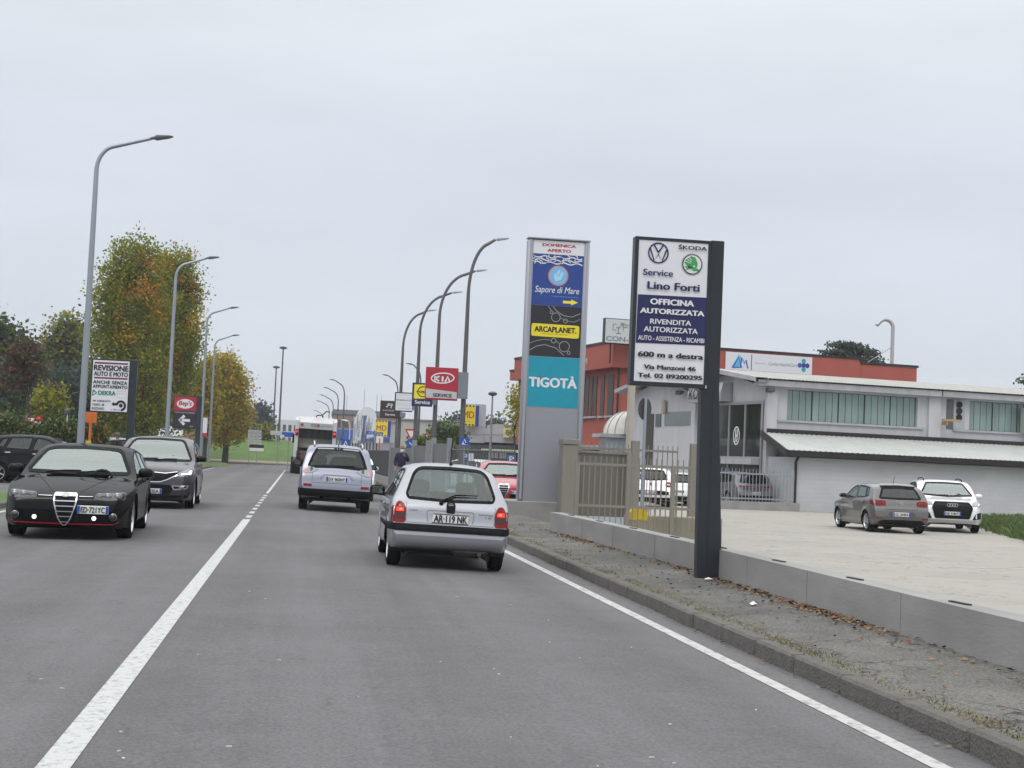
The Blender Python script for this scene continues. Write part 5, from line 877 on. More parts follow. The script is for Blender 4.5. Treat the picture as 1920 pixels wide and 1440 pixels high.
# far blocks
def block(name, label, pxl, pxr, pyt, Y, dep, m_, pyb=860, roof=None, wins=None, arch=0):
    a_ = D(pxl, pyt, Y); W_ = D(pxr, pyt, Y).x-a_.x; H_ = a_.z; o = thing(name, label, 'building', (a_.x, a_.y, 0)); mb = MB()
    if arch:
        pts = [(0, -.4), (W_, -.4), (W_, H_-arch)]+[(W_/2+W_/2*math.cos(t), H_-arch+arch*math.sin(t)) for t in np.linspace(.05, math.pi-.05, 14)]+[(0, H_-arch)]; mb.prism(pts, MX((0, 0, 0), (1, 0, 0), (0, 0, 1)), -dep)
    else: mb.bb(0, W_, 0, dep, -.4, H_)
    mb.build('wall', m_, o)
    if roof: mb = MB(); mb.bb(-.2, W_+.2, -.25, dep, H_, H_+roof[0], bev=.02); mb.build('roof', roof[1], o)
    if wins:
        nx, nz, fh = wins
        for i in range(nx):
            for k in range(nz): mb = MB(); x_ = W_*(i+.5)/nx; z_ = H_-1.6-k*fh; mb.bb(x_-W_/nx*.28, x_+W_/nx*.28, -.05, -.005, z_-.7, z_+.6); mb.build('window', mat('far_window', (.05, .055, .07), .3), o)
    return o, W_, H_
block('warehouse', 'pale warehouse wall behind the dark round shrubs', 757, 870, 787, 170, 25, mat('pale_wall', (.40, .39, .37), .85), roof=(.15, GREYM))
o, W_, H_ = block('apartment_block', 'far terracotta and grey block with roof aerials, behind the flags', 628, 758, 776, 250, 20, mat('terracotta_wall', (.26, .17, .15), .85), roof=(.8, mat('slate_roof', (.14, .15, .18), .8)), wins=(9, 2, 3.2)); [MB().tube([(x, 2, H_), (x, 2, H_+h)], .05, 5).build('aerial', GREYM, o) for x, h in ((2, 3.2), (5, 4.5), (7.2, 3.8), (8, 3.6))]
o, W_, H_ = block('filling_station', 'blue and orange fronted shop behind the row of white flags', 630, 766, 803, 200, 14, mat('station_grey', (.30, .31, .36), .7)); mb = MB(); mb.bb(-.1, W_+.1, -.3, -.02, H_-1.4, H_-.1); mb.build('blue_band', mat('band_blue', (.03, .10, .36), .5), o); mb = MB(); mb.bb(3, W_-.2, -.35, -.02, H_-4.3, H_-3.0); mb.build('orange_band', ORA, o); mb = MB(); mb.bb(3, W_-.2, -.33, -.02, H_-5.2, H_-4.35); mb.build('lower_band', BLU, o)
block('gatehouse', 'white rounded gable building with blue lettering behind the flags', 672, 707, 762, 210, 8, mat('white_gable', (.55, .55, .58), .8), arch=1.6)
block('office_block', 'far white flat-roofed block left of the refuse truck', 508, 560, 786, 300, 20, mat('far_white', (.52, .53, .56), .8), wins=(5, 2, 2.6)); block('apartment_block', 'salmon pink house showing between the autumn trees', 350, 382, 690, 130, 8, mat('salmon_wall', (.48, .29, .23), .85))
block('office_block', 'low grey far building with red roof light, right of the supermarket tower', 930, 985, 795, 160, 8, mat('far_grey', (.34, .33, .32), .85))
# ------------------------------------------------------------------ street lamps
GALV = mat('galvanised_steel', (.30, .33, .37), .45, .55, var=.12, scale=3, stretch=(1, 1, .3)); DSTEEL = mat('weathered_steel', (.10, .098, .102), .6, .3, var=.2, scale=3); HEAD = mat('lamp_head_grey', (.06, .065, .07), .45)
def street_lamp(name, label, x, y, h, arm, side, m_, group, r=.085, arc=.9, rise=.25, lean=0.0, zb=0.0, headm=None, cat='street lamp'):
    o = thing(name, label, cat, (x, y, zb), 0, group); o.rotation_euler.y = lean; ax, az = arc if isinstance(arc, tuple) else (arc*.6, arc); z0_ = h-az-rise; pts = [(0, 0, -.15), (0, 0, 1.2), (0, 0, h*.6), (0, 0, z0_)]; rs = [r, r*.95, r*.75, r*.6]
    for t in np.linspace(.1, 1, 10): a_ = t*(math.pi/2)*.9; pts.append((side*ax*(1-math.cos(a_)), 0, z0_+az*math.sin(a_))); rs.append(r*.55)
    pts.append((side*arm, 0, h)); rs.append(r*.45); mb = MB(); mb.tube(pts, rs, 12); mb.build('pole', m_, o, smooth=40)
    mb = MB(); L_ = .62; q = Vector((side*arm, 0, h)); sl = .16
    sec = [(-.05, .05, .04), (.08, .07, .05), (.14, .14, .085), (.5, .13, .045), (L_, .07, .015)]; vs_ = []
    for s_, w_, t_ in sec: vs_ += [q+Vector((side*s_, yy*w_, sl*s_+zz*t_)) for yy, zz in ((-1, -.6), (1, -.6), (1, .3), (.5, 1), (-.5, 1), (-1, .3))]
    mb.add(vs_, [(i*6+j, i*6+(j+1) % 6, (i+1)*6+(j+1) % 6, (i+1)*6+j) for i in range(4) for j in range(6)]+[(0, 1, 2, 3, 4, 5), (29, 28, 27, 26, 25, 24)]); mb.build('lamp_head', headm or HEAD, o); mb = MB(); mb.bb(-.12, .12, -.09, .09, .5, 1.0, bev=.01); mb.build('hatch_sleeve', m_, o); return o
GL = 'street lamps along the left kerb'; GR_ = 'curved street lamps along the right pavement'; GF = 'far street lamps arching left beyond the roundabout'
HL = 10.65
for (px, py, Y, lb) in ((156, 740, 44, 'tallest grey street lamp, left of the inspection sign'), (315, 780, 71, 'grey street lamp rising in front of the autumn tree, above the plum car'), (379, 770, 96, 'grey street lamp just right of the red and black arrow sign'), (396, 770, 118, 'grey street lamp in front of the far golden tree')):
    q = D(px, py, Y); tp = {44: (322, 256), 71: (410, 482), 96: (447, 576), 118: (449, 628)}[Y]; t_ = D(tp[0], tp[1], Y); ax = t_.x-q.x; street_lamp('street_lamp', lb, q.x, Y, t_.z-.1, ax-.58, 1, GALV, GL, r=.115, arc=(.55, .75), rise=.32)
for (px, py, Y, tx, ty, lb) in ((865, 840, 63, 953, 447, 'dark curved lamp post carrying the red square sign, tallest on the right'), (815, 790, 73, 912, 506, 'dark curved lamp post behind the red square sign, carrying the yellow sign'), (779, 800, 82, 866, 547, 'dark curved lamp post carrying the white notice board'), (749, 790, 92, 818, 581, 'dark curved lamp post carrying the brown sign, furthest of its row')):
    q = D(px, py, Y); t_ = D(tx, ty, Y); o = street_lamp('street_lamp', lb, q.x, Y, t_.z-.1, t_.x-q.x-.58, 1, DSTEEL, GR_, r=.13, arc=((t_.x-q.x-.58)*.85, 2.3), rise=.18, headm=GALV)
for (px, Y, tx, ty, lb) in ((785, 118, 762, 681, 'lamp arching left behind the yellow sign'), (743, 136, 717, 702, 'lamp arching left above the brown sign'), (643, 150, 618, 711, 'dark lamp arching left, nearest of the row behind the refuse truck'), (632, 170, 606, 726, 'second lamp of the row arching left above the refuse truck'), (623, 190, 599, 740, 'third lamp of the row arching left above the refuse truck'), (616, 213, 593, 751, 'fourth lamp of the row arching left above the refuse truck'), (604, 280, 588, 769, 'small distant lamp just above the refuse truck roof')):
    q = D(px, 800, Y); t_ = D(tx, ty, Y); street_lamp('street_lamp', lb, q.x, Y, t_.z-.1, q.x-t_.x-.58, -1, DSTEEL, GF, r=.11, arc=((q.x-t_.x-.58)*.6, 1.3), rise=.3)
def mast(label, px, pyt, Y, k=1.0, m_=DSTEEL):
    q = D(px, pyt+60, Y); t_ = D(px, pyt, Y); o = thing('lamp_mast', label, 'lamp mast', (q.x, Y, 0)); mb = MB(); mb.tube([(0, 0, -.2), (0, 0, t_.z*.5), (0, 0, t_.z)], [.15*k, .10*k, .07*k], 10); mb.build('pole', m_, o, smooth=40); mb = MB(); mb.lathe([(.1, 0), (.38*k, .08), (.40*k, .2), (.2*k, .3), (0, .32)], 14, Matrix.Translation((0, 0, t_.z-.05))); mb.build('lamp_head', HEAD, o); return o
mast('tall thin lamp mast on the roundabout, the higher of two', 528, 654, 150); mast('shorter lamp mast beside the taller one on the roundabout', 515, 690, 165); mast('slim grey lamp mast in front of the supermarket', 921, 741, 100, .8, GALV); mast('small white globe lamp over the hedge', 123, 775, 70, .32, PW)
q = D(657, 787, 120); street_lamp('street_lamp', 'white lamp with short arm in front of the blue fronted shop', q.x, 120, D(657, 790, 120).z, .15, -1, PW, GF, r=.05, arc=(.15, .4), rise=.1, headm=PW)
q = D(54, 705, 95); o = thing('street_lamp', 'pale twin-arm car park lamp among the dark trees', 'street lamp', (q.x, 95, 0)); mb = MB(); mb.tube([(0, 0, 0), (0, 0, q.z)], .06, 8); mb.build('pole', GALV, o); mb = MB(); mb.bb(-.45, .45, -.1, .1, q.z, q.z+.1); mb.build('lamp_head', PW, o)
# ------------------------------------------------------------------ totem signs
# dealer direction sign on its dark post
Yv = 18.0; A0 = D(1178, 722, Yv); W_ = D(1327, 722, Yv).x-A0.x-.13; Hv = D(1187, 444, Yv).z-A0.z
bL, bR = G(1303, 1085, .09), G(1347, 1085, .09); px0 = D(1325, 700, Yv).x
o = thing('dealer_sign', 'dark post sign with white and navy workshop panel, at the pavement edge', 'sign', (0, Yv, 0)); xp0 = D(1322, 700, Yv).x; xp1 = D(1347, 700, Yv).x; zt_ = D(1335, 452, Yv).z
mb = MB(); xc = (bL.x+bR.x)/2*Yv/bL.y; wd = .36
mb.add([(xc-wd/2*.92, -.07, .06), (xc+wd/2*.92, -.07, .06), (xc+wd/2*.92, .1, .06), (xc-wd/2*.92, .1, .06)]+[(xp0-.06, -.07, A0.z), (xp1, -.07, A0.z), (xp1, .1, A0.z), (xp0-.06, .1, A0.z)]+[(xp0+.0, -.07, zt_), (xp1, -.07, zt_), (xp1, .1, zt_), (xp0+.0, .1, zt_)], [(0, 1, 5, 4), (1, 2, 6, 5), (2, 3, 7, 6), (3, 0, 4, 7), (4, 5, 9, 8), (5, 6, 10, 9), (6, 7, 11, 10), (7, 4, 8, 11), (8, 9, 10, 11)]); mb.build('post', DFR, o, bevel=.012)
mb = MB(); mb.bb(xc-.045, xc-.035, -.074, -.069, .07, A0.z); mb.build('groove', mat('groove_black', (.01, .012, .015), .6), o)
x0, x1, z0, z1 = A0.x, xp0-.005, A0.z, A0.z+Hv; mb = MB(); mb.bb(x0, x1, -.09, .07, z0, z0+.055); mb.bb(x0, x1, -.09, .07, z1-.04, z1); mb.bb(x0, x0+.05, -.09, .07, z0+.055, z1-.04); mb.bb(x1-.035, x1, -.09, .07, z0+.055, z1-.04); mb.build('frame', DFR, o, bevel=.006)
fx0, fx1, fz0, fz1 = x0+.05, x1-.035, z0+.055, z1-.04; mb = MB(); mb.bb(fx0, fx1, -.078, .05, fz0, fz1); p = mb.build('panel', PW, o)
a = Art(amap((1058, 112), (1577, 150), (1015, 1193), fx1-fx0, fz1-fz0)); GRN = mat('logo_green', (.05, .30, .08), .4); SIL = mat('logo_silver', (.36, .37, .38), .35)
a.poly([(1048, 533), (1562, 566), (1545, 933), (1030, 903)], NAVY, 1)
c_ = a.f(1200, 218); ff = a.f; a.f = lambda x, y: (x, y); vw(a, c_[0], c_[1], .136, NAVY, None, .018); c_ = a.f(*ff(1453, 308)); a.poly(ell(c_[0], c_[1], .142, .142), SIL, 1); a.poly(ell(c_[0], c_[1], .130, .130), INK, 2); a.poly(ell(c_[0], c_[1], .118, .118), PW, 3); a.f = ff
for pts in ([(1390, 320), (1470, 330), (1505, 350), (1500, 362), (1455, 358), (1450, 345), (1425, 345), (1398, 352), (1412, 338)], [(1425, 335), (1425, 300), (1400, 275), (1445, 245), (1475, 255), (1492, 300), (1490, 330)], [(1425, 335), (1398, 300), (1390, 285), (1415, 292), (1430, 310)]): a.poly(pts, GRN, 4)
[a.stroke([(1405+12*k, 285-14*k), (1440+4*k, 300-10*k)], .008, PW, 5) for k in range(3)]; a.poly(ell(1465, 325, 7, 7, 12), PW, 5)
for t, q0, q1, m_, b_ in (('ŠKODA', (1352, 152), (1562, 205), INK, .02), ('Service', (1087, 338), (1305, 402), NAVY, .02), ('Lino Forti', (1120, 437), (1502, 520), NAVY, .028), ('OFFICINA', (1140, 567), (1460, 634), PW, .04), ('AUTORIZZATA', (1065, 637), (1537, 710), PW, .04), ('RIVENDITA', (1137, 722), (1440, 782), PW, .02), ('AUTORIZZATA', (1090, 778), (1488, 846), PW, .02), ('AUTO - ASSISTENZA - RICAMBI', (1047, 846), (1537, 917), PW, .015), ('600 m a destra', (1048, 968), (1527, 1042), INK, .038), ('Via Manzoni 46', (1090, 1070), (1472, 1130), INK, .038), ('Tel. 02 89200295', (1045, 1133), (1520, 1200), INK, .038)): a.text(t, q0[0], q0[1], q1[0], q1[1], m_, 5, bold=b_)
a.build('lettering', p, (fx0, -.079, fz0)); mb = MB(); mb.lathe([(.0, -.02), (.012, -.02), (.012, .02), (0, .02)], 10, Matrix.Translation((x1-.01, -.11, z0+.02))); mb.build('bolt', MATS['alloy'], o)
# tall grey totem
Yp = 38.2; B0 = D(968, 941, Yp); B1 = D(1079, 945, Yp); zt_ = D(985, 447, Yp).z; Wp = D(1101, 452, Yp).x-D(985, 447, Yp).x; o = thing('totem_sign', 'tall grey totem with teal, blue and yellow shop panels', 'sign', (B0.x, Yp, .4)); Hp = zt_-.4; TG = mat('totem_grey', (.33, .34, .38), .4, .3, var=.04); mb = MB()
for x in (.0, Wp-.155): MB().bb(x, x+.155, -.16, .16, 0, Hp, bev=.05).build('upright', TG, o, smooth=40)
mb = MB(); mb.bb(.15, Wp-.15, -.10, .10, 0, Hp-.02); p = mb.build('board', mat('totem_board', (.27, .275, .31), .4, .2, var=.03), o); mb = MB(); mb.bb(-.01, Wp+.01, -.17, .17, Hp, Hp+.03); mb.build('cap', TG, o)
y1 = 1362; Wb = Wp-.31; kz = lambda py: D(985+(py/4+420-447)*-.035, py/4+420, Yp).z-.4
ztop, zbot = kz(118), kz(1362); a = Art(lambda x, y, f=amap((272, 118), (645, 138), (218, 1362), Wb, ztop-zbot): f(x, y)); SBL = mat('sea_blue', (.012, .045, .24), .4); TEAL = mat('teal', (.0, .26, .36), .4); SKY = mat('logo_sky', (.16, .42, .72), .4); GYL = mat('line_grey', (.30, .30, .31), .5); CORAL = mat('coral', (.55, .20, .10), .4)
def band(v0, v1, m_, lay=1): q = a.f; a.f = lambda x, y: (x, y); h = ztop-zbot; a.rect(0, h-(v0-118)/1244*h, Wb, h-(v1-118)/1244*h, m_, lay); a.f = q
band(118, 218, PW); band(220, 604, SBL); band(606, 986, INK); band(990, 1364, TEAL)
for k in range(7): x = 285+k*52; a.stroke([(x-14+12*math.sin(t*3+k), 236+9*t*2.2+3.5*math.sin(k*2.1)) for t in np.linspace(0, 3, 9)], .022, PW, 2)
for j in range(3): a.stroke([(278+i*17.5, 240+j*22+i*1.0+7*math.sin(i*1.1+j*2)) for i in range(21)], .03, PW, 2)
def circ(x, y, r_, m_, lay, wd=None):
    q = a.f(x, y); r2 = r_/375*Wb; f_ = a.f; a.f = lambda x, y: (x, y); a.poly(ell(q[0], q[1], r2, r2), m_, lay) if wd is None else a.stroke(ell(q[0], q[1], r2, r2), wd, m_, lay, True); a.f = f_
circ(450, 388, 75, CORAL, 2); circ(450, 388, 66, SKY, 3); a.poly([(420, 375), (460, 340), (490, 370), (470, 420), (430, 430), (415, 400)], mat('logo_pale', (.38, .60, .80), .4), 4); a.stroke([(430, 350), (450, 400), (470, 350)], .03, SKY, 5)
a.text('Sapore di Mare', 280, 462, 602, 542, PW, 3, bold=.004, shear=.22); a.text('COME APPENA PESCATO', 400, 538, 598, 556, SKY, 3); a.poly([(485, 575), (545, 578), (545, 566), (596, 590), (543, 610), (543, 598), (484, 595)], mat('arrow_yellow', (.75, .66, .03), .4), 3)
for c3 in ((432, 700, 32), (503, 728, 15), (400, 662, 10), (493, 920, 37), (415, 875, 17), (525, 967, 11)): circ(*c3, GYL, 2, .016)
a.stroke([(375, 615), (400, 650)], .016, GYL, 2); a.stroke([(410, 615), (440, 655), (490, 688), (550, 698), (612, 672)], .018, GYL, 2); a.stroke([(465, 705), (520, 730), (565, 735), (612, 715)], .013, GYL, 2); a.stroke([(242, 893), (290, 875), (350, 865), (398, 873)], .013, GYL, 2); a.stroke([(240, 945), (290, 915), (350, 905), (430, 930), (488, 985)], .018, GYL, 2); a.stroke([(432, 880), (462, 900)], .013, GYL, 2)
a.poly(rnd([(255, 743), (605, 765), (600, 861), (250, 838)], 16), mat('pet_yellow', (.72, .60, .02), .4), 2); a.text('ARCAPLANET.', 277, 765, 580, 822, INK, 3, bold=.035); a.text('Pet store. Pet stories.', 332, 818, 518, 836, INK, 3)
a.text('TIGOTÀ', 238, 1128, 580, 1235, PW, 2, bold=.035); a.stroke([(296, 1148), (322, 1140)], .03, REDI, 3); a.text('DOMENICA', 337, 143, 580, 177, REDI, 2, bold=.03); a.text('APERTO', 372, 184, 543, 216, REDI, 2, bold=.03)
a.build('lettering', p, (.155, -.102, zbot)); mb = MB(); mb.bb(.15, .156, -.112, -.10, .02, Hp-.05); mb.bb(Wp-.156, Wp-.15, -.112, -.10, .02, Hp-.05); mb.build('trim', MATS['alloy'], p)
# blade signs of the left verge and the lamp-post signs of the right
def blade(name, label, Y, TLp, TRp, BLp, post_px, zoom, draw, face=PW, post_w=.42, bh=.0, post=True, bracket=None, group=None):
    z_ = lambda p: (zoom[0]+p[0]/zoom[2], zoom[1]+p[1]/zoom[2]); a_, b_, c_ = z_(TLp), z_(TRp), z_(BLp); A_ = D(*c_, Y); zT = D(*a_, Y).z; W2 = D(*b_, Y).x-D(*a_, Y).x; H2 = zT-A_.z; xx = (A_.x+D(*a_, Y).x)/2
    o = thing(name, label, 'sign', (xx, Y, 0), 0, group); mb = MB(); mb.bb(-.06, W2+.02, -.08, .08, A_.z-.06, zT+.06, bev=.01); mb.build('frame', DFR if face is PW or face is INK else face, o); mb = MB(); mb.bb(0, W2, -.095, .05, A_.z, zT); p = mb.build('panel', face, o)
    if post: mb = MB(); q0 = D(post_px[0], 700, Y).x-xx; mb.bb(W2+.025, W2+.025+post_w, -.1, .1, -.1, zT+.07, bev=.02); mb.build('post', DFR, o)
    if bracket: mb = MB(); mb.bb(W2+.022, W2+.022+bracket, -.05, .05, A_.z+.05, zT-.1); mb.build('bracket', mat('bracket_grey', (.16, .19, .22), .5), o)
    a = Art(amap(TLp, TRp, BLp, W2, H2)); draw(a); a.build('lettering', p, (0, -.097, A_.z)); return o
MAR = mat('maroon', (.16, .012, .04), .4); GDK = mat('dekra_green', (.0, .20, .12), .4)
def d_rev(a):
    a.poly([(138, 138), (600, 158), (599, 180), (137, 160)], MAR, 1); a.poly([(127, 345), (590, 365), (588, 387), (126, 366)], MAR, 1)
    for t, q in (('REVISIONE', (132, 177, 600, 275)), ('AUTO E MOTO', (130, 268, 593, 350))): a.text(t, *q, INK, 2, bold=.035)
    for t, q in (('ANCHE SENZA', (118, 390, 583, 458)), ('APPUNTAMENTO', (112, 450, 582, 518))): a.text(t, *q, INK, 2, bold=.038, space=1.15)
    a.text('DEKRA', 188, 536, 418, 604, GDK, 2, bold=.035); a.stroke([(110, 525), (162, 565), (97, 600), (112, 548)], .05, GDK, 2, True); a.stroke([(445, 545), (572, 550), (568, 640), (442, 634)], .01, SIL, 2, True); a.stroke([(445, 580), (570, 585)], .01, SIL, 2)
    for t, q in (('VIA TORQUATO', (103, 660, 348, 702)), ('TASSO, 48', (98, 710, 262, 752)), ('ROZZANO', (93, 762, 258, 802)), ('a 700 mt', (357, 785, 478, 815))): a.text(t, *q, INK, 2, bold=.02 if t[0] != 'a' else 0)
    a.stroke([(492+57*math.cos(t), 747-60*math.sin(t)) for t in np.linspace(-1.6, 2.9, 26)], .085, INK, 2); a.poly(ell(492, 745, 27, 27, 20), INK, 2); a.stroke([(445, 728), (392, 724)], .085, INK, 2); a.poly([(402, 692), (362, 722), (398, 752)], INK, 2)
blade('inspection_sign', 'white inspection sign on a dark post, right of the tallest lamp', 56, (120, 110), (622, 135), (72, 810), (250, 0), (160, 660, 7.385), d_rev, post_w=.27)
def d_beps(a):
    a.poly([(1240, 612), (1545, 622), (1537, 815), (1229, 808)], REDI, 1); a.poly(ell(1385, 717, 117, 66), PW, 2); a.text("Bep's", 1300, 672, 1472, 760, REDI, 3, bold=.03, shear=.15); a.text('I TUTTO E MOTO ACCESSORI', 1240, 825, 1515, 850, PW, 3)
    a.stroke([(1450, 947), (1310, 940)], .17, PW, 2); a.stroke([(1375, 880), (1308, 940), (1370, 1005)], .17, PW, 2); a.text('DX.', 1450, 1018, 1497, 1038, PW, 2)
blade('direction_sign', 'red and black arrow sign on a dark post, above the plum car', 90, (1240, 612), (1545, 622), (1215, 1040), (375, 0), (160, 660, 7.385), d_beps, face=INK, post_w=.3)
GS = 'advertising signs fixed to the right lamp posts'
def d_kia(a):
    a.poly([(812, 557), (1107, 602), (1104, 668), (808, 645)], mat('kia_grey', (.46, .46, .47), .4), 1); a.text('SERVICE', 878, 606, 1056, 652, INK, 2, bold=.035); a.stroke(ell(977, 462, 108, 48, 40), .055, mat('logo_white', (.7, .66, .67), .3), 2, True)
    for pts in ([(908, 440), (900, 487)], [(945, 443), (910, 465), (940, 490)], [(978, 446), (972, 494)], [(1000, 500), (1025, 450), (1045, 504)]): a.stroke(pts, .085, PW, 3)
blade('service_sign', 'red square sign with oval emblem and SERVICE on a curved lamp post', 62.7, (836, 362), (1130, 384), (812, 650), (0, 0), (640, 620, 5.144), d_kia, face=REDI, post=False, bracket=.45, group=GS)
def d_opel(a):
    a.poly([(705, 518), (880, 530), (868, 662), (696, 655)], mat('opel_yellow', (.74, .62, .02), .4), 1); a.text('Service', 708, 668, 850, 715, PW, 2, bold=.02); a.stroke(ell(788, 592, 52, 48, 32), .05, INK, 2, True); a.text('OPEL', 752, 580, 818, 610, INK, 3, bold=.03); a.stroke([(722, 590), (760, 590)], .03, INK, 2); a.stroke([(815, 600), (850, 600)], .03, INK, 2)
blade('service_sign', 'yellow and navy sign half hidden behind the red square sign', 72.7, (700, 512), (882, 525), (688, 715), (0, 0), (640, 620, 5.144), d_opel, face=NAVY, post=False, bracket=.2, group=GS)
def d_not(a):
    a.text('REVISIONI AUTO', 530, 660, 680, 682, INK, 2); [a.text(t, 530, y, 676, y+10, gi, 2) for t, y in (('AUTORIZZATA MINISTERO TRASPORTI', 610), ('VEICOLI FINO A 35 QUINTALI', 700), ('MOTO CICLOMOTORI QUAD', 716))]; a.text('VIA CURIEL 9 ROZZANO', 545, 745, 660, 757, gi, 2)
blade('notice_board', 'white lettered notice board on a lamp post, left of the yellow sign', 81.7, (530, 602), (690, 610), (518, 768), (0, 0), (640, 620, 5.144), d_not, post=False, bracket=.15, group=GS)
def d_hyu(a):
    a.stroke([(430, 735), (470, 705), (500, 720)], .04, PW, 2); a.stroke([(455, 700), (440, 742)], .05, PW, 2); a.stroke([(490, 705), (478, 750)], .05, PW, 2); a.stroke([(447, 722), (485, 722)], .04, PW, 2); a.text('HYUNDAI', 405, 762, 545, 782, PW, 2); a.text('Service', 422, 797, 515, 822, PW, 2, bold=.015)
blade('service_sign', 'dark brown sign with slanted emblem, left of the white notice board', 91.7, (388, 682), (568, 692), (378, 832), (0, 0), (640, 620, 5.144), d_hyu, face=mat('sign_brown', (.035, .022, .02), .4), post=False, bracket=.1, group=GS)
# ------------------------------------------------------------------ fence, gate, cabinet
BEI = mat('beige_enamel', (.215, .197, .17), .45, .2, var=.14, scale=3, stretch=(1, 1, .4)); BEI2 = mat('beige_panel', (.16, .145, .125), .3, .45, var=.12, scale=1.5)
o = thing('railing', 'beige bar fence standing on the long low wall, in front of the gate', 'fence'); mb = MB()
Yf = 31.0; fx = lambda px: D(px, 900, Yf).x
for i, x in enumerate(np.arange(fx(1084), fx(1330), .124)): mb.box((x, Yf, .85), (.02, .02, 1.58))
mb.build('bars', BEI, o); [MB().bb(fx(1080), fx(1335), Yf-.035, Yf-.015, z-.03, z+.03).build('rail', BEI, o) for z in (1.47, .56)]; [MB().bb(fx(px)-.045, fx(px)+.045, Yf-.05, Yf+.04, -.1, zt).build('post', BEI, o) for px, zt in ((1082, 1.5), (1178, 1.75), (1262, 1.5), (1330, 1.5))]
Yg = 37.0; gx = lambda px, py=900: D(px, py, Yg).x; gz = lambda px, py: D(px, py, Yg).z
o = thing('gate_cabinet', 'closed beige metal cabinet at the gate, right of the tall totem', 'cabinet'); mb = MB(); x0, x1 = gx(1050), gx(1078); zt_ = gz(1060, 823); mb.bb(x0, x1, Yg-.3, Yg+.3, -.1, zt_-.15); mb.bb(x0-.02, x1+.03, Yg-.33, Yg+.33, zt_-.14, zt_); mb.build('post', BEI, o, bevel=.015); mb = MB(); x2, x3 = gx(1081), gx(1180); zc_ = gz(1130, 851); mb.bb(x2, x3, Yg-.05, Yg+.45, .12, zc_); mb.build('door_panel', BEI2, o); mb = MB(); mb.bb(x2-.02, x3+.02, Yg-.12, Yg+.5, zc_+.01, zc_+.07); mb.build('lid', BEI, o); mb = MB(); mb.bb(x2, x3, Yg-.045, Yg+.4, -.1, .11); mb.build('plinth', mat('pale_blue_plinth', (.38, .45, .47), .7, var=.2), o)
o = thing('gate', 'beige barred gate with square posts, behind the low wall fence', 'gate'); 
for (pa, pb, pt) in ((1172, 1186, 826), (1281, 1299, 832)): mb = MB(); mb.bb(gx(pa), gx(pb), Yg-.7, Yg-.5, -.2, gz((pa+pb)/2, pt), bev=.01); mb.build('post', BEI, o)
mb = MB(); Yg = 37.0; xs = np.arange(gx(1083), gx(1282), .135); zt_ = gz(1180, 832)
for x in xs: mb.box((x, Yg+.7, zt_/2-.1), (.02, .02, zt_+.2))
mb.build('bars', BEI, o); mb = MB(); zr_ = gz(1180, 843); mb.bb(xs[0], xs[-1], Yg+.64, Yg+.68, zr_-.03, zr_+.03); mb.bb(xs[0], xs[-1], Yg+.64, Yg+.68, .05, .11); mb.build('rail', BEI, o)
o = MB().bb(7.2, 9.4, 31.3, 31.6, -.2, .38, bev=.02).build('cross_wall', mat('beige_concrete', (.30, .27, .21), .8, var=.25, scale=2)); tag(o, 'low beige concrete wall behind the fence bars', 'wall')
q = D(1198, 958, 31.29); mb = MB(); mb.prism([(-.21, 0), (.21, 0)]+[(.21*math.cos(t), .10+.21*math.sin(t)) for t in np.linspace(.0, math.pi, 16)], MX((q.x, 31.29, .26), (1, 0, 0), (0, 0, 1)), -.0001-.2); o = mb.build('gate_stop', mat('safety_yellow', (.62, .45, .015), .5, var=.12), None, bevel=.02); tag(o, 'yellow half-round stop block behind the fence bars', 'gate stop')
q = D(1183, 760, 40); o = thing('flagpole', 'beige pole rising behind the dealer sign', 'pole', (q.x, 40, 0)); mb = MB(); mb.tube([(0, 0, -.2), (0, 0, 5.5)], .11, 12); mb.build('pole', mat('pole_beige', (.40, .37, .32), .5), o)
q = D(1209, 767, 34); o = thing('traffic_sign', 'back of a dark round traffic sign on a grey pole', 'sign', (q.x, 34, 0)); mb = MB(); mb.lathe([(0, -.01), (.18, -.01), (.185, .01), (0, .01)], 32, Matrix.Translation((0, 0, q.z))@Matrix.Rotation(rad(78), 4, 'Z')@Matrix.Rotation(rad(90), 4, 'X')@Matrix.Diagonal((1, 1.35, 1, 1))@Matrix.Diagonal((1, 1, 1, 1))) if False else mb.lathe([(0, -.01), (.27, -.01), (.275, .01), (0, .01)], 32, Matrix.Translation((0, 0, q.z))@Matrix.Rotation(rad(42), 4, 'Z')@Matrix.Rotation(rad(90), 4, 'X')); mb.build('disc', mat('sign_back', (.035, .035, .038), .5), o); mb = MB(); mb.tube([(0, -.05, -.2), (0, -.05, q.z+.28)], .04, 8); mb.build('pole', GALV, o)
o = thing('railing', 'grey spiked railing on a low concrete base beside the showroom', 'fence', (P0[0], P0[1], 0), A9); ye2 = -3.3; n_ = (P0[0]+ye2*-math.sin(A9), P0[1]+ye2*math.cos(A9)); ux = lambda px, py=900: HIT(px, py, n_, A9); mb = MB(); xs = np.arange(ux(1300)[0], ux(1490)[0], .16); zr_ = ux(1400, 888)[1]
for x in xs: mb.box((x, ye2, (.15+zr_+.2)/2), (.022, .022, zr_+.05))
mb.build('bars', GALV, o); mb = MB(); mb.bb(xs[0], xs[-1], ye2-.025, ye2+.025, zr_-.03, zr_+.03); mb.bb(xs[0], xs[-1], ye2-.025, ye2+.025, .25, .31); mb.build('rail', GALV, o); mb = MB(); mb.bb(xs[0], xs[-1]+.25, ye2-.12, ye2+.12, -.2, .16); mb.build('base', CONC, o)
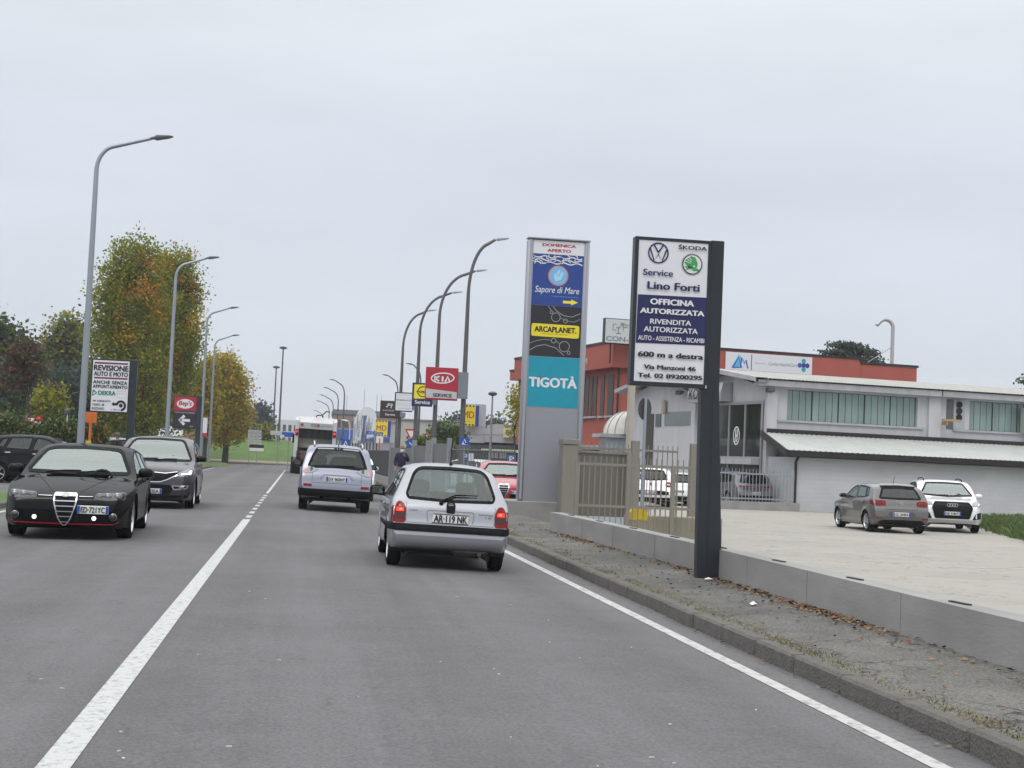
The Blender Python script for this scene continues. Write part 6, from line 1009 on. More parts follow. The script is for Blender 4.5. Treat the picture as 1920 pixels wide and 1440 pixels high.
# grey fence panels, posts and bar fence beyond the hatchback
FG = mat('fence_grey', (.14, .145, .155), .6, var=.1); 
for (pa, pb, Y0, Y1, pt, lb) in ((733, 775, 66, 60, 840, 'grey fence panel behind the masked pedestrian'), (776, 802, 59.8, 58, 836, 'grey fence panel between the concrete posts'), (812, 842, 57.5, 56, 832, 'grey ribbed fence panel left of the lamp post base')):
    a_, b_ = D(pa, 860, Y0), D(pb, 860, Y1); zt_ = D(pb, pt, Y1).z; o = thing('fence_panel', lb, 'fence'); d = Vector((b_.x-a_.x, b_.y-a_.y, 0)); ang = math.atan2(d.y, d.x); mb = MB(); mb.box(((a_.x+b_.x)/2, (a_.y+b_.y)/2, zt_/2), (d.length, .05, zt_), ang); k = int(d.length/.16); [mb.box((a_.x+d.x*(i+.5)/k, a_.y+d.y*(i+.5)/k-.035, zt_/2), (.05, .03, zt_-.1), ang) for i in range(k)]; mb.build('panel', FG, o); [MB().box((k_.x, k_.y, zt_/2+.1), (.16, .16, zt_+.25), ang).build('post', mat('post_grey', (.22, .235, .25), .7), o) for k_ in (a_, b_)]
o = thing('fence_panel', 'black mesh fence panel beyond the orange bus stop post', 'fence'); a_, b_ = D(690, 860, 84), D(733, 860, 67); d = Vector((b_.x-a_.x, b_.y-a_.y, 0)); mb = MB(); mb.box(((a_.x+b_.x)/2, (a_.y+b_.y)/2, .9), (d.length, .04, 1.5), math.atan2(d.y, d.x)); mb.build('panel', mat('mesh_black', (.025, .03, .03), .8), o); mb = MB(); mb.box(((a_.x+b_.x)/2, (a_.y+b_.y)/2-.2, .15), (d.length, .25, .5), math.atan2(d.y, d.x)); mb.build('base', CONC, o)
o = thing('railing', 'grey bar railing between the lamp post and the tall totem', 'fence'); mb = MB(); a_, b_ = D(842, 860, 56), D(967, 860, 50); d = (b_-a_); zt_ = D(900, 842, 53).z; k = int(math.hypot(d.x, d.y)/.14)
for i in range(k): mb.box((a_.x+d.x*i/k, a_.y+d.y*i/k, zt_/2+.08), (.02, .02, zt_+.16))
mb.build('bars', FG, o); mb = MB(); [mb.tube([(a_.x, a_.y, z), (b_.x, b_.y, z)], .025, 6) for z in (zt_-.05, .35)]; mb.build('rail', FG, o); mb = MB(); mb.tube([(a_.x, a_.y, .1), (b_.x, b_.y, .1)], .14, 4); mb.build('base', CONC, o)
o = thing('railing', 'dark bar railing in front of the filling station, left of the bus stop post', 'fence'); mb = MB(); a_, b_ = D(655, 860, 100), D(705, 860, 86); d = b_-a_; zt_ = D(680, 830, 93).z; k = 9
for i in range(k+1): mb.box((a_.x+d.x*i/k, a_.y+d.y*i/k, zt_/2), (.07, .05, zt_))
mb.build('bars', DKB, o); mb = MB(); mb.tube([(a_.x, a_.y, .9), (b_.x, b_.y, .9)], .03, 5); mb.build('rail', DKB, o)
o = thing('low_wall', 'short low concrete wall under the fence, left of the masked pedestrian', 'wall'); a_, b_ = G(712, 892, .05), G(748, 905, .05); d = b_-a_; mb = MB(); mb.box(((a_.x+b_.x)/2, (a_.y+b_.y)/2, .2), (d.length, .3, .5), math.atan2(d.y, d.x)); mb.build('wall', CONC, o)
# flags
for i, (px, pt, pb) in enumerate(((668, 782, 832), (676, 776, 826), (684, 779, 830), (690, 780, 822), (697, 784, 820))):
    q = D(px, pt, 140); z1 = D(px, pb, 140).z; o = thing('flag', ('white shop flag nearest the truck', 'tallest white shop flag', 'white shop flag with a dark blue stripe', 'narrow white shop flag, second from the yellow sign', 'white shop flag beside the yellow sign')[i], 'flag', (q.x, 140, 0), 0, 'white flags in front of the shop'); mb = MB(); mb.tube([(-.25, 0, 0), (-.25, 0, q.z)], .04, 6); mb.build('pole', GALV, o); mb = MB(); n = 6
    vs_ = [(-.22+.5*k/n, .06*math.sin(k*1.4+j*.8), q.z-(q.z-z1)*j/8) for j in range(9) for k in range(n+1)]; f1 = [(j*(n+1)+k, j*(n+1)+k+1, (j+1)*(n+1)+k+1, (j+1)*(n+1)+k) for j in range(8) for k in range(n)]; mb.add(vs_, f1); c_ = mb.build('cloth', PW if i != 2 else mat('flag_blue', (.10, .13, .32), .7), o, smooth=True); a = Art(); k = z1; a.text(('SCONTI', 'AUTO', 'USATO', 'KM ZERO', 'OFFERTE')[i], 0, .3, (q.z-z1)*.6, .12, mat('flag_ink', (.12, .14, .30), .6), 2); ob = a.build('lettering', c_, (.12, -.1, z1+.3)); ob.rotation_euler = (0, -math.pi/2, 0)
# small road signs
def post_sign(name, label, px, py, Y, shape, sz, face, draw=None, pole=GALV, cat='sign', extra=None):
    q = D(px, py, Y); o = thing(name, label, cat, (q.x, Y, 0)); mb = MB(); mb.tube([(0, .04, -.1), (0, .04, q.z+sz*.5)], .035, 8); mb.build('pole', pole, o); mb = MB(); poly = {'disc': ell(0, 0, sz, sz, 28), 'tri': [(-sz, sz*.75), (0, -sz), (sz, sz*.75)], 'sq': [(-sz, -sz), (sz, -sz), (sz, sz), (-sz, sz)]}[shape] if isinstance(shape, str) else shape; mb.prism(poly, MX((0, 0, q.z), (1, 0, 0), (0, 0, 1)), .02); p = mb.build('plate', face, o)
    if draw: a = Art(); draw(a, sz); a.build('lettering', p, (0, -.021, q.z))
    return o
SWH = mat('sign_face_white', (.68, .68, .68), .4); SRD = mat('sign_face_red', (.50, .015, .02), .4); SBU = mat('sign_face_blue', (.015, .07, .36), .4); ORG = mat('orange_paint', (.55, .13, .015), .5, var=.1)
post_sign('traffic_sign', 'round no-entry sign above the flowering hedge', 76, 793, 60, 'disc', .3, SRD, lambda a, s_: a.rect(-.22, -.05, .22, .05, SWH))
post_sign('traffic_sign', 'red bordered give-way triangle left of the dark shrubs', 771, 814, 90, 'tri', .42, SRD, lambda a, s_: a.poly([(-.27, .21), (0, -.26), (.27, .21)], SWH)); post_sign('traffic_sign', 'small red triangle between the warehouse and the dark shrubs', 799, 819, 110, 'tri', .3, SRD, lambda a, s_: a.poly([(-.19, .15), (0, -.18), (.19, .15)], SWH))
post_sign('traffic_sign', 'round blue arrow sign below the give-way triangle', 771, 831, 89, 'disc', .3, SBU, lambda a, s_: a.stroke([(-.12, .05), (0, -.1), (.12, .05)], .06, SWH)); 
def cross(a, s_): a.poly([(-s_*.6, -s_*.5), (s_*.6, -s_*.5), (0, s_*.7)], SWH, 1); a.stroke([(0, s_*.3), (-.02, -.02), (.1, -s_*.35)], .06, INK, 2)
post_sign('traffic_sign', 'square blue pedestrian crossing sign beside the refuse truck', 648, 832, 80, 'sq', .25, SBU, cross); post_sign('traffic_sign', 'square blue crossing sign on the railing, right of the tallest dark lamp post', 871, 829, 58, 'sq', .19, SBU, cross)
post_sign('parking_sign', 'blue parking sign with white panel beneath the crossing sign', 878, 857, 60, [(-.24, -.17), (.24, -.17), (.24, .17), (-.24, .17)], .17, SBU, lambda a, s_: (a.rect(0, -.16, .23, .16, SWH), a.text('P', -.19, .12, -.05, -.12, SWH, 2, bold=.02)), cat='sign'); post_sign('parking_sign', 'blue parking sign beside the grey totem', 959, 861, 60, 'sq', .18, SBU, lambda a, s_: a.text('P', -.08, .12, .08, -.12, SWH, 2, bold=.02))
post_sign('street_sign', 'long blue arrow street sign in front of the flags', 703, 812, 85, [(-.47, -.1), (.47, -.07), (.47, .07), (-.47, .1)], .1, SBU, lambda a, s_: a.text('CENTRO COMMERCIALE', -.38, .045, .4, -.045, SWH, 2)); post_sign('street_sign', 'pale direction board with blue badge on the roundabout', 522, 812, 120, [(-.65, -.17), (.65, -.17), (.65, .17), (-.65, .17)], .17, mat('board_pale', (.42, .46, .44), .5), lambda a, s_: a.rect(.3, -.12, .5, .12, SBU)); post_sign('street_sign', 'small blue board partly behind the refuse truck', 542, 815, 110, [(-.35, -.18), (.35, -.18), (.35, .18), (-.35, .18)], .18, SBU)
q = D(478, 822, 118); o = thing('direction_board', 'grey stacked direction board in front of the grass mound', 'sign', (q.x, 118, 0)); [MB().tube([(x, .05, 0), (x, .05, D(470, 800, 118).z)], .04, 6).build('pole', GALV, o) for x in (-.4, .2)]
for i in range(5): zz = D(475, 806+i*6, 118).z; mb = MB(); mb.bb(-.55, .5, -.02, .02, zz-.22, zz-.02); p = mb.build('plank', mat('board_white', (.5, .5, .52), .5), o); a = Art(); a.text('ZONA INDUSTRIALE'[:9+i], -.48, zz-.06, .4, zz-.18, INK, 1); a.build('lettering', p, (0, -.022, 0))
mb = MB(); zz = D(480, 834, 118).z; mb.bb(-.4, .75, -.02, .02, zz-.25, zz); p = mb.build('plank', INK, o); mb = MB(); mb.bb(-.4, .75, -.02, .02, zz-.5, zz-.26); p = mb.build('plank', SWH, o)
def bus_stop(label, px, pyt, Y, lower=True):
    q = D(px, pyt, Y); o = thing('bus_stop_sign', label, 'bus stop', (q.x, Y, .1)); mb = MB(); mb.tube([(0, 0, -.1), (0, 0, q.z-.15)], .045, 8); mb.build('pole', ORG, o); mb = MB(); mb.bb(-.19, .19, -.03, .03, q.z-.42, q.z-.06, bev=.01); mb.build('plate', ORG if lower else SWH, o); mb = MB(); mb.bb(-.12, .06, -.08, -.045, .95, 1.4); mb.build('timetable', mat('timetable_yellow', (.55, .42, .05), .5) if lower else ORG, o); mb = MB(); mb.bb(-.12, .06, -.08, -.045, .65, .93); mb.build('notice', SWH if lower else ORG, o); return o
bus_stop('orange bus stop sign left of the inspection sign post', 171, 775, 50); bus_stop('orange post with white plate on the right pavement, near the flags', 712, 820, 78, False)
q = D(99, 797, 62); o = thing('banner', 'white and red banner behind the hedge, left of the no-entry sign', 'banner', (q.x-1.1, 62, 0)); mb = MB(); mb.bb(0, 1.4, 0, .04, q.z-.15, q.z+.25); p = mb.build('cloth', SWH, o); a = Art(); a.poly([(0, q.z-.14), (.45, q.z-.14), (.1, q.z+.24), (0, q.z+.24)], SRD); a.build('print', p, (0, -.005, 0)); mb = MB(); [mb.tube([(x, .02, 0), (x, .02, q.z+.25)], .03, 6) for x in (0.05, 1.35)]; mb.build('pole', GALV, o)
q = D(384, 800, 98); o = thing('notice_board', 'white notice board with red foot behind the arrow sign post', 'sign', (q.x-.2, 98, 0)); mb = MB(); z0, z1 = D(384, 818, 98).z, D(384, 783, 98).z; mb.bb(-.1, .35, 0, .06, z0, z1); p = mb.build('panel', SWH, o); mb = MB(); mb.bb(-.1, .35, -.012, -.002, z0, z0+.22); mb.build('red_strip', SRD, p); mb = MB(); mb.tube([(0.1, .1, 0), (.1, .1, z0)], .04, 6); mb.build('pole', GALV, o)
# ------------------------------------------------------------------ trees and shrubs
def leafmat(name, col, var=.35):
    if name in MATS: return MATS[name]
    mt, t, n, l, b = nodes(name); MATS[name] = mt; g = n.new('ShaderNodeNewGeometry'); z = n.new('ShaderNodeTexNoise'); z.inputs['Scale'].default_value = .9; z.inputs['Detail'].default_value = 6; l.new(g.outputs['Position'], z.inputs['Vector'])
    x = n.new('ShaderNodeMix'); x.data_type = 'RGBA'; l.new(z.outputs['Fac'], x.inputs[0]); x.inputs[6].default_value = tuple(v*(1-var) for v in col)+(1,); x.inputs[7].default_value = tuple(v*(1+var) for v in col)+(1,); l.new(x.outputs[2], b.inputs['Base Color']); b.inputs['Roughness'].default_value = .6; b.inputs['Specular IOR Level'].default_value = .25
    tr = n.new('ShaderNodeBsdfTranslucent'); l.new(x.outputs[2], tr.inputs[0]); ms = n.new('ShaderNodeMixShader'); ms.inputs[0].default_value = .45; l.new(b.outputs[0], ms.inputs[1]); l.new(tr.outputs[0], ms.inputs[2]); l.new(ms.outputs[0], n['Material Output'].inputs[0]); return mt
LG = leafmat('leaf_green', (.165, .215, .022)); LO = leafmat('leaf_olive', (.30, .28, .028)); LY = leafmat('leaf_yellow', (.60, .40, .02)); LOR = leafmat('leaf_orange', (.55, .23, .02)); LR = leafmat('leaf_russet', (.17, .07, .02)); LD = leafmat('leaf_dark', (.06, .09, .048)); LDB = leafmat('leaf_blue_dark', (.058, .085, .075)); LP = leafmat('leaf_pale', (.17, .20, .09)); LGO = leafmat('leaf_gold', (.42, .32, .035)); LRED2 = leafmat('leaf_redbrown', (.14, .07, .045)); LFAR = leafmat('leaf_far_haze', (.05, .07, .09)); LHED = leafmat('leaf_hedge', (.05, .085, .02)); BARK = mat('bark', (.045, .038, .032), .95, var=.35, scale=4, bump=.8, bscale=14, stretch=(1, 1, .3))  # far blue holds distance haze in its colour; dark greens lifted for haze too
def tree(name, label, base, Y, blobs, n, size, mats, wts, group=None, trunk=.16, cat='tree', accents=(), dens=.55, droop=.0, clus=9, base_z=-.1, limbs=True, flat=1.0, spread=.38):
    """blobs: photo-measured crown lobes (px, py, rx, ry) set at their real depth Y"""
    k = Y/FPX; bx = D(base, 800, Y).x; o = thing(name, label, cat, (bx, Y, 0), 0, group); B = []
    for i, (px, py, rx, ry) in enumerate(blobs): c = D(px, py, Y); B.append((c.x-bx, RNG.normal(0, .25)*rx*k, c.z, rx*k, (rx*.5+min(rx, ry)*.4)*k, ry*k))
    acc = [(D(px, py, Y), r_*k, mi) for px, py, r_, mi in accents]; vol = np.array([b[3]*b[5] for b in B]); cl = []
    ncl = max(6, int(n/clus)); pick = RNG.choice(len(B), ncl, p=vol/vol.sum()); V = np.zeros((ncl*clus*4, 3)); FM = []; q = 0
    for i in pick:
        x, y, z, rx, ry, rz = B[i]; d = RNG.normal(size=3); d /= np.linalg.norm(d); r_ = RNG.random()**dens; lump = 1+.16*math.sin(d[0]*7+i*2)*math.cos(d[2]*6+i)+.10*math.sin(d[1]*11+d[2]*9); c = np.array([x+d[0]*rx*r_*lump, y+d[1]*ry*r_*lump, z+d[2]*rz*r_*lump]); mi = RNG.choice(len(mats), p=wts)
        for (a_, ar, am) in acc:
            if math.hypot(c[0]+bx-a_.x, (c[2]-a_.z)) < ar*RNG.uniform(1.0, 1.75) and c[1] < ry*.5: mi = am
        cl.append(c)
        for _ in range(clus):
            s_ = size*RNG.uniform(.6, 1.35); e1 = RNG.normal(size=3); e1[2] -= droop; e1 /= np.linalg.norm(e1); e2 = np.cross(e1, RNG.normal(size=3)); e2 /= np.linalg.norm(e2)+1e-9; p = c+RNG.normal(0, size*spread*4, 3)*np.array([1, 1, flat]); V[q:q+4] = (p-e1*s_*.6, p+e2*s_*.42+e1*s_*.05, p+e1*s_*.6, p-e2*s_*.42+e1*s_*.05); q += 4; FM.append(mi if RNG.random() > .08 else RNG.choice(len(mats), p=wts))
    mb = MB(); mb.v = [tuple(p) for p in V]; mb.f = [(4*i, 4*i+1, 4*i+2, 4*i+3) for i in range(len(FM))]; mb.m = [int(x) for x in FM]; mb.build('crown', list(mats), o)
    top = max(b[2]+b[5]*.5 for b in B); mb = MB(); low = min(b[2] for b in B); pts = [(0, 0, base_z), (.02, 0, low*.5), (RNG.normal(0, .1), 0, low), (RNG.normal(0, .2), RNG.normal(0, .1), (low+top)/2), (B[0][0]*.6, 0, top)]; mb.tube(pts, [trunk*1.25, trunk, trunk*.85, trunk*.5, trunk*.12], 9)
    if limbs:
        for j in range(0, ncl, max(1, ncl//55)):
            c = cl[j]; t = max(low*.6, min(top*.9, c[2]-abs(c[0])*.9-.3)); s0 = Vector((0, 0, t)); e_ = Vector(c); m_ = (s0+e_)/2+Vector((0, 0, -.1)); mb.tube([s0, m_, e_], [trunk*.28, trunk*.16, trunk*.05], 5)
    mb.build('trunk', BARK, o, smooth=60); return o
tree('autumn_tree', 'tall green tree with orange patches, its trunk right of the inspection sign', 265, 100, [(252, 492, 52, 50), (215, 545, 42, 62), (262, 575, 62, 70), (208, 630, 40, 70), (258, 665, 62, 75), (212, 715, 40, 60), (262, 755, 60, 60), (240, 800, 45, 30)], 38000, .165, [LG, LO, LGO, LOR, LY, LR], [.57, .36, .05, .008, .002, .01], trunk=.30, clus=22, spread=.52, accents=[(244, 633, 11, 4), (266, 556, 8, 3), (283, 545, 9, 3), (290, 565, 8, 3), (295, 587, 9, 3), (277, 618, 7, 3), (282, 495, 8, 3), (262, 735, 9, 5), (240, 555, 6, 3), (250, 690, 7, 5)], dens=.5)
tree('autumn_tree', 'slimmer tall green tree with rust leaves, partly behind the second lamp', 281, 104, [(322, 505, 44, 46), (350, 548, 28, 55), (318, 585, 50, 60), (352, 630, 30, 55), (318, 665, 50, 60), (338, 715, 40, 55), (312, 765, 45, 45), (350, 770, 25, 40)], 30000, .165, [LG, LO, LGO, LOR, LY, LR], [.52, .36, .06, .02, .01, .03], trunk=.26, clus=22, spread=.52, accents=[(297, 583, 11, 3), (320, 690, 11, 3), (308, 700, 9, 3), (305, 500, 8, 3), (362, 605, 7, 4), (348, 542, 10, 5), (328, 665, 7, 3), (300, 715, 9, 5), (372, 590, 6, 4)], dens=.5)
tree('golden_tree', 'broad golden olive tree beside the grass mound', 425, 128, [(405, 710, 32, 42), (425, 690, 22, 28), (438, 735, 28, 45), (448, 780, 20, 40), (405, 770, 36, 45), (425, 805, 40, 28)], 23000, .19, [LGO, LO, LY, LOR, LG], [.42, .30, .08, .06, .14], trunk=.25, dens=.5, clus=18, spread=.5)
tree('golden_tree', 'narrow brownish tree between the pink house and the golden tree', 385, 122, [(388, 720, 18, 55), (384, 780, 22, 45)], 6000, .22, [LO, LR, LGO], [.5, .2, .3], trunk=.2)
tree('dark_tree', 'dark green rounded tree at the left edge of the photo', 10, 100, [(14, 655, 32, 40), (-8, 640, 30, 45), (38, 690, 28, 35), (10, 730, 50, 60), (40, 775, 50, 45)], 11000, .27, [LD, LG, LDB], [.62, .16, .22], trunk=.25)
tree('russet_tree', 'dark red leaved tree in front of the dark left trees', 48, 90, [(42, 672, 22, 20), (60, 650, 8, 9), (62, 690, 14, 16), (28, 702, 22, 22)], 3000, .22, [LRED2, LR, LD], [.42, .18, .40], trunk=.18, dens=.6)
tree('pale_tree', 'pale airy tree with visible branches, left of the tallest lamp', 118, 118, [(128, 622, 32, 34), (98, 655, 26, 36), (145, 655, 26, 45), (118, 690, 42, 42), (82, 690, 20, 35)], 8500, .24, [LP, LO, LDB], [.62, .22, .16], trunk=.3, dens=.55)
for lb, px, bl, Y in (('dark blue-green evergreen behind the inspection sign', 205, [(200, 735, 40, 45), (215, 790, 50, 40)], 112), ('dark blue-green evergreen behind the tallest lamp post', 150, [(150, 740, 42, 55), (165, 795, 48, 40)], 114), ('dark evergreen below the pale airy tree', 100, [(105, 745, 40, 45), (100, 795, 48, 38)], 110), ('dark evergreen behind the white and red banner', 55, [(60, 750, 42, 45), (50, 800, 50, 35)], 108)):
    tree('evergreen_tree', lb, px, Y, bl, 6500, .30, [LDB, LD], [.7, .3], group='evergreens behind the left yard', dens=.5)
tree('small_tree', 'small olive tree with brown tips left of the tallest lamp, above the hedge', 92, 82, [(95, 752, 26, 24), (85, 775, 18, 22)], 2600, .18, [LO, LR, LG], [.4, .2, .4], trunk=.1)
for i, (px, py, rx, ry, lb) in enumerate(((12, 800, 26, 26, 'large leafy shrub at the left edge above the black parked car'), (40, 810, 20, 18, 'low pale green shrub in front of the banner'), (66, 812, 20, 16, 'low shrub directly below the no-entry sign'), (97, 802, 22, 24, 'tall flowering shrub right of the no-entry sign'), (124, 812, 20, 20, 'round shrub left of the tallest lamp base'), (148, 814, 14, 18, 'narrow shrub just left of the orange bus stop sign'), (182, 817, 13, 17, 'reddish shrub behind the orange bus stop sign'))): tree('shrub', lb, px, 57, [(px, py, rx, ry), (px, py+16, rx, 14)], 1700, .11, [LHED, LP, LY, LR] if i != 6 else [LR, LHED, LP, LO], [.64, .33, .012, .018] if i != 6 else [.5, .3, .1, .1], cat='shrub', group='flowering shrubs along the left yard', trunk=.03, limbs=False)
def conifer(label, px, pyt, pyb, Y, hw, mats, n=2600, group=None):
    k = Y/FPX; bl = []; H_ = pyb-pyt
    for i in range(7): t = i/6; bl.append((px+RNG.normal(0, 1.0), pyt+H_*(.06+.86*t), 2.5+hw*(t**.8), H_*.085))
    return tree('conifer', label, px, Y, bl, n, .014*Y*.12+.12, mats, [.75, .25], group=group, droop=.8, clus=7, dens=.6, flat=.5, limbs=False)
conifer('hazy blue conifer with pointed top beyond the mound', 492, 757, 835, 230, 17, [LFAR, LDB], group='far conifers beyond the roundabout'); conifer('hazy narrow conifer right of the golden tree', 470, 762, 835, 240, 9, [LFAR, LDB], 1600, 'far conifers beyond the roundabout')
tree('shrub', 'olive bush on the mound right of the direction board', 497, 150, [(497, 812, 9, 12)], 900, .25, [LO, LD], [.6, .4], cat='shrub', limbs=False, trunk=.06)
for px, py, rx, ry, lb in ((826, 818, 18, 24, 'dark round clipped shrub left of the tallest dark lamp post'), (853, 824, 15, 22, 'dark round clipped shrub touching the tallest dark lamp post')): tree('shrub', lb, px, 112, [(px, py, rx, ry), (px, py+15, rx, 18)], 4200, .2, [LD, LG], [.7, .3], cat='shrub', group='clipped shrubs before the warehouse', trunk=.1, limbs=False, dens=.4)
tree('shrub', 'low green hedge under the red triangle sign', 792, 105, [(782, 832, 12, 9), (800, 834, 14, 9)], 1500, .16, [LG, LHED], [.5, .5], cat='shrub', limbs=False, trunk=.05)
tree('slim_tree', 'slim young tree with sparse leaves hugging the grey totem', 968, 62, [(962, 740, 6, 22), (958, 775, 9, 20), (963, 805, 8, 20), (968, 760, 8, 40)], 620, .12, [LO, LP, LGO], [.5, .3, .2], trunk=.04, dens=.7)
tree('round_tree', 'pale far treetop above the supermarket roof', 927, 190, [(920, 800, 10, 6), (935, 802, 9, 6)], 900, .4, [LFAR, LP], [.6, .4], limbs=False); tree('round_tree', 'pale far treetop beside the yellow tower sign', 852, 190, [(852, 797, 9, 9)], 600, .4, [LFAR, LD], [.6, .4], limbs=False)
tree('cedar_tree', 'dark flat-topped cedar rising behind the red parapet', 1598, 112, [(1590, 648, 38, 5), (1560, 662, 26, 5), (1615, 660, 42, 6), (1590, 674, 50, 6), (1635, 676, 26, 6), (1600, 690, 58, 7), (1560, 688, 26, 5)], 6500, .2, [LDB, LD], [.6, .4], trunk=.35, droop=.1, flat=.35, dens=.6); tree('cedar_tree', 'dark conifer branches at the right edge above the showroom roof', 1946, 95, [(1932, 715, 18, 6), (1940, 735, 26, 6), (1945, 755, 30, 7)], 1500, .2, [LDB, LD], [.6, .4], droop=.1, flat=.4)
# ------------------------------------------------------------------ refuse truck
Yt = 88.0; q = G(587, 889, zr(1.0)); X0 = D(588, 850, Yt).x; t = thing('refuse_truck', 'white refuse truck with open rear hopper, ahead of the silver SUV', 'truck', (X0, Yt, zr(.8))); t.rotation_euler.y = T15
TW = mat('truck_white', (.50, .50, .52), .4, var=.08, scale=1.5, coat=.3); TG_ = mat('hopper_steel', (.10, .095, .09), .6, .3, var=.5, scale=3); TD = mat('hopper_dirty', (.24, .22, .19), .8, var=.4, scale=4)
mb = MB(); mb.prism([(-1.22, 1.1), (1.22, 1.1), (1.24, 3.1), (1.05, 3.42), (.5, 3.55), (-.5, 3.55), (-1.05, 3.42), (-1.24, 3.1)], MX((0, 1.6, 0), (1, 0, 0), (0, 0, 1)), -5.2); mb.build('body', TW, t, bevel=.03)
for s_ in (-1, 1): mb = MB(); mb.prism([(0, 1.0), (0, 3.25), (.35, 3.45), (1.6, 3.5), (1.6, .95), (.6, .75)], MX((s_*1.25-(.0 if s_ < 0 else .22), 0, 0), (0, 1, 0), (0, 0, 1)), .22); mb.build('side_panel', TW, t, bevel=.02)
mb = MB(); mb.add([(-1.02, .05, 2.78), (1.02, .05, 2.78), (1.02, .0, 3.15), (-1.02, .0, 3.15), (-1.02, .5, 3.5), (1.02, .5, 3.5), (-1.02, 1.6, 3.5), (1.02, 1.6, 3.5), (-1.02, 1.0, 2.78), (1.02, 1.0, 2.78)], [(0, 1, 2, 3), (3, 2, 5, 4), (4, 5, 7, 6), (0, 8, 9, 1)]); h = mb.build('tailgate', TW, t); a = Art(); a.text('AMSA', -.35, 3.08, .1, 2.93, gi, 1, bold=.02); a.text('IGIENE URBANA', .25, 3.05, .95, 2.95, gi, 1); a.poly(ell(-.85, 3.0, .09, .09, 16), REDI, 1); a.poly(ell(.12, 3.0, .09, .09, 16), REDI, 1); a.build('lettering', h, (0, -.02, 0))
mb = MB(); mb.bb(-1.02, 1.02, 1.3, 1.36, 1.2, 2.78); mb.bb(-1.03, -1.0, .1, 1.3, 1.2, 2.78); mb.bb(1.0, 1.03, .1, 1.3, 1.2, 2.78); mb.bb(-1.0, 1.0, .3, 1.3, 1.15, 1.2); hp = mb.build('hopper', TG_, t); mb = MB(); [mb.bb(x-.03, x+.03, 1.2, 1.3, 2.1, 2.75) for x in (-.6, -.2, .2, .6)]; mb.build('rib', mat('rib_dark', (.05, .05, .05), .7), hp)
mb = MB(); mb.add([(-1.0, .95, 2.12), (1.0, .95, 2.12), (1.0, .65, 1.75), (-1.0, .65, 1.75)], [(0, 1, 2, 3)]); mb.bb(-1.0, 1.0, .60, .66, 1.62, 1.76); mb.bb(-1.0, 1.0, .94, 1.0, 2.1, 2.2); mb.build('packer_plate', TD, hp); mb = MB(); mb.bb(-1.05, 1.05, -.05, .12, 1.28, 1.42); mb.build('sill', TG_, t)
for s_ in (-1, 1):
    mb = MB(); mb.bb(s_*1.13-.09, s_*1.13+.09, -.08, .0, 2.32, 2.72, bev=.03); mb.build('tail_light', LRED, t); mb = MB(); mb.lathe([(0, .03), (.06, .02), (.07, 0)], 14, Matrix.Translation((s_*1.13, -.08, 2.56))@Matrix.Rotation(rad(90), 4, 'X')); mb.build('lit_lamp', LGLOW, t)
    mb = MB(); mb.lathe([(.02, -.15), (.46, -.15), (.52, -.1), (.52, .4), (.46, .45), (.02, .45)], 28, Matrix.Translation((s_*.62 if s_ > 0 else -1.22, 2.3, .52))@Matrix.Rotation(rad(90), 4, 'Y')); mb.build('wheel', MATS['tyre_rubber'], t); mb = MB(); mb.lathe([(.02, -.1), (.46, -.1), (.52, -.05), (.52, .25), (.46, .3), (.02, .3)], 28, Matrix.Translation((s_*.9-(.0 if s_ > 0 else .2), 6.6, .52))@Matrix.Rotation(rad(90), 4, 'Y')); mb.build('wheel', MATS['tyre_rubber'], t)
    mb = MB(); mb.tube([(s_*1.0, -.1, 1.4), (s_*1.0, -.35, 1.0), (s_*.95, -.25, .6)], .06, 8); mb.lathe([(.0, -.12), (.16, -.1), (.16, .1), (0, .12)], 14, Matrix.Translation((s_*.9, -.2, .75))@Matrix.Rotation(rad(90), 4, 'Y')); mb.build('lift_arm', BLK, t); mb = MB(); mb.box((s_*1.35, 8.2, 2.2), (.14, .2, .6), bev=.04); mb.tube([(s_*1.1, 8.3, 2.4), (s_*1.35, 8.2, 2.4)], .03, 6); mb.build('mirror', BLK, t)
mb = MB(); mb.bb(-1.0, 1.0, .0, 1.4, .45, .95); mb.bb(-.5, .5, 1.0, 8.8, .5, .95); mb.build('chassis', mat('chassis_dark', (.03, .026, .024), .8, var=.4), t); mb = MB(); mb.bb(-.85, .85, -.12, .0, .85, 1.25, bev=.03); mb.build('bin_rack', mat('rusty_orange', (.11, .04, .025), .8, var=.6, scale=6), t); mb = MB(); mb.bb(-1.15, 1.15, 7.1, 9.0, .7, 2.85, bev=.1); mb.build('cab', TW, t)
mb = MB(); mb.tube([(-.05, .4, 3.52), (.0, .3, 3.62), (.32, .2, 3.66), (.55, .15, 3.9), (.75, .1, 3.86)], .035, 6); mb.tube([(.32, .2, 3.66), (.38, .2, 3.5)], .035, 6); mb.build('work_light', BLK, t)
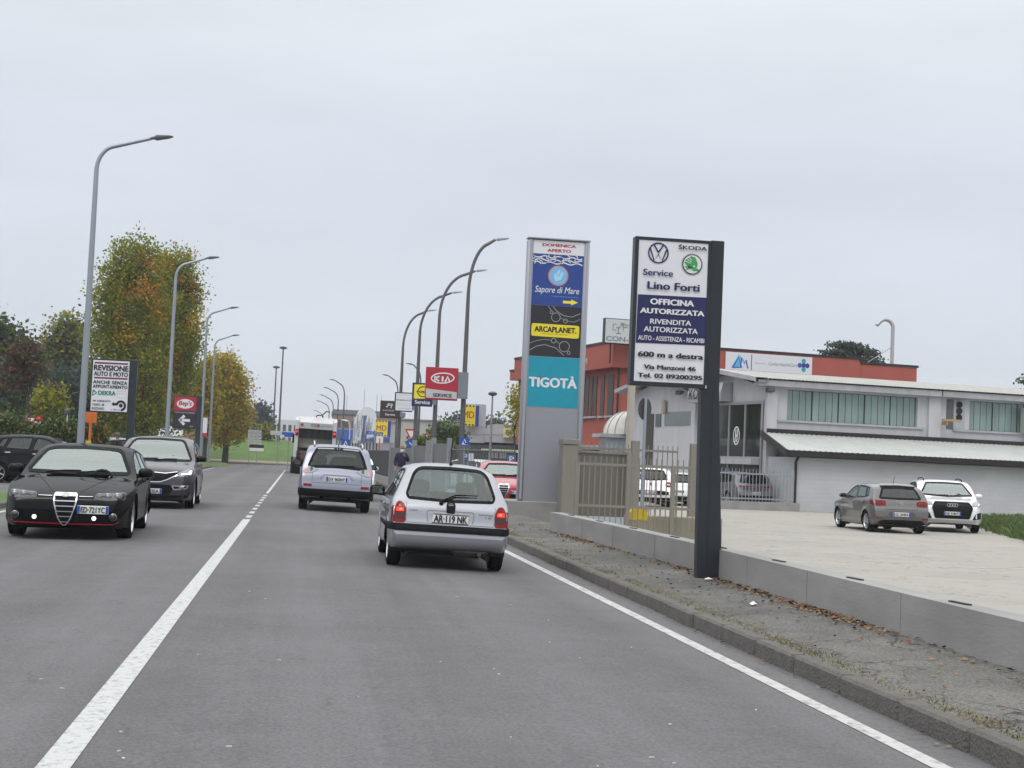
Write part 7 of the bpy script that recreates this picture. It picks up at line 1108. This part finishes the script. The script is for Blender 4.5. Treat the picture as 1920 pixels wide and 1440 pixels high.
# ------------------------------------------------------------------ people
SKIN = mat('skin', (.42, .25, .18), .6, var=.08)
def skin_mesh(name, chains, m_, parent, sub=2):
    """chains: lists of (x, y, z, r) that share their first point with an earlier chain"""
    bm = bmesh.new(); lay = bm.verts.layers.skin.verify(); seen = {}
    def vert(p):
        k = tuple(round(c, 4) for c in p[:3])
        if k not in seen: v = bm.verts.new(p[:3]); v[lay].radius = (p[3], p[3]); seen[k] = v
        return seen[k]
    first = True
    for ch in chains:
        vs_ = [vert(p) for p in ch]
        if first: vs_[0][lay].use_root = True; first = False
        for a_, b_ in zip(vs_[:-1], vs_[1:]):
            try: bm.edges.new((a_, b_))
            except ValueError: pass
    me = bpy.data.meshes.new(name); bm.to_mesh(me); bm.free(); me.materials.append(m_); o = bpy.data.objects.new(name, me); COL.objects.link(o); o.parent = parent
    s_ = o.modifiers.new('skin', 'SKIN'); s_.use_smooth_shade = True; u = o.modifiers.new('sub', 'SUBSURF'); u.levels = sub; u.render_levels = sub; return o
def person(label, x, y, z, rz, jacket, trousers, cap=None, mask=None, hand_up=True, h=1.0):
    o = thing('person', label, 'person', (x, y, z), rz); o.scale = (h, h, h); P = (0, 0, .95, .09); sp = [P, (0, .01, 1.12, .09), (0, .0, 1.3, .10), (0, .0, 1.42, .07), (0, -.01, 1.50, .055)]; ch = [sp, [sp[-1], (0, -.02, 1.56, .07), (0, -.025, 1.64, .095), (0, -.01, 1.70, .085)]]; arms = {}
    for s_ in (-1, 1):
        sh = (s_*.19, 0, 1.38, .05); up = hand_up and s_ > 0; el = (s_*.26, .02 if not up else -.08, 1.13, .045); wr = (s_*.27, -.05, .9, .03) if not up else (s_*.08, -.24, 1.34, .03); arms[s_] = (sh, el, wr); d = Vector(wr[:3])-Vector(el[:3]); d.normalize(); pm = Vector(wr[:3])+d*.06; ch.append([sp[3], sh, el, wr, (*pm, .03)])
        side = d.cross(Vector((0, 1, .2))).normalized()
        for f, ln in ((-1.5, .07), (-.5, .085), (.5, .08), (1.5, .06)): b_ = pm+side*f*.017+d*.02; ch.append([(*pm, .03), (*b_, .010), (*(b_+d*ln*.6), .009), (*(b_+d*ln+Vector((0, -.015, 0))), .007)])
        b_ = Vector(wr[:3])+d*.03+side*.035; ch.append([(*wr[:3], .03), (*b_, .011), (*(b_+side*.02+d*.035), .009)])
        ch.append([P, (s_*.10, 0, .88, .095), (s_*.11, -.02+.05*s_, .5, .065), (s_*.11, .02+.06*s_, .09, .042), (s_*.12, -.12+.06*s_, .04, .035)])
    body = skin_mesh('body', ch, SKIN, o)
    J = [[(0, 0, .80, .19), (0, .01, 1.02, .185), (0, .0, 1.3, .20), (0, .0, 1.46, .115)]]
    for s_ in (-1, 1): sh, el, wr = arms[s_]; J.append([J[0][2], (sh[0], sh[1], sh[2], .105), (*el[:3], .08), (*wr[:3], .058)])
    skin_mesh('jacket', J, jacket, o); T_ = [[(0, 0, .97, .14)]]
    skin_mesh('trousers', [[(0, 0, .97, .14), (s_*.10, 0, .85, .11), (s_*.11, -.02+.05*s_, .5, .083), (s_*.11, .02+.06*s_, .10, .062)] for s_ in (-1, 1)], trousers, o)
    for s_ in (-1, 1): mb = MB(); mb.box((s_*.12, -.06+.06*s_, .04), (.10, .27, .085), bev=.03); mb.build('shoe', BLK, o)
    mb = MB(); R_ = [(.0, .13), (.06, .115), (.098, .06), (.108, .0), (.103, -.03)]; mb.lathe([(r_, hh) for r_, hh in R_], 18, Matrix.Translation((0, .0, 1.655))@Matrix.Diagonal((.92, 1.08, 1, 1))); 
    if cap: mb.box((0, -.13, 1.64), (.15, .12, .015))
    mb.build('cap' if cap else 'hair', cap or mat('grey_brown_hair', (.22, .15, .10), .9), o, smooth=40)
    for s_ in (-1, 1): mb = MB(); mb.lathe([(0, -.012), (.013, 0), (0, .012)], 8, Matrix.Translation((s_*.035, -.108, 1.635))); mb.build('eye', INK, o); mb = MB(); mb.lathe([(0, -.03), (.018, 0), (0, .03)], 8, Matrix.Translation((s_*.098, -.01, 1.61))); mb.build('ear', SKIN, o)
    mb = MB(); mb.lathe([(0, .03), (.012, 0), (.017, -.02), (0, -.03)], 8, Matrix.Translation((0, -.118, 1.605))); mb.build('nose', SKIN, o)
    if mask: mb = MB(); mb.lathe([(.075, -.055), (.088, -.02), (.09, .02), (.08, .045)], 16, Matrix.Translation((0, -.045, 1.565))); mb.build('face_mask', mask, o, smooth=True)
    else: mb = MB(); mb.box((0, -.108, 1.565), (.05, .012, .012), bev=.004); mb.build('mouth', mat('lip', (.3, .11, .1), .6), o)
    return o
q = D(753, 870, 60); person('masked pedestrian in a navy jacket with a hand raised, on the right pavement', q.x, 60, .09, rad(6), mat('navy_cloth', (.015, .017, .055), .9, var=.2), mat('grey_cloth', (.22, .21, .23), .9), mask=mat('mask_white', (.62, .66, .70), .8))
q = D(219, 830, 58); person('man in a dark jacket and grey cap beside the silver parked SUV', q.x, 58, .1, rad(70), mat('dark_cloth', (.012, .012, .018), .9), mat('dark_trousers', (.02, .022, .03), .9), cap=mat('cap_grey', (.12, .125, .14), .9), hand_up=False)
# ------------------------------------------------------------------ parked cars
make_car('parked_car', 'grey-brown hatchback parked on the pale lot, seen from behind', var(HATCH, paint=GREY, plan=(.25, .85, .09, .5)), 17.62, 42.3, rad(-2.5), -.19, details=polo_d)
q = G(1800, 1000, -.19); hd = rad(162.7); make_car('parked_suv', 'white SUV with a large dark grille, parked nose out beside the grey-brown hatchback', var(SUV, (1.13, 1.06, 1.01), paint=WHITE, wheels=(.95, 3.75, .37, .43)), q.x+.5, q.y+2.42, hd, -.19, details=audi_d, cat='suv')
q = D(1223, 950, 55); make_car('parked_suv', 'white SUV with red tail lights behind the beige fence bars', var(SUV, (.98, 1, 1), paint=WHITE), q.x+.3, 57.2, rad(-10), -.19, details=fiat_d, cat='suv')
q = D(1412, 940, 60.2); make_car('parked_suv', 'grey coupe-like SUV behind the spiked railing by the showroom glass', var(SUV, (1.06, 1.0, .98), paint=STEEL), q.x-.25, 62.4, rad(9), -.19, details=hyu_d, cat='suv')
q = D(948, 900, 43); make_car('parked_car', 'red car with shield grille half hidden by the tall totem', var(HATCH, (1, 1.02, 1), paint=RED), q.x+.25, 45.1, rad(172), -.02, details=red_d)
make_car('parked_car', 'black hatchback seen side-on at the left edge', var(HATCH, (1.02, 1, 1.05), paint=BLACK, glass=MATS['car_glass'], handle_mat=MATS['chrome']), D(8, 905, 47).x+1.35, 47.0, rad(-92), .085, details=nose_d)
make_car('parked_suv', 'silver SUV roof and windows behind the man in the cap', var(SUV, paint=SILVER2), D(222, 830, 63).x, 63.5, rad(-38), .085, details=nose_d, cat='suv', res=.8)
def stripe_d(root, car):
    tail_d(root, car)
    for v in 'RL': part(car, root, 'blue_stripe', SBU, v, [(.9, .80), (3.8, .84), (3.8, .93), (.9, .90)], .004, .008)
make_car('parked_car', 'white car with a blue stripe behind the grey railing', var(HATCH, paint=WHITE), D(872, 870, 64).x, 65, rad(55), -.02, details=stripe_d, res=.8)
make_car('parked_car', 'white car almost hidden behind the right gate post', var(HATCH, paint=WHITE), D(1283, 930, 60).x, 62, rad(-8), -.19, details=tail_d, res=.8)
# ------------------------------------------------------------------ autumn haze
mt = bpy.data.materials.new('haze_air'); mt.use_nodes = True; n = mt.node_tree.nodes; n.remove(n['Principled BSDF']); v = n.new('ShaderNodeVolumePrincipled'); v.inputs['Color'].default_value = (.93, .96, 1, 1); v.inputs['Density'].default_value = .00042; mt.node_tree.links.new(v.outputs[0], n['Material Output'].inputs['Volume'])
hz = MB().bb(-860, 860, -250, 1500, -1.5, 24).build('haze', mt); stuff(hz, 'thin autumn haze')
for o in [q for q in bpy.data.objects if q.name.startswith('panel_gap')]: islands(o)
